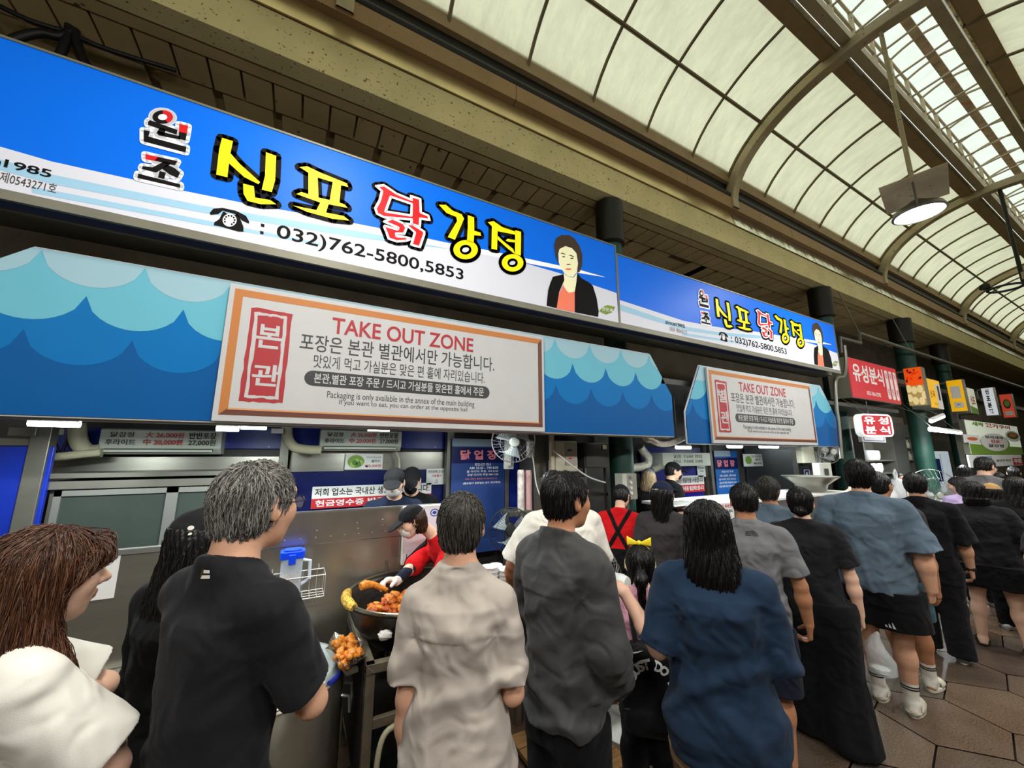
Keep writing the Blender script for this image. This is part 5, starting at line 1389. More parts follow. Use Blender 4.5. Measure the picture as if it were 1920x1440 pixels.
# cold cabinet, lamps and green barbecue sign beyond
o = slab('fridge', 'tall white lit fridge beyond the third green column', 'fridge', (1742, 846), (1806, 985), 3.62, .38, lit('fridge_white', (214, 228, 238), .35), bevel=.02)
flat('door_poster', [([(.06, .6), (.45, .6), (.45, .9), (.06, .9)], [], 1, 5), ([(.5, .05), (.52, .05), (.52, .97), (.5, .97)], [], 1, 2)], PR, o, on(o))
w = o['w']; MB().box(-w/2, 0, -o.location.z, w/2, .38, 0).build('plinth', M_white, o); clear(o)
pa, pb = atY(1746, 790, 2.5), atY(1768, 781, 2.5)
tube_lamp('lit tilted tube lamp hanging over the snack stall queue', pa, pb, 45, hang=XZ(1771, 768, FYS+.05)[1]-.004, r=.032, hy=2.95)
pa, pb = atY(1744, 806, 2.6), atY(1801, 812, 2.6)
tube_lamp('long lit tube lamp below the tilted one by the snack stall', pa, pb, 60, hang=XZ(1771, 768, FYS+.05)[1]-.004, r=.03, hy=2.95)
gsh = [([(0, 0), (1, 0), (1, .25), (0, .3)], [], 1, 3), (ring(.46, .36, .28, .3, 24), [], 2, 3), (ring(.45, .38, .26, .28, 24), [], 3, 0), (ring(.85, .62, .17, .19, 20), [], 2, 0), (ring(.85, .64, .13, .12, 20), [], 3, 7), (ring(.85, .66, .08, .06, 12), [], 4, 8)]
sign_flat('barbecue_sign', 'green and white sign with a shrimp plate picture at the far right', (1808, 786), (1919, 852), 2.75, lit('far_sign_mint', (206, 214, 196), .3), .1,
          [('새싹', (.1, .84, .3, .97), .05, 5, 6), ('전기구이', (.32, .84, .82, .97), .05, 5, 1), ('보리새싹', (.28, .48, .62, .58), .03, 5, 2), ('신포', (.36, .36, .54, .46), .04, 5, 1), ('쌀강정', (.3, .22, .6, .32), .03, 5, 2)], gsh, PR+[T_grn, mat('print_olive_dark', (70, 90, 30), .5), mat('print_shrimp', (206, 110, 50), .5), mat('print_shrimp_light', (236, 170, 110), .5)])
o = slab('photo_card', 'small white card with a shrimp picture left of the barbecue sign', 'sign', (1807, 814), (1839, 831), 2.725, .02, T_wht); flat('print', [(ring(.5, .5, .35, .22, 14), [], 1, 0)], [mat('print_shrimp', (206, 110, 50), .5)], o, on(o)); clear(o)
o = slab('shop_banner', 'white banner strip below the barbecue sign', 'banner', (1815, 853), (1919, 872), 2.72, .03, T_wht)
flat('print', [([(.78, .05), (1, .05), (1, .7), (.78, .7)], [], 1, 1), ([(.12, .1), (.38, .1), (.38, .9), (.12, .9)], [], 1, 6)], PR+[mat('print_sky', (150, 186, 206), .5)], o, on(o)); text('lettering', [('쌀강정 튀김', (.45, .4, .74, .6), .02, 2, 2), ('쿠폰', (.8, .2, .98, .6), .05, 2, 4)], PR, o, on(o)); clear(o)
tag(MB().box(0, 0, 0, 11, .08, 1.0).build('stall_counter', M_darkw, None, loc=(XZ(1815, 900, 2.8)[0], 3.15, 0)), 'dark stall front below the banner strip at far right', 'counter')
tag(MB().box(0, 0, 0, .1, .1, 3.4).build('stall_post', M_ssd, None, loc=(XZ(1822, 800, 2.8)[0], 3.0, 0)), 'grey post left of the barbecue sign', 'post')
# conduit under the soffit
c0_, c1_ = atY(1600, 628, 3.1), atY(1912, 742, 3.1)
zc_ = float(c0_[2])
MBp = MB(); MBp.tube([(float(c0_[0])-.9, 3.0, zc_-.5), (float(c0_[0])-.9, 3.0, zc_-.22), (float(c0_[0])-.05, 3.0, zc_-.2), (float(c0_[0])-.05, 3.0, zc_), (float(c1_[0])+12, 3.0, zc_)], .032, 8)
for k in range(2): MBp.tube([(float(c0_[0])+k*2.5, 3.0, zc_), (float(c0_[0])+k*2.5, 3.22, zb-.01)], .008, 6)
tag(MBp.build('conduit', M_ssd, None, smooth=True), 'grey conduit running under the soffit over the far signs', 'pipe')
pipe('cable', 'grey downpipe beside the red snack sign', 'pipe', aY([(1583, 648), (1586, 680), (1582, 705), (1567, 712), (1568, 760), (1573, 800), (1578, 860)], 2.68), .025, M_ssd)
# cables above the long sign
for k, (pts, lab) in enumerate((([(-10, 95), (30, 72), (75, 62), (110, 68), (140, 58)], 'black cable bundle looping left above the long sign'), ([(132, 40), (128, 66), (118, 92), (108, 112)], 'black cable dropping behind the left end of the long sign'), ([(140, 56), (146, 84), (160, 118), (175, 130)], 'second black cable dropping behind the long sign'), ([(0, 12), (60, 40), (130, 62), (200, 92), (330, 132)], 'long black cable running along the soffit above the sign'))):
    pipe('cable', lab, 'cable', aY(pts, 3.75), .03 if k < 3 else .018, M_cableb)
# ================================================================ people: smooth bodies and clothes from blended solids
def unit(v):
    v = np.asarray(v, float); return v/(np.linalg.norm(v) or 1)
def smin(a, b, k):
    if k <= 0: return np.minimum(a, b)
    h = np.maximum(k-np.abs(a-b), 0)/k
    return np.minimum(a, b)-h*h*(k*0.25)
class Sdf:
    def __init__(s): s.ops = []
    def cap(s, a, b, ra, rb, k=0.02, cut=None, sub=False, squash=None):
        a, b = np.asarray(a, float), np.asarray(b, float)
        r = max(ra, rb)
        lo, hi = np.minimum(a, b)-r, np.maximum(a, b)+r
        ab = b-a; L2 = max(float(ab@ab), 1e-9)
        def f(x, y, z):
            px, py, pz = x-a[0], y-a[1], z-a[2]
            t = np.clip((px*ab[0]+py*ab[1]+pz*ab[2])/L2, 0, 1)
            qx, qy, qz = px-t*ab[0], py-t*ab[1], pz-t*ab[2]
            d2 = qx*qx+qy*qy+qz*qz
            if squash is not None:
                n, fct = squash
                d2 = d2+(1/fct**2-1)*(qx*n[0]+qy*n[1]+qz*n[2])**2
            d = np.sqrt(d2)-(ra+(rb-ra)*t)
            if cut is not None:
                c, n = cut
                d = np.maximum(d, (x-c[0])*n[0]+(y-c[1])*n[1]+(z-c[2])*n[2])
            return d
        s.ops.append((f, lo, hi, k, sub)); return s
    def el(s, c, r, R=None, k=0.02, sub=False, keep=None):
        c, r = np.asarray(c, float), np.asarray(r, float)
        m = r.max(); lo, hi = c-m, c+m
        def f(x, y, z):
            px, py, pz = x-c[0], y-c[1], z-c[2]
            if R is not None:
                px, py, pz = (R[0][0]*px+R[1][0]*py+R[2][0]*pz, R[0][1]*px+R[1][1]*py+R[2][1]*pz, R[0][2]*px+R[1][2]*py+R[2][2]*pz)
            k0 = np.sqrt((px/r[0])**2+(py/r[1])**2+(pz/r[2])**2)+1e-6
            k1 = np.sqrt((px/r[0]**2)**2+(py/r[1]**2)**2+(pz/r[2]**2)**2)+1e-6
            d = k0*(k0-1)/k1
            if keep is not None: d = np.maximum(d, keep(px, py, pz))
            return d
        s.ops.append((f, lo, hi, k, sub)); return s
    def loft(s, zs, A, B, CX, CY, k=0.03, p=2.3, z0=None, z1=None, R=None, c=None, keep=None):
        """stack of rounded ellipses along z (or along the z of frame R at c)"""
        zs, A, B, CX, CY = [np.asarray(t, float) for t in (zs, A, B, CX, CY)]
        z0 = zs[0] if z0 is None else z0; z1 = zs[-1] if z1 is None else z1
        m = max((np.abs(CX)+A).max(), (np.abs(CY)+B).max())
        if R is None:
            lo = np.array([(CX-A).min(), (CY-B).min(), z0]); hi = np.array([(CX+A).max(), (CY+B).max(), z1])
        else:
            c = np.asarray(c, float); rr = math.hypot(m, max(abs(z0), abs(z1))); lo, hi = c-rr, c+rr
        def f(x, y, z):
            if R is not None:
                px, py, pz = x-c[0], y-c[1], z-c[2]
                x, y, z = (R[0][0]*px+R[1][0]*py+R[2][0]*pz, R[0][1]*px+R[1][1]*py+R[2][1]*pz, R[0][2]*px+R[1][2]*py+R[2][2]*pz)
            a, b, cx, cy = (np.interp(z, zs, t) for t in (A, B, CX, CY))
            k0 = (np.abs((x-cx)/a)**p+np.abs((y-cy)/b)**p)**(1/p)
            d = (k0-1)*np.minimum(a, b)
            d = np.maximum(d, np.maximum(z0-z, z-z1))
            if keep is not None: d = np.maximum(d, keep(x, y, z))
            return d
        s.ops.append((f, lo, hi, k, False)); return s
    def fn(s, f, lo, hi, k=0.0, sub=False):
        s.ops.append((f, np.asarray(lo, float), np.asarray(hi, float), k, sub)); return s
    def field(s, h):
        lo = np.min([o[1] for o in s.ops if not o[4]], 0)-3*h-0.012; hi = np.max([o[2] for o in s.ops if not o[4]], 0)+3*h+0.012
        n = np.ceil((hi-lo)/h).astype(int)+1
        D = np.full(n, 0.06, np.float32)
        ax = [(lo[i]+h*np.arange(n[i])).astype(np.float32) for i in range(3)]
        for f, a, b, k, sub in s.ops:
            m = k+2*h+0.02
            i0 = np.clip(np.floor((a-m-lo)/h).astype(int), 0, n); i1 = np.clip(np.ceil((b+m-lo)/h).astype(int)+1, 0, n)
            if (i1 <= i0).any(): continue
            sl = tuple(slice(i0[q], i1[q]) for q in range(3))
            d = f(ax[0][sl[0]][:, None, None], ax[1][sl[1]][None, :, None], ax[2][sl[2]][None, None, :]).astype(np.float32)
            if sub: D[sl] = -smin(-D[sl], d, k)
            else: D[sl] = smin(D[sl], d, k)
        return [D, lo, h]
def near(F, w=0.02):
    D, lo, h = F
    idx = np.nonzero(np.abs(D) < w)
    return idx, [lo[i]+h*idx[i] for i in range(3)]
def folds(F, amp, seed, comps, mask=None, pits=()):
    """cloth folds: soft waves; comps = [(kx, ky, kz, weight)] in radians per metre; pits = points the creases radiate from"""
    idx, (x, y, z) = near(F, 0.03)
    rg = random.Random(seed); acc = 0
    wx = 0.5*np.sin(5*z+4*x+rg.uniform(0, 6))+0.4*np.sin(8*x-5*z+4*y+rg.uniform(0, 6))
    rid = lambda p: (0.5+0.5*np.sin(p))**2.2-0.32
    for kx, ky, kz, wt in comps:
        ph_ = kx*x+ky*y+kz*z+rg.uniform(0, 6)+2.4*wx
        acc = acc+wt*rid(ph_)*(0.5+0.5*np.sin(0.23*ph_+4*z*rg.uniform(.6, 1.6)+rg.uniform(0, 6)))
    if mask is not None: acc = acc*mask(x, y, z)
    for (px, pz, L_) in pits:
        r = np.sqrt((x-px)**2+(z-pz)**2)
        an = np.arctan2(z-pz, np.abs(x)-abs(px) if px else x)
        acc = acc+.8*rid(4.5*an+1.2*wx+rg.uniform(0, 6))*(r/L_)**1.6*np.exp(-1.6*(r/L_)**2)
    F[0][idx] += (amp*acc).astype(np.float32)
    return F
def nets(F):
    D, lo, h = F
    S = D < 0
    c = np.zeros(tuple(t-1 for t in D.shape), np.uint8)
    for i in (0, 1):
        for j in (0, 1):
            for k in (0, 1):
                c += S[i:D.shape[0]-1+i, j:D.shape[1]-1+j, k:D.shape[2]-1+k]
    mask = (c > 0) & (c < 8)
    idx = np.argwhere(mask)
    off = np.array([(i, j, k) for i in (0, 1) for j in (0, 1) for k in (0, 1)])
    V = np.stack([D[idx[:, 0]+o[0], idx[:, 1]+o[1], idx[:, 2]+o[2]] for o in off], 1)
    acc = np.zeros((len(idx), 3)); cnt = np.zeros(len(idx))
    for a in range(8):
        for b in range(a+1, 8):
            if np.abs(off[a]-off[b]).sum() != 1: continue
            m = (V[:, a] < 0) != (V[:, b] < 0)
            t = V[m, a]/(V[m, a]-V[m, b])
            acc[m] += off[a]+(off[b]-off[a])*t[:, None]; cnt[m] += 1
    P_ = lo+h*(idx+acc/cnt[:, None])
    vid = np.full(mask.shape, -1, np.int32); vid[mask] = np.arange(len(idx))
    Q_ = []
    for axis in range(3):
        a1, a2 = [(1, 2), (2, 0), (0, 1)][axis]
        sh = list(S.shape)
        s0 = [slice(None)]*3; s1 = [slice(None)]*3
        s0[axis] = slice(0, -1); s1[axis] = slice(1, None)
        e = S[tuple(s0)] != S[tuple(s1)]
        ii = np.argwhere(e)
        ii = ii[(ii[:, a1] > 0) & (ii[:, a2] > 0) & (ii[:, a1] < sh[a1]-1) & (ii[:, a2] < sh[a2]-1)]
        def g(d1, d2):
            q = ii.copy(); q[:, a1] -= d1; q[:, a2] -= d2
            return vid[q[:, 0], q[:, 1], q[:, 2]]
        q = np.stack([g(1, 1), g(0, 1), g(0, 0), g(1, 0)], 1)
        ins = S[ii[:, 0], ii[:, 1], ii[:, 2]]
        q[~ins] = q[~ins][:, ::-1]
        Q_.append(q)
    Q_ = np.concatenate(Q_); Q_ = Q_[(Q_ >= 0).all(1)]
    return P_, Q_
def mesh_np(name, V, Q_, mats, parent, mi=None, tone=None, smooth=True):
    me = bpy.data.meshes.new(name)
    n = Q_.shape[1]
    me.vertices.add(len(V)); me.vertices.foreach_set('co', np.asarray(V, np.float32).ravel())
    me.loops.add(Q_.size); me.loops.foreach_set('vertex_index', Q_.astype(np.int32).ravel())
    me.polygons.add(len(Q_)); me.polygons.foreach_set('loop_start', np.arange(0, Q_.size, n, dtype=np.int32))
    try: me.polygons.foreach_set('loop_total', np.full(len(Q_), n, np.int32))
    except Exception: pass
    me.update(calc_edges=True)
    if smooth: me.polygons.foreach_set('use_smooth', np.ones(len(Q_), bool))
    o = link(name, me, parent, mats)
    if mi is not None: me.polygons.foreach_set('material_index', mi.astype(np.int32))
    if tone is not None:
        at = me.attributes.new('tone', 'FLOAT', 'POINT'); at.data.foreach_set('value', np.asarray(tone, np.float32))
    me.validate(); me.update()
    return o
def solid(name, S, h, mats, parent, fold=None, ztop=None):
    F = S.field(h) if isinstance(S, Sdf) else S
    if fold: folds(F, *fold)
    if ztop is not None:
        Z = F[1][2]+F[2]*np.arange(F[0].shape[2]); F[0][:] = np.maximum(F[0], (Z-ztop)[None, None, :])
    V, Q_ = nets(F)
    return mesh_np(name, V, Q_, mats, parent), F

# ---- materials of people
def skin(name, rgb):
    m = mat(name, rgb, 0.5, var=0.06, vscale=14, bump=0.05, bscale=180, spec=0.35)
    b = m.node_tree.nodes['Principled BSDF']
    b.inputs['Subsurface Weight'].default_value = 0.12; b.inputs['Subsurface Radius'].default_value = (0.012, 0.005, 0.003)
    return m
SKIN = {'fair': skin('skin_fair', (228, 184, 158)), 'mid': skin('skin_mid', (206, 156, 124)), 'tan': skin('skin_tan', (180, 126, 92)), 'warm': skin('skin_warm', (214, 164, 134))}
M_lip = mat('lip', (190, 126, 108), .45)
M_eye = mat('eye_white', (226, 222, 216), .15); M_iris = mat('iris_dark', (34, 22, 16), .15)
def hair_mat(name, dark, light, rough=0.36):
    if name in MATS: return MATS[name]
    m = bpy.data.materials.new(name); m.use_nodes = True
    nt = m.node_tree; b = nt.nodes['Principled BSDF']
    at = nt.nodes.new('ShaderNodeAttribute'); at.attribute_name = 'tone'
    r = nt.nodes.new('ShaderNodeValToRGB')
    r.color_ramp.elements[0].color = srgb(*dark); r.color_ramp.elements[1].color = srgb(*light)
    nt.links.new(at.outputs['Fac'], r.inputs['Fac']); nt.links.new(r.outputs['Color'], b.inputs['Base Color'])
    b.inputs['Roughness'].default_value = rough; b.inputs['Specular IOR Level'].default_value = 0.4
    tc = nt.nodes.new('ShaderNodeTexCoord'); mp = nt.nodes.new('ShaderNodeMapping'); mp.inputs['Scale'].default_value = (260, 260, 18)
    nz = nt.nodes.new('ShaderNodeTexNoise'); nz.inputs['Scale'].default_value = 1; bp = nt.nodes.new('ShaderNodeBump'); bp.inputs['Strength'].default_value = .5; bp.inputs['Distance'].default_value = .004
    nt.links.new(tc.outputs['Object'], mp.inputs['Vector']); nt.links.new(mp.outputs['Vector'], nz.inputs['Vector']); nt.links.new(nz.outputs['Fac'], bp.inputs['Height']); nt.links.new(bp.outputs['Normal'], b.inputs['Normal'])
    MATS[name] = m; return m
H_black = hair_mat('black_hair', (14, 12, 12), (44, 38, 36)); H_brown = hair_mat('brown_hair', (50, 30, 22), (118, 76, 50)); H_grey = hair_mat('salt_pepper_hair', (34, 32, 30), (168, 164, 156), .45)
H_dark = hair_mat('dark_greying_hair', (22, 20, 18), (112, 106, 98), .42); H_blond = hair_mat('bleached_hair', (150, 128, 96), (224, 204, 164))
def cloth(name, rgb, rough=0.9, sheen=0.04, bump=0.10, sc=420, var=0.05):
    return mat(name, rgb, rough, var=var, vscale=5, bump=bump, bscale=sc, sheen=sheen, spec=0.15, wrinkle=(9, .45))
C_black = cloth('black_cotton', (30, 30, 33)); C_jet = cloth('jet_fabric', (20, 20, 22)); C_navy = cloth('navy_cotton', (30, 47, 68)); C_white = cloth('white_cotton', (226, 222, 212)); C_stone = cloth('stone_cotton', (176, 166, 156))
C_jacket = cloth('charcoal_nylon', (62, 62, 62), .55, .1, .08, 200); C_red = cloth('red_cotton', (206, 24, 30)); C_slate = cloth('slate_blue_cotton', (90, 106, 120), var=.12); C_grey = cloth('grey_cotton', (112, 112, 114)); C_char = cloth('charcoal_cotton', (60, 56, 58))
C_khaki = cloth('khaki_twill', (142, 118, 84)); C_dnavy = cloth('dark_navy_twill', (26, 30, 44)); C_teal = cloth('teal_cotton', (64, 96, 106)); C_lilac = cloth('lilac_cotton', (190, 168, 214)); C_pink = cloth('pink_cotton', (206, 150, 166)); C_ink = cloth('ink_navy_cotton', (30, 38, 58)); C_beige = cloth('beige_felt', (176, 140, 92)); C_glove = cloth('white_glove', (226, 222, 216), .6)
M_rubber = mat('black_rubber', (26, 26, 27), .6); M_cream3 = mat('cream_foam', (214, 210, 188), .6); M_gold = mat('gold_metal', (206, 170, 90), .25, .9); M_shoewhite = mat('white_shoe', (214, 214, 212), .5); M_orange = mat('orange_lining', (220, 96, 56), .5); M_steelf = mat('glasses_frame', (40, 40, 44), .3, .5); M_lens = mat('lens', (220, 226, 230), .05, alpha=.25)

def rotm(yaw, pitch, roll):
    """head frame: yaw left positive, pitch up positive, roll to the right positive (degrees)"""
    y, p, r = map(math.radians, (yaw, pitch, roll))
    return np.array(Matrix.Rotation(y, 3, 'Z') @ Matrix.Rotation(p, 3, 'X') @ Matrix.Rotation(r, 3, 'Y'))

def add_hand(S, w, d, n, t, curl=0.5, s=1.0, spread=1.0, inset=0.0):
    """palm and five fingers: w wrist, d finger direction, n palm normal, t thumb side"""
    w = np.asarray(w, float); d = unit(d); n = np.asarray(n, float); n = unit(n-d*(n@d)); t_ = np.cross(d, n); t = t_ if t_@np.asarray(t, float) >= 0 else -t_
    e = inset
    offs = [.0275, .0095, -.0085, -.0255]; kl = [.088, .092, .087, .079]
    segs = [(.040, .024, .020), (.044, .028, .021), (.041, .026, .020), (.032, .020, .018)]; rad = [.0088, .009, .0086, .0077]
    for i in range(4):
        S.cap(w+t*offs[i]*.55*s, w+(d*kl[i]+t*offs[i])*s, (.0155+e)*s, (.0118+e)*s, .014*s)
        p = w+(d*kl[i]+t*offs[i])*s; a = 0
        fan = (1.5-i)*.055*spread
        for j, L in enumerate(segs[i]):
            a += curl*(.75, 1.0, .7)[j]*(1+.06*i)
            dr = unit(d*math.cos(a)+n*math.sin(a)+t*fan*math.cos(a))
            q = p+dr*L*s
            S.cap(p, q, (rad[i]*(1-.07*j)+e)*s, (rad[i]*(1-.07*(j+1))+e)*s, .003*s)
            p = q
    b = w+(d*.022+t*.018)*s
    d1 = unit(d*.62+t*.72+n*(.25+.3*curl)); d2 = unit(d*.85+t*.30+n*(.25+.55*curl))
    q = b+d1*.042*s; S.cap(b, q, (.0155+e)*s, (.0118+e)*s, .012*s)
    r_ = q+d2*.030*s; S.cap(q, r_, (.0112+e)*s, (.0105+e)*s, .004*s); S.cap(r_, r_+unit(d2+n*.3*curl)*.024*s, (.0104+e)*s, (.0085+e)*s, .003*s)

TZ = [.76, .83, .90, .98, 1.06, 1.15, 1.23, 1.29, 1.335, 1.375, 1.42]
TA_ = {'m': [.148, .162, .162, .150, .140, .142, .150, .158, .158, .130, .078], 'f': [.158, .176, .172, .148, .130, .128, .136, .142, .142, .112, .070]}
TB_ = {'m': [.100, .112, .112, .108, .105, .108, .114, .116, .105, .080, .060], 'f': [.104, .118, .114, .102, .096, .100, .112, .116, .098, .072, .055]}

class Person:
    pass
def person(label, x, y, H, rot, sex='m', wf=1.0, df=1.0, belly=0.0, lean=(0, 0), head=(0, 0, 0), hs=1.0, armL=None, armR=None, sk='mid', top=None, bottom=None, feet=((-.09, 0), (.09, 0)),
           hair=None, cap=None, face=False, glasses=False, mask=None, shoes=None, socks=None, gloves=None, res=0.006, group=None, seed=1, sleeves2=None, sh=1.0, shup=0.0, legs=True, zg=0.0, headf=0.0, hand=(True, True)):
    s = H/1.70
    t = thing('person', label, 'person', (x, y, zg), math.radians(rot), group)
    g = Person(); g.root = t; g.s = s; g.res = res
    M = Matrix.Translation((x, y, zg)) @ Matrix.Rotation(math.radians(rot), 4, 'Z'); g.M = M
    ln = np.array([lean[0], lean[1], 0.0])
    def sft(z): return ln*max(0.0, (z-.95)/.47)
    def pt(px, py, pz): return (np.array([px, py, pz])+sft(pz))*s
    zs = np.array(TZ)*s
    A = np.array(TA_[sex])*wf*s; B = np.array(TB_[sex])*df*s
    bz = np.exp(-((np.array(TZ)-1.03)/.13)**2)*belly*s
    CX = np.array([sft(z)[0] for z in TZ])*s; CYv = np.array([sft(z)[1] for z in TZ])*s+bz*.5
    B = B+bz*.6; A = A+bz*.25
    shx = (.184 if sex == 'm' else .163)*(.35+.65*wf)*sh
    shz = (1.358 if sex == 'm' else 1.36)+shup
    arms = {}
    for sd, arm in ((-1, armL), (1, armR)):
        arm = arm or {}
        u_ = unit(arm.get('u', (sd*.16, -.04, -1))); f_ = unit(arm.get('f', (sd*.04, .18, -1)))
        a0 = pt(sd*shx, -.005, shz)
        if 'to' in arm:      # two-bone reach to a wrist point
            T = np.array(M.inverted() @ Vector(arm['to'])); 
            L1, L2 = .285*s, .245*s; v_ = T-a0; D_ = min(np.linalg.norm(v_), .985*(L1+L2)); dr_ = unit(v_)
            xx = (D_*D_+L1*L1-L2*L2)/(2*D_); hh_ = math.sqrt(max(0, L1*L1-xx*xx))
            hn = np.array(arm.get('hint', (sd*.5, -.3, -1)), float); hn = unit(hn-dr_*(hn@dr_))
            el_ = a0+dr_*xx+hn*hh_; u_ = unit(el_-a0); f_ = unit(a0+dr_*D_-el_)
        a1 = a0+u_*.285*s*arm.get('ul', 1); a2 = a1+f_*.245*s*arm.get('fl', 1)
        arms[sd] = (a0, a1, a2, u_, f_, arm)
    g.arms = arms
    # body
    S = Sdf()
    S.loft(zs, A, B, CX, CYv, k=.03)
    nk0 = pt(0, -.012, 1.40); Rh = rotm(*head)
    nk1 = pt(0, .004+headf*.5, 1.50)
    hc = nk1+np.array([0, .012+headf*.5, 0.0])*s+Rh@np.array([0, .008, .082])*s*hs
    g.hc, g.Rh = hc, Rh
    nr = .057 if sex == 'm' else .049
    S.cap(nk0, nk1+Rh@np.array([0, -.008, .02])*s, nr*1.05*s, nr*.98*s, .03)
    for sd in (-1, 1):
        S.cap(pt(sd*.04, -.012, 1.425), pt(sd*shx*.86, -.012, shz+.012), .044*s, .046*s, .03)
    for sd in (-1, 1):
        a0, a1, a2, u_, f_, arm = arms[sd]
        th = arm.get('thick', 1.0)*(1.0 if sex == 'm' else .9)*(.5+.5*wf)
        S.cap(a0, a1, .051*s*th, .040*s*th, .03); S.cap(a1, a1+f_*.09*s, .040*s*th, .042*s*th, .015); S.cap(a1+f_*.08*s, a2, .042*s*th, .0275*s*th, .02)
        if hand[(sd+1)//2]:
            hd = unit(arm.get('h', f_)); pn = unit(arm.get('n', (-sd, .15, 0)))
            add_hand(S, a2, hd, pn, arm.get('t', (0, 1, .2)), arm.get('curl', .35), s*(1.0 if sex == 'm' else .92))
    if legs:
        for i, sd in enumerate((-1, 1)):
            fx, fy = feet[i]
            hp = np.array([sd*.085*wf, 0, .86])*s; an = np.array([fx, fy, .085])*1.0; an[2] *= s
            kn = (hp+an)/2+np.array([0, .025, .01])*s
            S.cap(hp, kn, .086*s*wf, .056*s, .03); S.cap(kn, kn+(an-kn)*.35, .054*s, .058*s, .02); S.cap(kn+(an-kn)*.3, an, .058*s, .036*s, .03)
            S.cap(an+np.array([0, -.02, -.035])*s, an+np.array([0, -.03, -.05])*s, .036*s, .032*s, .02)
            S.cap(an+np.array([0, 0, -.02])*s, an+np.array([sd*.012, .14, -.062])*s, .036*s, .024*s, .02, squash=((0, 0, 1), .85))
    # head
    q = s*hs
    L = lambda a, b, c: hc+Rh@np.array([a, b, c])*q
    E = lambda c, r, k, sub=False: S.el(L(*c), np.array(r)*q, Rh, k*q, sub)
    C = lambda a, b, ra, rb, k, **kw: S.cap(L(*a), L(*b), ra*q, rb*q, k*q, **kw)
    fm = sex == 'f'
    E((0, -.016, .030), (.075, .094, .083), .02); E((0, .028, -.012), (.064, .068, .085), .03); E((0, .040, -.066), (.046, .046, .042), .03)
    E((0, .062, -.092), (.024, .022, .018), .02); E((0, .074, .042), (.052, .02, .022), .02)
    for sd in (-1, 1):
        E((sd*.040, .058, -.018), (.026, .026, .028), .025)
        E((sd*.031, .094, .010), (.019, .014, .011), .014, True)
        E((sd*.031, .079, .009), (.0135, .0135, .0125), .003)
        E((sd*.077, -.010, -.002), (.012, .020, .034), .008); E((sd*.086, -.002, .004), (.008, .010, .018), .006, True)
    C((0, .088, .016), (0, .113, -.020), .0085, .0125, .012); C((-.013, .098, -.026), (.013, .098, -.026), .0085, .0085, .008)
    E((0, .093, -.050), (.024, .010, .007), .007); E((0, .091, -.061), (.020, .010, .008), .007); E((0, .101, -.0555), (.022, .006, .0016), .003, True)
    F = S.field(res); g.bodyF = F
    V, Q_ = nets(F)
    cen = V[Q_].mean(1); lc = (cen-hc)@Rh/q
    mi = np.zeros(len(Q_)); mi[(np.abs(lc[:, 0]) < .023) & (lc[:, 1] > .085) & (lc[:, 2] < -.044) & (lc[:, 2] > -.068)] = 1
    mesh_np('body', V, Q_, [SKIN[sk], M_lip], t, mi)
    if face:
        for sd in (-1, 1):
            b = MB(); bm = b.bm; bmesh.ops.create_uvsphere(bm, u_segments=14, v_segments=10, radius=.0115*q)
            for v in bm.verts: v.co = Vector(L(sd*.031, .0815, .009))+v.co
            for f in bm.faces:
                lcx = Rh.T@(np.array(f.calc_center_median())-hc)/q
                f.material_index = 1 if math.hypot(lcx[0]-sd*.031, lcx[2]-.009) < .0058 and lcx[1] > .0815 else 0
            b.build('eye', [M_eye, M_iris], t, smooth=True)
            b = MB(); b.tube([L(sd*.014, .098, .030), L(sd*.030, .0965, .036), L(sd*.048, .082, .031)], [.0022*q, .0032*q, .0015*q], 6); b.build('eyebrow', M_iris, t, smooth=True)
    # ---- clothes
    def arm_sleeve(S_, sd, length, r0, r1, kk=.022):
        a0, a1, a2, u_, f_, arm = arms[sd]
        if length <= 1.0:
            c_ = a0+u_*.285*s*length*arm.get('ul', 1)
            S_.cap(a0, c_+u_*.01, r0*s, r1*s, kk, cut=(c_, u_))
        else:
            S_.cap(a0, a1, r0*s, r1*s, kk); e_ = a1+f_*.245*s*(length-1.0)*arm.get('fl', 1)
            S_.cap(a1, e_+f_*.01, r1*s, r1*.78*s, .02, cut=(e_, f_))
    if top:
        e = top.get('ease', .02); hem = top.get('hem', .84)
        S2 = Sdf()
        Z2 = [hem-.02]+[z for z in TZ if z > hem]
        it = lambda arr: np.interp(np.array(Z2)*s, zs, arr)
        flare = np.array([top.get('flare', .0)*max(0, 1.15-z) for z in Z2])
        ez = e*np.clip((1.47-np.array(Z2))/.12, .25, 1)
        # cloth hangs: below the chest it keeps the width it had higher up
        A2, B2 = it(A), it(B)
        dr = top.get('drape', .75)
        am, bmx = A2[np.argmin(np.abs(np.array(Z2)-1.24))], B2[np.argmin(np.abs(np.array(Z2)-1.24))]
        low = np.array(Z2) < 1.24
        A2 = np.where(low, np.maximum(A2, A2*(1-dr)+am*dr*.98), A2); B2 = np.where(low, np.maximum(B2, B2*(1-dr)+bmx*dr*.95), B2)
        S2.loft(np.array(Z2)*s, A2+ez*s+flare*s, B2+ez*s+flare*s*.8, it(CX), it(CYv), k=.035, z0=hem*s)
        for sd in (-1, 1):
            S2.cap(pt(sd*.045, -.012, 1.418), pt(sd*shx*.88, -.012, shz+.012), (.044+e*.35)*s, (.05+e*.5)*s, .04)
            arm_sleeve(S2, sd, top.get('sleeve', .75), .052+e*.75, top.get('sr', .062)+e*.4)
        # neck opening
        nc = pt(0, .004, 1.475)
        S2.cap(pt(0, -.010, 1.36), pt(0, -.012, 1.428), (nr+.016)*s, (nr+.012)*s, .03)
        S2.cap(pt(0, .010, 1.478), nk1+np.array([0, .02, .06]), (nr+.008)*s, (nr+.02)*s, .006, sub=True)
        tilt = unit((0, .42, 1))
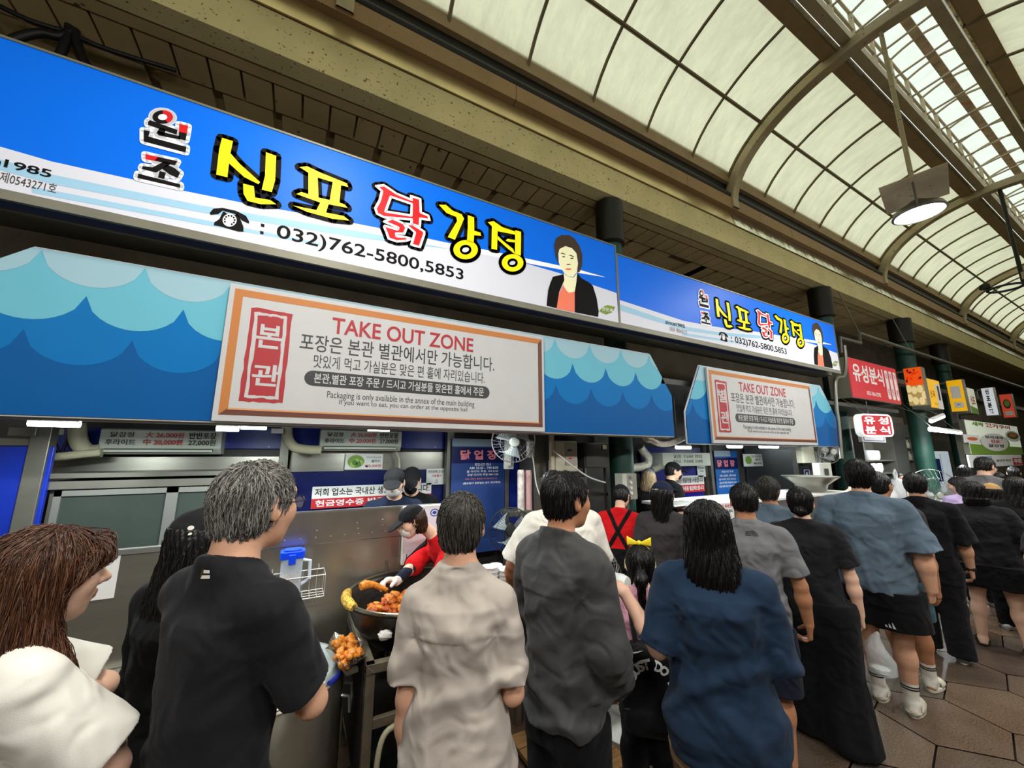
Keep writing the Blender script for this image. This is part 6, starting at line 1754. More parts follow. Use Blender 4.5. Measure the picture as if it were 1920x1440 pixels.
        if top.get('collar', 1):
            cz = pt(0, -.006, 1.438)
            def tor(x_, y_, z_, c=cz, n=tilt, R_=(nr+.017)*s, r_=top.get('cr', .007)*s):
                px, py, pz = x_-c[0], y_-c[1], z_-c[2]
                hgt = px*n[0]+py*n[1]+pz*n[2]
                rad = np.sqrt(np.maximum(px*px+py*py+pz*pz-hgt*hgt, 0))
                return np.sqrt(((rad-R_)*1.0)**2+(hgt*.55)**2)-r_
            S2.fn(tor, cz-.11, cz+.11, .010)
        if top.get('stand'):
            S2.cap(pt(0, -.014, 1.38), pt(0, -.002, 1.5), (nr+.030)*s, (nr+.024)*s, .012, cut=(pt(0, -.07, 1.487), unit((0, .38, 1))))
            S2.cap(pt(0, -.014, 1.40), pt(0, .006, 1.56), (nr+.009)*s, (nr+.009)*s, .004, sub=True)
        fo = top.get('fold', .006)*1.5
        hz_m = lambda X_, Y_, Z_: np.clip(.45+1.1*np.exp(-((Z_/s-1.02)/.16)**2)+.35*(Z_/s < .95), 0, 1.4)
        F2 = S2.field(res)
        folds(F2, -fo, seed, [(22, 10, 34, .8), (-18, 12, 38, .8), (52, 8, 9, .6), (10, 26, -60, .35)], hz_m, [(-shx*s*.95, 1.25*s, .3*s), (shx*s*.95, 1.25*s, .3*s)])
        g.topF = F2
        V2, Q2 = nets(F2)
        g.top = mesh_np(top.get('name', 'shirt'), V2, Q2, top['m'], t)
        g.topV, g.topQ = V2, Q2
    if sleeves2:
        S3 = Sdf()
        for sd in sleeves2.get('sides', (-1, 1)):
            a0, a1, a2, u_, f_, arm = arms[sd]
            S3.cap(a1-u_*.10*s, a1, .05*s, .047*s, .02); S3.cap(a1, a2, .047*s, .034*s, .02, cut=(a2, f_))
        solid('arm_sleeve', S3, res, sleeves2['m'], t, (.004, seed, [(0, 10, 90, 1), (60, 40, 10, .6)]))
    if gloves:
        S3 = Sdf()
        for sd in gloves.get('sides', (-1, 1)):
            a0, a1, a2, u_, f_, arm = arms[sd]
            add_hand(S3, a2, arm.get('h', f_), arm.get('n', (-sd, .15, 0)), arm.get('t', (0, 1, .2)), arm.get('curl', .35), s, inset=.0035)
            S3.cap(a2-f_*.02, a2+f_*.01, .034*s, .032*s, .01)
        solid('glove', S3, min(res, .005), gloves['m'], t)
    if bottom:
        S4 = Sdf(); kd = bottom['kind']; e = bottom.get('ease', .018); hem = bottom.get('hem', .05)
        Z4 = [.72, .78, .83, .90, .98, 1.03]; it = lambda arr: np.interp(np.array(Z4)*s, zs, arr)
        if kd == 'skirt':
            Zk = [hem, .5, .75, .9, 1.0]
            S4.loft(np.array(Zk)*s, np.array([bottom.get('w', .22), .21, .195, .18, .165])*s*wf, np.array([bottom.get('d', .2), .18, .155, .135, .12])*s*df, [0]*5, [0]*5, k=.02)
        else:
            S4.loft(np.array(Z4)*s, it(A)+.012*s, it(B)+.014*s, it(CX), it(CYv), k=.05)
            for i, sd in enumerate((-1, 1)):
                fx, fy = feet[i]
                hp = np.array([sd*.085*wf, 0, .84])*s; an = np.array([fx, fy, .085*s]); kn = (hp+an)/2+np.array([0, .025, .01])*s
                rt, rk, ra_ = bottom.get('r', (.105, .085, .07))
                if kd == 'shorts':
                    tt = (hp[2]-hem*s)/(hp[2]-kn[2]) if hem*s > kn[2] else None
                    end = hp+(kn-hp)*tt if tt is not None else kn+(an-kn)*((kn[2]-hem*s)/(kn[2]-an[2]))
                    S4.cap(hp, end+np.array([0, 0, -.02]), rt*s*wf, rk*s*wf, .05, cut=((0, 0, hem*s), (0, 0, -1)))
                else:
                    S4.cap(hp, kn, rt*s*wf, rk*s, .05); S4.cap(kn, an+np.array([0, 0, -.05*s]), rk*s, ra_*s, .03, cut=((0, 0, hem*s), (0, 0, -1)))
        bo, _ = solid(bottom.get('name', kd if kd != 'wide' else 'trousers'), S4, res, bottom['m'], t, (bottom.get('fold', .005), seed+7, [(30, 10, 26, .8), (-24, 16, 30, .7), (60, 20, 4, .6)]), (top.get('hem', .84)+.014)*s if top and kd != 'skirt' else None)
        g.bottom = bo
    if shoes:
        for i, sd in enumerate((-1, 1)):
            fx, fy = feet[i]; c = np.array([fx, fy, 0])
            shoe(t, c, sd, s, shoes, min(res, .006))
    if socks:
        for i, sd in enumerate((-1, 1)):
            fx, fy = feet[i]; hp = np.array([sd*.085*wf, 0, .86])*s; an = np.array([fx, fy, .085*s]); kn = (hp+an)/2+np.array([0, .025, .01])*s
            S5 = Sdf(); z_ = unit(kn-an)
            S5.cap(an+z_*.13*s, an, (.046)*s, .039*s, .02, cut=(an+z_*socks.get('h', .12)*s, z_)); S5.cap(an, an+np.array([0, -.025, -.045])*s, .039*s, .036*s, .02); S5.cap(an+np.array([0, 0, -.02])*s, an+np.array([sd*.012, .14, -.058])*s, .041*s, .028*s, .02)
            solid('sock', S5, min(res, .006), socks['m'], t)
            if socks.get('stripe'):
                for hh in (.085, .1):
                    b = MB(); cc = an+z_*hh*s; b.lathe([(.0475*s, -.004), (.0485*s, 0), (.0475*s, .004)], n=20); ob = b.build('sock_stripe', C_jet, t); ob.matrix_local = Matrix.Translation(Vector(cc)) @ Vector(z_).to_track_quat('Z', 'Y').to_matrix().to_4x4()
    # ---- hair
    if hair:
        st = hair['style']; S6 = Sdf(); vol = hair.get('vol', 1.0)
        by = np.array([-.2, -.075, -.03, .0, .03, .055, .095, .2]); fz0 = hair.get('front', .062); sb = hair.get('side', -.028); nb_ = hair.get('nape', -.072)
        bz_ = np.array([nb_, nb_, nb_*.75, sb-.012, sb+.012, fz0-.03, fz0, fz0+.03])
        keep = lambda px, py, pz: (np.interp(py/q, by, bz_)-pz/q)*q*.8
        ck = lambda px, py, pz: (np.interp((py-.016*q)/q, by, bz_)-(pz+.03*q)/q)*q*.8
        S6.el(L(0, -.016, .032), np.array([.079+.003*vol, .098+.005*vol, .085+.007*vol])*q, Rh, .01, keep=lambda px, py, pz: (np.interp((py/q-.016), by, bz_)-(pz/q+.032))*q*.8)
        S6.el(L(0, -.045, -.02), np.array([.071, .062, .072])*q, Rh, .02*q, keep=lambda px, py, pz: (np.interp((py/q-.045), by, bz_)-(pz/q-.02))*q*.8)
        if st in ('bob', 'long'):
            ln_ = hair.get('length', .25); wd = hair.get('width', .1); fr_y = hair.get('cut', .035)
            zz = np.array([-ln_, -ln_*.75, -ln_*.45, -.05, .02, .07])*q
            ww_ = np.array([wd*.92, wd*1.04, wd, wd*.96, .088, .075])*q; dd_ = np.array([hair.get('dep', .07)*.8, hair.get('dep', .07), .075, .082, .088, .08])*q
            sw = hair.get('swing', (0, 0)); cyv = np.array([-.052-sw[1], -.05-sw[1]*.7, -.045-sw[1]*.3, -.03, -.018, -.018])*q; cxv = np.array([sw[0], sw[0]*.7, sw[0]*.3, 0, 0, 0])*q
            # long hair hangs straight down in the world while the head turns
            Ry = rotm(head[0], head[1]*.35, head[2]*.3)
            S6.loft(zz, ww_, dd_, cxv, cyv, k=.025*q, R=Ry, c=hc, keep=lambda X_, Y_, Z_: np.where(Z_ > -.10*q, Y_-fr_y*q, Y_-(fr_y-.008)*q))
            if hair.get('locks'):
                for (p0, p1, p2, r_) in hair['locks']:
                    S6.cap(L(*p0), L(*p1), r_*q, r_*q, .015*q); S6.cap(L(*p1), L(*p2), r_*q, r_*.45*q, .015*q)
        if st == 'bun':
            bp_ = hair.get('bun', (0, -.10, -.045)); S6.el(L(*bp_), np.array([.036, .028, .032])*q, Rh, .012*q)
        if st == 'tail':
            S6.cap(L(0, -.105, .0), L(0, -.135, -.05), .022*q, .03*q, .015*q); S6.cap(L(0, -.135, -.05), L(0, -.125, -.2), .03*q, .012*q, .02*q)
        F6 = S6.field(min(res, .005))
        idx, (X_, Y_, Z_) = near(F6, .02)
        lx = (np.stack([X_, Y_, Z_], 1)-hc)@Rh/q
        if cap: F6[0][idx] = np.where(lx[:, 2] > .052-.12*lx[:, 1], .02, F6[0][idx]).astype(np.float32)
        az = np.arctan2(lx[:, 0], -lx[:, 1]-.01)
        rg = random.Random(seed+3)
        gr = hair.get('groove', .0022)
        F6[0][idx] += (gr*q*(np.sin(az*34+6*np.sin(lx[:, 2]*14+rg.uniform(0, 6))+rg.uniform(0, 6))+.8*np.sin(az*61+8*np.sin(lx[:, 2]*11)+4)+.7*np.sin(az*17-lx[:, 2]*60))).astype(np.float32)
        V6, Q6 = nets(F6)
        tone = np.full(len(V6), .05)
        if hair.get('strands'):
            N, steps, ln2 = hair['strands'], 7, hair.get('sl', .05)*q
            rs = np.random.RandomState(seed)
            lv = (V6-hc)@Rh/q
            ok_ = np.nonzero(lv[:, 2] < .02)[0] if cap else np.arange(len(V6))
            p = V6[ok_[rs.choice(len(ok_), N)]].copy()
            D, lo, h = F6
            def samp(P_):
                ii = np.clip(((P_-lo)/h).astype(int), 1, np.array(D.shape)-2)
                fr = (P_-lo)/h-ii
                d0 = D[ii[:, 0], ii[:, 1], ii[:, 2]]
                gx = (D[ii[:, 0]+1, ii[:, 1], ii[:, 2]]-D[ii[:, 0]-1, ii[:, 1], ii[:, 2]])/2; gy = (D[ii[:, 0], ii[:, 1]+1, ii[:, 2]]-D[ii[:, 0], ii[:, 1]-1, ii[:, 2]])/2; gz = (D[ii[:, 0], ii[:, 1], ii[:, 2]+1]-D[ii[:, 0], ii[:, 1], ii[:, 2]-1])/2
                gr_ = np.stack([gx, gy, gz], 1)
                d = d0+(fr*gr_).sum(1)
                nn = gr_/np.maximum(np.linalg.norm(gr_, axis=1, keepdims=True), 1e-6)
                return d, nn
            wh = hc+Rh@np.array(hair.get('whorl', (.01, -.05, .11)))*q
            seq = []; offs_ = rs.uniform(.0005, hair.get('lift', .003), N)*q; jit = rs.normal(0, hair.get('jit', .25), (N, 3))
            lenf = rs.uniform(.5, 1.15, N)
            for k in range(steps):
                d, nn = samp(p)
                p = p-nn*(d-offs_*(1+k*hair.get('flick', .2)))[:, None]
                seq.append(p.copy())
                rad = p-wh
                hgt = ((p-hc)@Rh[:, 2])/q
                dn = np.array([0, 0, -1.0])
                mix = np.clip((hgt-.0)/.09, 0, 1)[:, None] if st == 'short' else np.clip((hgt-.05)/.06, 0, 1)[:, None]
                dr = mix*rad/np.linalg.norm(rad, axis=1, keepdims=True)+(1-mix)*dn+jit*.5
                dr = dr-nn*(dr*nn).sum(1, keepdims=True)
                dr /= np.maximum(np.linalg.norm(dr, axis=1, keepdims=True), 1e-6)
                p = p+dr*(ln2/(steps-1)*lenf)[:, None]
            seq = np.stack(seq, 1)  # N, steps, 3
            tg = np.gradient(seq, axis=1); tg /= np.maximum(np.linalg.norm(tg, axis=2, keepdims=True), 1e-6)
            up_ = np.where(np.abs(tg[..., 2:3]) > .9, np.array([1., 0, 0]), np.array([0, 0, 1.]))
            n1 = np.cross(tg, up_); n1 /= np.maximum(np.linalg.norm(n1, axis=2, keepdims=True), 1e-6); n2 = np.cross(tg, n1)
            rr_ = hair.get('sr', .0011)*np.array([.8, 1, 1, .95, .8, .55, .15])*q
            ring_ = np.stack([seq+rr_[None, :, None]*(n1*math.cos(a)+n2*math.sin(a)) for a in (0, 2.094, 4.189)], 2)  # N, steps, 3, 3
            VS = ring_.reshape(-1, 3)
            base = (np.arange(N)*steps*3)[:, None, None]; kk = np.arange(steps-1)[None, :, None]*3; jj = np.arange(3)[None, None, :]; j2 = (jj+1) % 3
            QS = np.stack([base+kk+jj, base+kk+j2, base+kk+3+j2, base+kk+3+jj], -1).reshape(-1, 4)
            ts = np.repeat(np.clip(rs.beta(*hair.get('beta', (1.2, 3)), N), 0, 1), steps*3)
            Q6 = np.concatenate([Q6, QS+len(V6)]); V6 = np.concatenate([V6, VS]); tone = np.concatenate([tone, ts])
        mesh_np('hair', V6, Q6, hair['m'], t, tone=tone)
    if cap:
        S7 = Sdf()
        S7.el(L(0, -.010, .040), np.array([.087, .107, .088])*q, Rh, .01, keep=lambda px, py, pz: (.0-.12*py/q-pz/q+.0)*q)
        S7.el(L(0, .115, .040), np.array([.072, .085, .012])*q, rotm(head[0], head[1]-14, head[2]), .012*q, keep=lambda px, py, pz: -(py+.03*q))
        S7.cap(L(0, -.01, .126), L(0, -.01, .128), .007*q, .006*q, .004*q)
        c_o, F7 = solid('cap', S7, min(res, .006), cap, t); g.cap = c_o
    if mask:
        S8 = Sdf()
        S8.el(L(0, .036, -.045), np.array([.064, .080, .062])*q, Rh, .01, keep=lambda px, py, pz: np.maximum(.012*q-py+np.abs(px)*.25, np.maximum(pz-.052*q, -.05*q-pz)))
        solid('face_mask', S8, min(res, .005), mask, t)
        b = MB()
        for sd in (-1, 1): b.tube([L(sd*.058, .06, -.02), L(sd*.078, .02, -.002), L(sd*.083, -.016, .02)], .0014*q, 5); b.tube([L(sd*.055, .06, -.075), L(sd*.078, .015, -.045), L(sd*.082, -.02, -.02)], .0014*q, 5)
        b.build('mask_strap', M_white, t)
    if glasses:
        b = MB()
        for sd in (-1, 1):
            c0_ = np.array([sd*.033, .112, .006])
            b.tube([L(*(c0_+np.array([.024*math.cos(a), -.004*abs(math.cos(a)), .018*math.sin(a)]))) for a in np.linspace(0, 2*math.pi, 17)[:-1]], .0016*q, 6, closed=True)
            b.tube([L(sd*.057, .106, .012), L(sd*.079, .055, .012), L(sd*.083, -.01, .012), L(sd*.085, -.03, -.006)], .0017*q, 6)
        b.tube([L(-.009, .113, .010), L(0, .116, .012), L(.009, .113, .010)], .0015*q, 6)
        o_ = b.build('glasses', M_steelf, t, smooth=True)
        b = MB()
        for sd in (-1, 1):
            b = MB()
            b._add([L(sd*.033+.023*math.cos(a), .1115, .006+.017*math.sin(a)) for a in np.linspace(0, 2*math.pi, 15)[:-1]], [tuple(range(14))])
            b.build('lens', M_lens, o_)
    g.L = L; g.pt = pt; g.q = q
    return g
def shoe(t, c, sd, s, kd, h):
    """one shoe at ankle ground point c"""
    k = kd['kind']; m = kd['m']; B0 = lambda a, b, z: c+np.array([a+sd*.012*max(0, b)/.14, b, z])*s
    S = Sdf()
    if k in ('sneaker', 'clog'):
        S.cap(B0(0, -.035, .045), B0(0, .03, .05), .042*s, .046*s, .03); S.cap(B0(0, .02, .04), B0(0, .15, .022), .046*s, .036*s, .03, squash=((0, 0, 1), .8))
        if k == 'clog': S.cap(B0(0, .06, .04), B0(0, .14, .03), .052*s, .046*s, .03, squash=((0, 0, 1), .85))
        S.fn(lambda x_, y_, z_: z_+0*x_+0*y_-.0, B0(-.3, -.3, -.2), B0(.3, .3, .02), .0, True) if False else None
        F = S.field(h); Z = F[1][2]+F[2]*np.arange(F[0].shape[2]); F[0][:] = np.maximum(F[0], (.018*s-Z)[None, None, :])
        if k == 'clog':
            top = c+np.array([0, -.02, .075])*s
            X = F[1][0]+F[2]*np.arange(F[0].shape[0]); Y = F[1][1]+F[2]*np.arange(F[0].shape[1])
            d = np.sqrt((X[:, None, None]-top[0])**2/1.0+((Y[None, :, None]-top[1])*.8)**2+((Z[None, None, :]-top[2])*.8)**2)-.05*s
            F[0][:] = np.maximum(F[0], -d)
        V, Q_ = nets(F); o = mesh_np('clog' if k == 'clog' else 'shoe', V, Q_, m, t)
    else:
        o = None
    # sole
    out = []
    for a in np.linspace(0, 2*math.pi, 33)[:-1]:
        y_ = .055+.118*math.sin(a); w_ = .046+.006*math.sin(a)+(.004 if k != 'sneaker' else 0)
        out.append((c[0]+(math.cos(a)*w_+sd*.012*max(0, y_)/.14)*s, c[1]+y_*s))
    b = MB(); b.prism(out, .001, (.026 if k != 'flip' else .03)*s, 'z')
    sole = b.build('sole', kd.get('sole', m), o or t, bevel=.004)
    if k == 'flip':
        sole.name = 'sandal'
        b = MB()
        for q_ in (-1, 1): b.tube([B0(q_*.05, .03, .03), B0(q_*.044, .06, .062), B0(.0, .105, .07), B0(.008, .14, .034)], [.009*s, .011*s, .010*s, .006*s], 8)
        b.build('strap', m, sole, smooth=True)
    if k == 'slide':
        sole.name = 'sandal'
        b = MB(); vs = []
        for i in range(13):
            a = math.pi*i/12
            for y_ in (.045, .13): vs.append(B0(.052*math.cos(a), y_, .025+.062*math.sin(a)*(1 if y_ < .1 else .72)))
        b._add(vs, [(2*i, 2*i+1, 2*i+3, 2*i+2) for i in range(12)]); ob = b.build('strap', m, sole, smooth=True)
        so = ob.modifiers.new('thick', 'SOLIDIFY'); so.thickness = .008
def band(g, name, F, m, fn, grow=.006):
    """strip lying on a garment: fn gives a signed distance limiting where"""
    D, lo, h = F
    ax = [lo[i]+h*np.arange(D.shape[i]) for i in range(3)]
    d = fn(ax[0][:, None, None], ax[1][None, :, None], ax[2][None, None, :])
    V, Q_ = nets([np.maximum(D-grow, d).astype(np.float32), lo, h])
    return mesh_np(name, V, Q_, m, g.root)
def decal(g, name, V, Q_, u, v, m, shapes=None, txt=None, lift=.0025, rot=0.0, local=None):
    """print on a garment: shapes in metres about the point of the garment seen at (u, v)"""
    Mi = g.M.inverted()
    tri = [tuple(q) for q in Q_]
    bvh = BVHTree.FromPolygons([tuple(p) for p in V], tri)
    o_, d_ = (Vector(local[0]), Vector(local[1]).normalized()) if local else (Mi @ Vector(ORG), (Mi.to_3x3() @ Vector(ray(u, v))).normalized())
    hit, nrm, _, _ = bvh.ray_cast(o_, d_)
    if hit is None: return None
    if nrm.dot(d_) > 0: nrm = -nrm
    up_ = (Vector((0, 0, 1))-nrm*nrm.z).normalized(); rt_ = up_.cross(nrm).normalized()
    if rot: up_, rt_ = up_*math.cos(rot)-rt_*math.sin(rot), rt_*math.cos(rot)+up_*math.sin(rot)
    def f(a, b, lay):
        p = hit+rt_*a+up_*b
        h2, n2, _, _ = bvh.ray_cast(p+nrm*.08, -nrm, .2)
        return (h2 if h2 is not None else p)+nrm*(lift+.0008*lay)
    if shapes:
        bm = bmesh.new()
        for (out, holes, lay, k) in shapes:
            loops = [[Vector((p[0], p[1], lay)) for p in lp] for lp in [out] + list(holes)]
            flat_ = [p for lp in loops for p in lp]; vs = [bm.verts.new(p) for p in flat_]
            for t3 in tessellate_polygon([[Vector((p.x, p.y, 0)) for p in lp] for lp in loops]):
                fc = bm.faces.new([vs[q] for q in t3]); fc.material_index = k
        for _ in range(5):
            lg = [ed for ed in bm.edges if ed.calc_length() > .009]
            if not lg: break
            bmesh.ops.subdivide_edges(bm, edges=lg, cuts=1)
            bmesh.ops.triangulate(bm, faces=[fc for fc in bm.faces if len(fc.verts) > 3])
        for v_ in bm.verts: v_.co = f(v_.co.x, v_.co.y, v_.co.z)
        me = bpy.data.meshes.new(name); bm.to_mesh(me); bm.free()
        return link(name, me, g.root, m)
    if txt: return text(name, txt, m, g.root, f)
# ================================================================ the people
def put(u, v, Y):
    p = atY(u, v, Y); return float(p[0]), Y, float(p[2])
FAST = False
def RS(r): return r*1.5 if FAST else r
def P_at(u, v, Y, **k):
    x, y, z = put(u, v, Y); return x, y, z
W = lambda u, v, Y: tuple(float(t) for t in atY(u, v, Y))

# --- woman with crossed arms, far left
x, y, z = put(92, 990, 1.45)
w1 = person('woman with long brown hair and white T-shirt standing with arms crossed', x-.015, y, z-.006, -57, sex='f', wf=.88, df=1.0, belly=.02, shup=.02, sk='fair', head=(-1, -3, 0), face=True, res=RS(.005), seed=11,
    hair=dict(style='long', m=H_brown, length=.30, width=.098, dep=.08, cut=.014, front=.052, side=-.02, strands=5200, sl=.15, beta=(1.3, 2.0), sr=.0012, lift=.005, jit=.16, swing=(.012, -.03), vol=1.5, whorl=(0, .0, .115),
              locks=[((.02, .085, .085), (.055, .078, .05), (.078, .035, .0), .016), ((-.02, .085, .085), (-.055, .078, .05), (-.078, .03, .0), .016), ((.07, .0, -.12), (.078, .03, -.2), (.06, .08, -.26), .032)]),
    top=dict(m=C_white, hem=.80, sleeve=.78, sr=.078, ease=.024, fold=.008), bottom=dict(kind='trousers', m=C_jet, r=(.12, .095, .085)),
    armR=dict(u=(.12, .56, -.82), f=(-.95, .10, .25), h=(-.95, .0, .3), n=(-.2, -.9, .2), curl=.3, t=(0, 0, 1)), armL=dict(u=(.0, .80, -.60), f=(.72, -.60, .02), h=(.6, -.75, .1), n=(-.3, -.2, -.9), curl=.4, t=(-.6, -.3, .5)), shoes=dict(kind='sneaker', m=M_shoewhite))
a0, a1, a2, u_, f_, _ = w1.arms[-1]
b = MB(); zq = Vector(f_).to_track_quat('Z', 'Y').to_matrix().to_4x4(); b.M = Matrix.Translation(Vector(a2-f_*.02)) @ zq
for k in range(14): b.tube([(.033*math.cos(2*math.pi*k/14)+.005*math.cos(q), .033*math.sin(2*math.pi*k/14), .005*math.sin(q)) for q in np.linspace(0, 5.4, 6)], .0016, 5, closed=True)
b.build('bracelet', M_gold, w1.root, smooth=True)
G1, G2, G3 = mat('print_dark_green', (44, 62, 50), .6), mat('print_shirt_white', (214, 210, 200), .6), mat('print_mid_green', (82, 104, 84), .6)
decal(w1, 'shirt_print', w1.topV, w1.topQ, 178, 1345, [G1, G2, G3], local=((.55, .25, 1.0), (-.55, -.2, 0)), shapes=[(ring(0, 0, .052, .062, 24), [], 0, 0)] + [([(-.05+.004*k, .03-.018*k), (-.02, .038-.018*k), (.02, .026-.018*k), (.048-.004*k, .034-.018*k), (.046-.004*k, .030-.018*k), (.02, .020-.018*k), (-.02, .032-.018*k), (-.05+.004*k, .024-.018*k)], [], 1, 1) for k in range(4)])
decal(w1, 'shirt_print', w1.topV, w1.topQ, 165, 1190, [G1, G2, G3], local=((.05, .8, 1.22), (0, -1, 0)), shapes=[(ring(0, 0, .035, .03, 20), [], 0, 0), (ring(0, 0, .018, .014, 12), [], 1, 1)])
band(w1, 'bag_strap', w1.topF, C_jet, lambda X, Y, Z: np.maximum(np.abs((X+.02)*.8-(Z-1.12)*.42-.02)-.018, np.maximum(.9-Z, X+.0)), .006)

# --- person in black cap
x, y, z = put(378, 947, 1.92)
c1 = person('person in black cap and black top with long wavy black hair, behind the grey-haired man', x, y, z-.02, -42, sex='f', wf=1.0, sk='fair', res=RS(.006), seed=12, cap=C_black, head=(-22, 0, 0),
    hair=dict(style='long', m=H_black, length=.36, width=.10, dep=.07, cut=.015, strands=3800, sl=.16, beta=(1.1, 4), lift=.006, jit=.3, swing=(-.05, .03)),
    top=dict(m=C_jet, hem=.90, sleeve=1.95, sr=.056, ease=.02), bottom=dict(kind='trousers', m=C_black), armL=dict(u=(-.15, .1, -1), f=(.2, .9, -.2)), armR=dict(u=(.15, .1, -1), f=(-.2, .9, -.2)), shoes=dict(kind='sneaker', m=C_jet))
decal(c1, 'waist_logo', c1.bottom.data and np.array([v.co[:] for v in c1.bottom.data.vertices]), [tuple(p.vertices) for p in c1.bottom.data.polygons], 303, 1414, [G2], shapes=[([(-.014, -.01), (-.003, -.01), (0, .01), (-.011, .01)], [], 0, 0), ([(.003, -.01), (.014, -.01), (.014, .01), (.003, .01)], [], 0, 0)])
cv = c1.cap; decal(c1, 'cap_logo', np.array([v.co[:] for v in cv.data.vertices]), [tuple(p.vertices) for p in cv.data.polygons], 358, 990, [G2], shapes=[(ring(0, 0, .010, .008, 12), [], 0, 0), (ring(0, -.02, .008, .005, 10), [], 0, 0)])

# --- grey-haired man in black tee
x, y, z = put(462, 868, 1.38)
m1 = person('grey-haired man with glasses in a black T-shirt, arms folded, seen from behind', x, y, z-.002, -48, wf=.80, sh=.92, df=.9, sk='warm', head=(2, -2, 0), headf=.02, face=True, glasses=True, res=RS(.005), seed=13,
    hair=dict(style='short', m=H_grey, strands=4200, sl=.055, beta=(1.6, 1.7), lift=.0035, jit=.28, vol=.8, flick=.3),
    top=dict(m=C_black, hem=.74, sleeve=.80, sr=.060, ease=.014, fold=.007), bottom=dict(kind='trousers', m=C_jet, r=(.11, .09, .08)),
    armR=dict(u=(.12, .42, -.9), f=(-.86, .42, .12), h=(-.9, .3, .1), n=(-.3, -.9, 0)), armL=dict(u=(-.05, .40, -.9), f=(.72, .55, .02), h=(.9, .1, .0), fl=.55, n=(-.1, -.9, -.2), curl=.25, t=(0, 0, 1)), shoes=dict(kind='sneaker', m=C_jet))
decal(m1, 'shirt_tag', m1.topV, m1.topQ, 388, 1076, [G2, M_gold], shapes=[([(-.014, -.012), (.014, -.010), (.012, -.002), (-.012, -.004)], [], 0, 0), ([(-.010, .001), (.010, .002), (.008, .009), (-.010, .009)], [], 0, 0), ([(-.018, -.012), (-.015, -.012), (-.012, .012), (-.015, .012)], [], 0, 1)])

# --- cook at the wok
x, y = 1.21, 2.84
ck = person('cook in red shirt, black cap and face mask leaning over the wok', x, y, 1.50, 92, sex='f', sk='fair', lean=(0, .32), head=(4, -24, 0), headf=.10, face=True, res=RS(.005), seed=14, cap=C_black, mask=M_white,
    hair=dict(style='bob', m=H_brown, length=.085, width=.084, dep=.05, cut=-.01, strands=1500, sl=.06, beta=(1, 4)),
    top=dict(m=C_red, hem=.86, sleeve=1.15, sr=.060, ease=.022), bottom=dict(kind='trousers', m=C_jet), gloves=dict(m=C_glove, sides=(1,)), sleeves2=dict(m=C_ink, sides=(1,)),
    armR=dict(to=W(722, 1112, 2.62), hint=(.6, .2, -.8), h=(-.25, .9, .25), n=(-.4, .0, -.9), curl=.7, t=(-1, .3, 0)), armL=dict(to=W(762, 1185, 2.34), hint=(-.7, .2, -.6), h=(.15, .95, -.25), n=(.2, -.2, -.9), curl=.6, t=(1, .2, 0)), shoes=dict(kind='sneaker', m=C_jet))
band(ck, 'apron_strap', ck.topF, C_jet, lambda X, Y, Z: np.abs(X-.075)-.02+0*Y+0*Z, .007)
tag(MB().tube([W(726, 1106, 2.61), W(700, 1096, 2.60), W(684, 1096, 2.585), W(676, 1100, 2.575)], [.012, .018, .026, .022], 10).build('drumstick', M_ch[2], None, smooth=True), 'brown piece of food held in the white gloved hand over the wok', 'food')
blob('cloth', 'white folded cloth held at the front rim of the wok', 'cloth', tuple(Vector(W(722, 1192, 2.30))-Vector((0, 0, .02))), (.035, .028, .024), C_glove, 6)

# --- man in stone-coloured tee
x, y, z = put(866, 924, 1.40)
m2 = person('dark-greying man in a stone-coloured T-shirt seen squarely from behind', x, y, z-.006, -27, wf=.87, sh=.84, shup=-.035, sk='warm', head=(-6, -2, 0), glasses=True, res=RS(.005), seed=15,
    hair=dict(style='short', m=H_dark, strands=4500, sl=.05, beta=(1.3, 1.9), lift=.003, jit=.2, vol=.9),
    top=dict(m=C_stone, hem=.845, sleeve=.80, sr=.064, ease=.020, fold=.010, flare=.12), bottom=dict(kind='shorts', m=C_jet, hem=.45),
    armL=dict(u=(-.08, -.06, -1), f=(.02, .12, -1)), armR=dict(u=(.17, .0, -.98), f=(-.02, .95, -.10), h=(-.3, .95, 0)), shoes=dict(kind='sneaker', m=C_jet))

# --- man in dark jacket
x, y, z = put(1050, 885, 1.45)
m3 = person('black-haired man in a charcoal zip jacket and black shorts, face in profile', x, y, z-.008, -74, wf=.88, sh=.9, sk='tan', head=(-12, 0, 0), headf=.02, face=True, res=RS(.0055), seed=16,
    hair=dict(style='short', m=H_black, strands=3000, sl=.05, beta=(1, 4), lift=.004, jit=.25, side=-.012, nape=-.06),
    top=dict(m=C_jacket, hem=.80, sleeve=1.96, sr=.068, ease=.032, fold=.011, drape=.6, stand=True, collar=0, name='jacket'), bottom=dict(kind='shorts', m=C_jet, hem=.44, r=(.12, .115, .1)),
    armL=dict(u=(-.16, .05, -1), f=(.2, .6, -.75)), armR=dict(u=(.16, .04, -1), f=(-.22, .62, -.75)), shoes=dict(kind='sneaker', m=C_jet))
Bv = np.array([v.co[:] for v in m3.bottom.data.vertices]); Bq = [tuple(p.vertices) for p in m3.bottom.data.polygons]
decal(m3, 'side_stripe', Bv, Bq, 1140, 1350, [mat('stripe_grey', (70, 74, 80), .7)], shapes=[([(-.016, -.16+.02*k), (.016, -.16+.02*k), (.016, -.14+.02*k), (-.016, -.14+.02*k)], [], 0, 0) for k in range(17)])

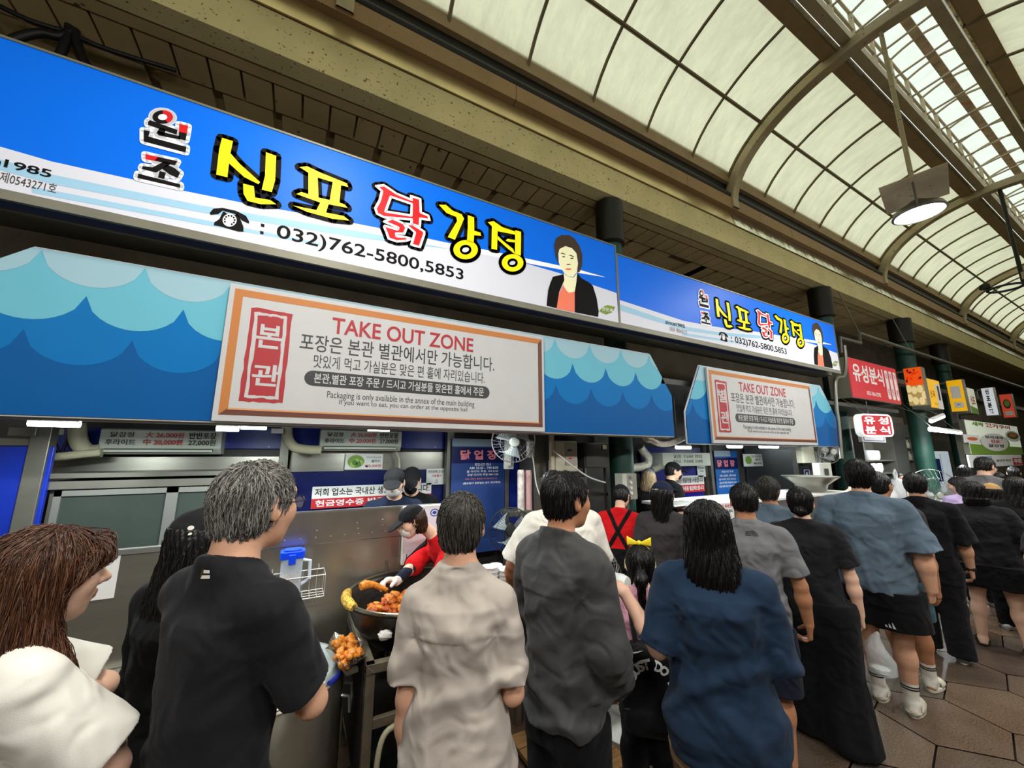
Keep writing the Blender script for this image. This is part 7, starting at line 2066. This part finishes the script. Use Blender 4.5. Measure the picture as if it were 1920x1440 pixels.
# --- man in white shirt
x, y, z = put(1068, 905, 2.06)
person('man in white short-sleeved shirt and black trousers working behind the dark-jacketed man', x, y, 1.68, -14, wf=1.1, sk='tan', zg=.062, lean=(-.02, .12), head=(0, -25, 0), headf=.05, res=RS(.007), seed=17, hair=dict(style='short', m=H_black),
    top=dict(m=C_white, hem=.80, sleeve=.9, sr=.085, ease=.04, fold=.009), bottom=dict(kind='trousers', m=C_jet), feet=((-.17, -.02), (.09, .0)), armL=dict(u=(-.45, .2, -.85), f=(.1, .6, -.6)), armR=dict(u=(.3, .2, -.9), f=(-.2, .6, -.6)), shoes=dict(kind='sneaker', m=C_jet))

# --- worker in red with crossed black straps
x, y, z = put(1150, 935, 2.75)
w2 = person('worker in red T-shirt with crossed black apron straps and black cap', x+.04, y, 1.56, -52, sex='f', wf=1.08, sk='fair', lean=(.0, .16), head=(-6, -24, 0), headf=.05, res=RS(.006), seed=18, cap=C_black,
    hair=dict(style='bun', m=H_black, strands=500, bun=(0, -.09, -.03)), top=dict(m=C_red, hem=.95, sleeve=.8, sr=.07, ease=.022), bottom=dict(kind='skirt', m=C_jet, hem=.45, w=.24), armL=dict(u=(-.3, .5, -.8), f=(.3, .9, -.1)), armR=dict(u=(.3, .5, -.8), f=(-.3, .9, -.1)), shoes=dict(kind='sneaker', m=C_jet))
for sg in (-1, 1):
    band(w2, 'apron_strap', w2.topF, C_jet, lambda X, Y, Z, sg=sg: np.maximum(np.abs(X*.86+sg*(Z-1.17)*.52)-.017, Y-.15*(Z-.95)/.47-.02), .007)
band(w2, 'apron_waist', w2.topF, C_jet, lambda X, Y, Z: Z-1.03+0*X+0*Y, .008)

# --- girl with yellow bow and backpack
x, y, z = put(1199, 1030, 1.62)
g1 = person('girl in pink top and black trousers with a yellow hair bow', x, y, z-.004, -42, sex='f', wf=.9, sk='fair', hs=1.12, head=(-4, 0, 0), res=RS(.005), seed=19, hair=dict(style='tail', m=H_black, strands=2500, sl=.06, beta=(1, 4), lift=.0025, jit=.08),
    top=dict(m=C_pink, hem=.84, sleeve=.8, sr=.085, ease=.03), bottom=dict(kind='trousers', m=C_jet), shoes=dict(kind='sneaker', m=C_pink))
M_bow = mat('yellow_ribbon', (248, 218, 40), .5)
b = MB(); b.tube([g1.L(.088*math.cos(a), .012, -.01+.135*math.sin(a)) for a in np.linspace(-.1, math.pi+.1, 24)], .006, 8); b.build('hair_band', mat('cream_band', (238, 226, 160), .5), g1.root, smooth=True)
for sg in (-1, 1):
    b = MB(); c0_ = np.array([0, -.005, .133])
    vs = []
    for i in range(7):
        q_ = i/6; w_ = .010+.026*q_
        for k in range(8):
            a = 2*math.pi*k/8; vs.append(g1.L(*(c0_+np.array([sg*(.01+.062*q_), .014*math.sin(a)*(.4+q_), w_*math.cos(a)*.8+.012*q_]))))
    b._add(vs, [(8*i+k, 8*i+(k+1) % 8, 8*i+8+(k+1) % 8, 8*i+8+k) for i in range(6) for k in range(8)]+[tuple(range(7, -1, -1)), tuple(range(48, 56))]); b.build('bow_loop', M_bow, g1.root, smooth=True)
b = MB(); bm = b.bm; bmesh.ops.create_uvsphere(bm, u_segments=10, v_segments=8, radius=.014)
for v in bm.verts: v.co = Vector(g1.L(0, -.005, .135))+v.co
b.build('bow_knot', M_bow, g1.root, smooth=True)
# backpack
bp = thing('backpack', 'black backpack with big white curved lettering worn by the girl', 'backpack', tuple(g1.M.translation), g1.root.rotation_euler.z)
cz = .985*g1.s; cy = -.215*g1.s-.035
S = Sdf()
def bpk(X, Y, Z):
    qx, qy, qz = np.abs(X)-.085, np.abs(Y-cy)-.035, np.abs(Z-cz)-.125
    arch = np.sqrt(X*X+np.maximum(Z-(cz+.06), 0)**2)-.13
    d = np.sqrt(np.maximum(qx, 0)**2+np.maximum(qy, 0)**2+np.maximum(qz, 0)**2)+np.minimum(np.maximum(qx, np.maximum(qy, qz)), 0)-.055
    return np.maximum(d, arch)
S.fn(bpk, (-.15, cy-.1, cz-.19), (.15, cy+.1, cz+.19))
S.cap((-.085, cy-.09, cz-.10), (.085, cy-.09, cz-.10), .045, .045, .02, squash=((0, 1, 0), .5))
ob, FB = solid('bag_body', S, RS(.005), C_jet, bp)
Fb = nets(FB); gb = Person(); gb.root = bp; gb.M = g1.M
ob2 = MB(); ob2.tube([(x_, cy-.088-.004*(1-abs(x_)/.13), cz-.055) for x_ in np.linspace(-.125, .125, 9)], .0045, 6); ob2.build('zip', M_cableb, bp)
# the lettering runs round the arch of the bag
arcpts = []
for k, ch in enumerate('JUST DO IT.'):
    if ch == ' ': continue
    a = math.radians(152-k*16.5 if True else 0)
    arcpts.append((ch, a))
def arc_text(ch, a, r0=.072, hgt=.042, wd=.034):
    v, ff = text_raw(ch, .05); lo, hi = v.min(0), v.max(0)
    if ch == '.': hgt, wd = .012, .012
    if ch == 'I': wd = .014
    vs = []
    bv = BVHTree.FromPolygons([tuple(p) for p in Fb[0]], [tuple(q_) for q_ in Fb[1]])
    for p in v:
        pa = (p[0]-lo[0])/(hi[0]-lo[0] or 1)-.5; pb = (p[1]-lo[1])/(hi[1]-lo[1] or 1)
        rr_ = r0+pb*hgt; aa = a-pa*wd/(r0+.02)
        X, Z = rr_*math.cos(aa), cz+.045+rr_*math.sin(aa)
        h_, n_, _, _ = bv.ray_cast(Vector((X, cy-.4, Z)), Vector((0, 1, 0)))
        if h_ is None: h_ = Vector((X, cy-.06, Z))
        vs.append((h_.x, h_.y-.002, h_.z))
    me = bpy.data.meshes.new('lettering'); me.from_pydata(vs, [], ff); me.update(); link('lettering', me, bp, T_wht)
for ch, a in arcpts: arc_text(ch, a)
decal(gb, 'swoosh', Fb[0], Fb[1], 1194, 1222, [T_wht], shapes=[([(-.026, .004), (-.022, -.007), (-.012, -.012), (.004, -.007), (.030, .010), (.002, -.001), (-.014, -.005), (-.020, -.003)], [], 0, 0)])
for sg in (-1, 1):
    S = Sdf(); pl = [(sg*.055, cy+.03, cz+.17), (sg*.075, -.03, 1.42*g1.s), (sg*.085, .085, 1.36*g1.s), (sg*.09, .115, 1.2*g1.s), (sg*.10, .05, 1.02*g1.s), (sg*.11, cy+.04, .93*g1.s)]
    b = MB(); b.tube(pl, .013, 6); b.build('shoulder_strap', C_jet, bp, smooth=True)
b = MB(); b.tube([(-.115, cy-.05, cz-.09), (-.12, cy-.06, cz-.13), (-.12, cy-.06, cz-.2)], .006, 6); b.build('key_strap', M_rubber, bp)

# --- woman in long navy tee, arm round the girl
x, y, z = put(1322, 938, 1.10)
w3 = person('woman with shoulder-length black hair in an oversized navy T-shirt and khaki trousers', x, y, z-.006, -56, sex='f', wf=1.04, sh=.94, df=1.1, belly=.02, sk='fair', head=(0, -4, 0), res=RS(.0055), seed=20,
    hair=dict(style='bob', m=H_black, length=.235, width=.100, dep=.075, cut=.01, strands=5000, sl=.13, beta=(1, 5), lift=.003, jit=.10, swing=(.012, .015), whorl=(.012, -.03, .115)),
    top=dict(m=C_navy, hem=.735, sleeve=.95, sr=.078, ease=.034, fold=.008, flare=.03, drape=.5), bottom=dict(kind='trousers', m=C_khaki, r=(.125, .105, .095)),
    armL=dict(to=W(1170, 1110, 1.36), hint=(-.6, -.2, -.6), h=(-.6, .6, .1), n=(.1, .2, -1), t=(0, 1, 0), curl=.4), armR=dict(u=(.15, .14, -1), f=(-.5, .75, -.3)), shoes=dict(kind='sneaker', m=M_shoewhite))

# --- woman in dark cap with very long hair
x, y, z = put(1240, 900, 2.3)
w4 = person('woman in dark cap and charcoal top with very long straight black hair', x, y, z-.015, -62, sex='f', sk='fair', head=(-14, 0, 0), face=True, glasses=True, res=RS(.0065), seed=21, cap=C_ink,
    hair=dict(style='long', m=H_black, length=.58, width=.085, dep=.06, cut=-.0, strands=3000, sl=.18, beta=(1, 5), lift=.004, jit=.08), top=dict(m=C_char, hem=.85, sleeve=.9, sr=.08, ease=.03), bottom=dict(kind='trousers', m=C_jet), shoes=dict(kind='sneaker', m=C_jet))
decal(w4, 'cap_mark', np.array([v.co[:] for v in w4.cap.data.vertices]), [tuple(p.vertices) for p in w4.cap.data.polygons], 1228, 918, [G2], shapes=[([(-.03, -.008), (.03, -.002), (.03, .008), (-.03, .003)], [], 0, 0)])

# --- man in grey tee with flip-flops
x, y, z = put(1392, 906, 1.60)
m4 = person('man in grey T-shirt, navy shorts and black flip-flops with thinning hair', x, y, z-.006, -58, wf=1.0, df=1.0, sk='tan', head=(2, -2, 0), res=RS(.006), seed=22, hair=dict(style='short', m=H_black, strands=1200, sl=.035, beta=(1, 4), lift=.003, nape=-.055),
    top=dict(m=C_grey, hem=.80, sleeve=.78, sr=.068, ease=.026, fold=.009), bottom=dict(kind='shorts', m=C_dnavy, hem=.47, r=(.125, .12, .1)), feet=((-.09, .10), (.09, -.10)), shoes=dict(kind='flip', m=M_rubber),
    armR=dict(u=(.26, .02, -.96), f=(.10, .22, -.97), h=(.02, .3, -.95), n=(-1, .1, 0), curl=.9), armL=dict(u=(-.2, .1, -1), f=(.1, .3, -1)))
BK = mat('print_black_logo', (24, 24, 26), .6)
dome = lambda r0, r1: [(r1*math.cos(a)-.012, r1*math.sin(a)-.008) for a in np.linspace(0, math.pi/2, 8)]+[(r0*math.cos(a)-.012, r0*math.sin(a)-.008) for a in np.linspace(math.pi/2, 0, 8)]
decal(m4, 'back_logo', m4.topV, m4.topQ, 1413, 1003, [BK], shapes=[(dome(.009, .015), [], 0, 0), (dome(.019, .025), [], 0, 0), (dome(.029, .036), [], 0, 0)]+[([(-.048, y_), (-.014, y_), (-.014, y_+.005), (-.044+.004*k, y_+.005)], [], 0, 0) for k, y_ in enumerate((-.006, .004, .014))])
a0, a1, a2, u_, f_, _ = m4.arms[1]
tag(MB().tube([m4.M @ Vector(a2+f_*.09+np.array([.0, .0, 0])), m4.M @ Vector(a2+f_*.09+np.array([-.07, .02, -.012]))], .005, 8).build('cigarette', T_wht, None, smooth=True), 'small white stick held in the right hand of the man in grey', 'cigarette')

# --- greying man beside him
x, y, z = put(1438, 894, 1.98)
person('greying man in grey-blue T-shirt looking right, beyond the man in grey', x, y, z-.006, -60, sk='tan', head=(-16, 0, 0), face=True, res=RS(.007), seed=23, hair=dict(style='short', m=H_dark, strands=1500, sl=.06, beta=(1.3, 2.2), lift=.007, jit=.3), top=dict(m=C_slate, hem=.82, sleeve=.8, ease=.026), bottom=dict(kind='trousers', m=C_jet), shoes=dict(kind='sneaker', m=C_jet))

# --- woman in black with bun
x, y, z = put(1497, 913, 1.55)
w5 = person('woman in black T-shirt and wide black trousers with hair in a low bun', x, y, z-.006, -62, sex='f', wf=1.12, sk='fair', head=(-8, -2, 0), res=RS(.006), seed=24, hair=dict(style='bun', m=H_black, strands=1600, sl=.06, beta=(1, 5), lift=.002, jit=.08, bun=(0, -.105, -.055)),
    top=dict(m=C_black, hem=.90, sleeve=.70, sr=.075, ease=.024), bottom=dict(kind='wide', m=C_jet, r=(.14, .135, .165), hem=.03, fold=.008), feet=((-.09, .06), (.10, -.06)), shoes=dict(kind='sneaker', m=M_shoewhite), armR=dict(u=(.22, .0, -1), f=(.10, .12, -1), curl=.8), armL=dict(u=(-.2, .1, -1), f=(.2, .6, -.7)))
a0, a1, a2, u_, f_, _ = w5.arms[1]
hp_ = w5.M @ Vector(a2+f_*.10)
t = thing('carrier_bag', 'thin white plastic bag hanging from the hand of the woman with the bun', 'bag', tuple(hp_-Vector((-.02, .05, .235))))
M_film = mat('thin_film', (216, 222, 224), .3, alpha=.38, bump=.9, bscale=14)
b = MB(); b.lathe([(0, 0), (.09, .0), (.12, .03), (.115, .14), (.09, .24), (.045, .32), (.02, .37), (.0, .385)], n=22); o = b.build('sack', M_film, t, smooth=True)
for v in o.data.vertices: v.co = Vector((v.co.x*.5, v.co.y*.75, v.co.z*.64)); v.co += Vector((.012*math.sin(31*v.co.z+5*v.co.y), .012*math.sin(27*v.co.z+3), 0))
o.rotation_euler = (0, 0, w5.root.rotation_euler.z+.5)
b = MB(); b.lathe([(0, .006), (.04, .006), (.045, .03), (0, .04)], n=16); b.build('contents', M_tub, t, smooth=True)

# --- big man in slate tee with clogs
x, y, z = put(1606, 863, 1.45)
m5 = person('tall heavy man in slate-blue T-shirt, black shorts, white socks and cream clogs', x, y, z-.008, -76, wf=1.12, df=1.12, belly=.03, sk='warm', head=(-2, -4, 0), res=RS(.006), seed=25, hair=dict(style='short', m=H_black, strands=2500, sl=.07, beta=(1, 4), lift=.006, jit=.25, vol=1.8),
    top=dict(m=C_slate, hem=.80, sleeve=.96, sr=.098, ease=.036, fold=.009), bottom=dict(kind='shorts', m=C_jet, hem=.56, r=(.135, .15, .12)), feet=((-.09, .12), (.09, .05)), shoes=dict(kind='clog', m=M_cream3), socks=dict(m=C_white, h=.13, stripe=True),
    armR=dict(u=(.24, .0, -1), f=(.05, .16, -1), h=(-.1, .3, -1), n=(-.9, .3, 0), curl=.9, thick=1.15), armL=dict(u=(-.24, 0, -1), f=(0, .2, -1), thick=1.1))
Bv = np.array([v.co[:] for v in m5.bottom.data.vertices]); Bq = [tuple(p.vertices) for p in m5.bottom.data.polygons]
decal(m5, 'shorts_logo', Bv, Bq, 1671, 1174, [T_wht], shapes=[([(-.034+.022*k, -.014), (-.018+.022*k, -.014), (-.018+.022*k-.006-.004*k, .002+.012*k-.002), (-.026+.022*k-.006-.002*k, .002+.012*k)], [], 0, 0) for k in range(3)])
cl = [o for o in m5.root.children if o.name.startswith('clog')]
if cl:
    sl_ = [c for o in cl for c in o.children]
    for so in sl_[-1:]:
        V_ = np.array([v.co[:] for v in so.data.vertices]); q_ = [tuple(p.vertices) for p in so.data.polygons]
        decal(m5, 'shoe_lettering', V_, q_, 1713, 1331, BK, txt=[('crocs', (-.032, -.009, .032, .009), .03, 0, 0)])

# --- man in teal shorts mostly hidden
x, y, z = put(1648, 880, 1.42)
person('man in teal shorts, white socks and cream sandals, mostly hidden by the tall heavy man', 4.43, 1.49, 1.70, -84, sk='tan', res=RS(.007), seed=26, head=(-10, -4, 0), hair=dict(style='short', m=H_black), top=dict(m=C_char, hem=.84, sleeve=.8, ease=.026),
    bottom=dict(kind='shorts', m=C_teal, hem=.55, r=(.12, .115, .1)), feet=((-.08, .22), (.09, .16)), shoes=dict(kind='slide', m=M_cream3, sole=M_cream3), socks=dict(m=C_white, h=.14, stripe=True), glasses=True)

# --- man in black shirt and trousers
x, y, z = put(1712, 887, 1.50)
m6 = person('man in black shirt and black trousers with grey trainers and a wristband', x, y, z-.006, -74, wf=1.08, sk='mid', head=(-4, -6, 0), res=RS(.007), seed=27, hair=dict(style='short', m=H_black, strands=900, sl=.06, beta=(1, 4), vol=1.5), top=dict(m=C_jet, hem=.82, sleeve=.98, sr=.085, ease=.034, stand=True, collar=0),
    bottom=dict(kind='trousers', m=C_black, r=(.115, .095, .095)), feet=((-.10, .22), (.10, .10)), shoes=dict(kind='sneaker', m=C_grey, sole=M_cream3), armR=dict(u=(.2, .1, -1), f=(.06, .3, -1), curl=.6))
a0, a1, a2, u_, f_, _ = m6.arms[1]
b = MB(); b.M = Matrix.Translation(Vector(a2)) @ Vector(f_).to_track_quat('Z', 'Y').to_matrix().to_4x4(); b.lathe([(.03, -.014), (.034, 0), (.03, .014)], n=18); b.build('wristband', M_rubber, m6.root, smooth=True)

# --- woman in black tee and short shorts
x, y, z = put(1822, 902, 1.30)
person('woman in black T-shirt and wide black shorts with sandals, at the right of the queue', x, y, z-.006, -78, sex='f', wf=1.22, sk='fair', head=(6, -4, 0), res=RS(.007), seed=28, hair=dict(style='bob', m=H_black, length=.14, width=.09, dep=.06, cut=.0, strands=900, sl=.1, beta=(1, 5)), top=dict(m=C_black, hem=.84, sleeve=.8, sr=.085, ease=.034, flare=.05),
    bottom=dict(kind='shorts', m=C_jet, hem=.62, r=(.15, .17, .12)), feet=((-.14, .02), (.14, -.02)), shoes=dict(kind='slide', m=M_rubber), armR=dict(u=(.35, .1, -.9), f=(.2, .6, -.7)), armL=dict(u=(-.3, .1, -1), f=(0, .4, -.9)))

# --- crowd beyond
def crowd(label, u, v, Y, rot, seed, sex, hair_, top_, bottom_=None, **k):
    x, y, z = put(u, v, Y)
    return person(label, x, y, max(1.45, min(z-.006, 1.86)), rot, sex=sex, res=RS(k.pop('res', .009)), seed=seed, hair=hair_, top=top_, bottom=bottom_ or dict(kind='trousers', m=C_jet), shoes=dict(kind='sneaker', m=M_shoewhite), **k)
SH = lambda m=H_black, **k: dict(style='short', m=m, **k)
BB = lambda m=H_black, **k: dict(style='bob', m=m, length=.2, **k)
TP = lambda m, **k: dict(m=m, hem=.82, sleeve=.85, ease=.028, **k)
crowd('person at the right edge in charcoal T-shirt with a white sleeve mark', 1985, 930, .75, -70, 31, 'm', SH(), TP(C_char), sk='warm', wf=1.05, armL=dict(u=(-.3, -.1, -1), f=(0, .1, -1)))
crowd('tall man with glasses above the queue at the far right', 1838, 856, 1.62, -100, 32, 'm', SH(strands=500), TP(C_grey), sk='fair', glasses=True, face=True, head=(-8, -20, 0), res=.007)
crowd('woman in lilac top with a thin black strap, beyond the woman in wide shorts', 1800, 893, 1.72, -50, 33, 'f', BB(cut=.0), TP(C_lilac), sk='fair', head=(40, -16, 0), res=.008)
crowd('dark-haired person with head bowed behind the woman in lilac', 1806, 872, 2.2, -70, 34, 'f', BB(), TP(C_jet), sk='fair')
crowd('person in beige beret-like cap in the far crowd', 1856, 906, 1.33, -80, 35, 'f', BB(), TP(C_ink), sk='fair', cap=C_beige)
crowd('dark-haired person in navy top behind the beige cap', 1868, 884, 1.75, -70, 36, 'm', SH(), TP(C_ink), sk='fair', wf=1.1)
crowd('woman with long black hair at the right edge of the far crowd', 1902, 893, 1.1, -76, 37, 'f', dict(style='long', m=H_black, length=.4, strands=600, sl=.15), TP(C_jet), sk='fair', res=.008)
crowd('woman with hair tied up behind the long-haired woman at the right edge', 1898, 875, 1.9, -80, 38, 'f', dict(style='bun', m=H_black, bun=(0, -.07, .1)), TP(C_char), sk='fair')
crowd('snack vendor behind the serving table with head bowed', 1679, 885, 3.35, 150, 39, 'm', SH(), TP(C_char), sk='warm', head=(0, -20, 0))
# --- kitchen staff
k1 = crowd('kitchen worker in navy top with black cap and white mask', 742, 876, 3.55, 168, 40, 'm', SH(), dict(m=C_ink, hem=.82, sleeve=1.9, ease=.025), sk='fair', cap=C_black, mask=M_white, face=True, head=(-8, -18, 0), res=.0065, wf=.95)
crowd('kitchen worker in black with black mask standing behind the white-masked one', 774, 874, 3.85, 160, 41, 'm', SH(), dict(m=C_jet, hem=.82, sleeve=1.9, ease=.025), sk='fair', cap=C_black, mask=C_jet, face=True, head=(0, -24, 0), res=.007)
crowd('worker with black cap and black mask looking right in the second stall', 1256, 866, 3.74, -118, 42, 'm', SH(), TP(C_jet), sk='fair', cap=C_black, mask=C_jet, face=True, head=(0, -12, 0), res=.007)
crowd('worker with grey cap and bleached hair in the second stall, turned away', 1214, 878, 3.74, -60, 43, 'f', BB(H_blond, strands=800, sl=.1), TP(C_jet), sk='fair', cap=mat('grey_cap', (92, 100, 108), .8), head=(0, -20, 0), res=.007)
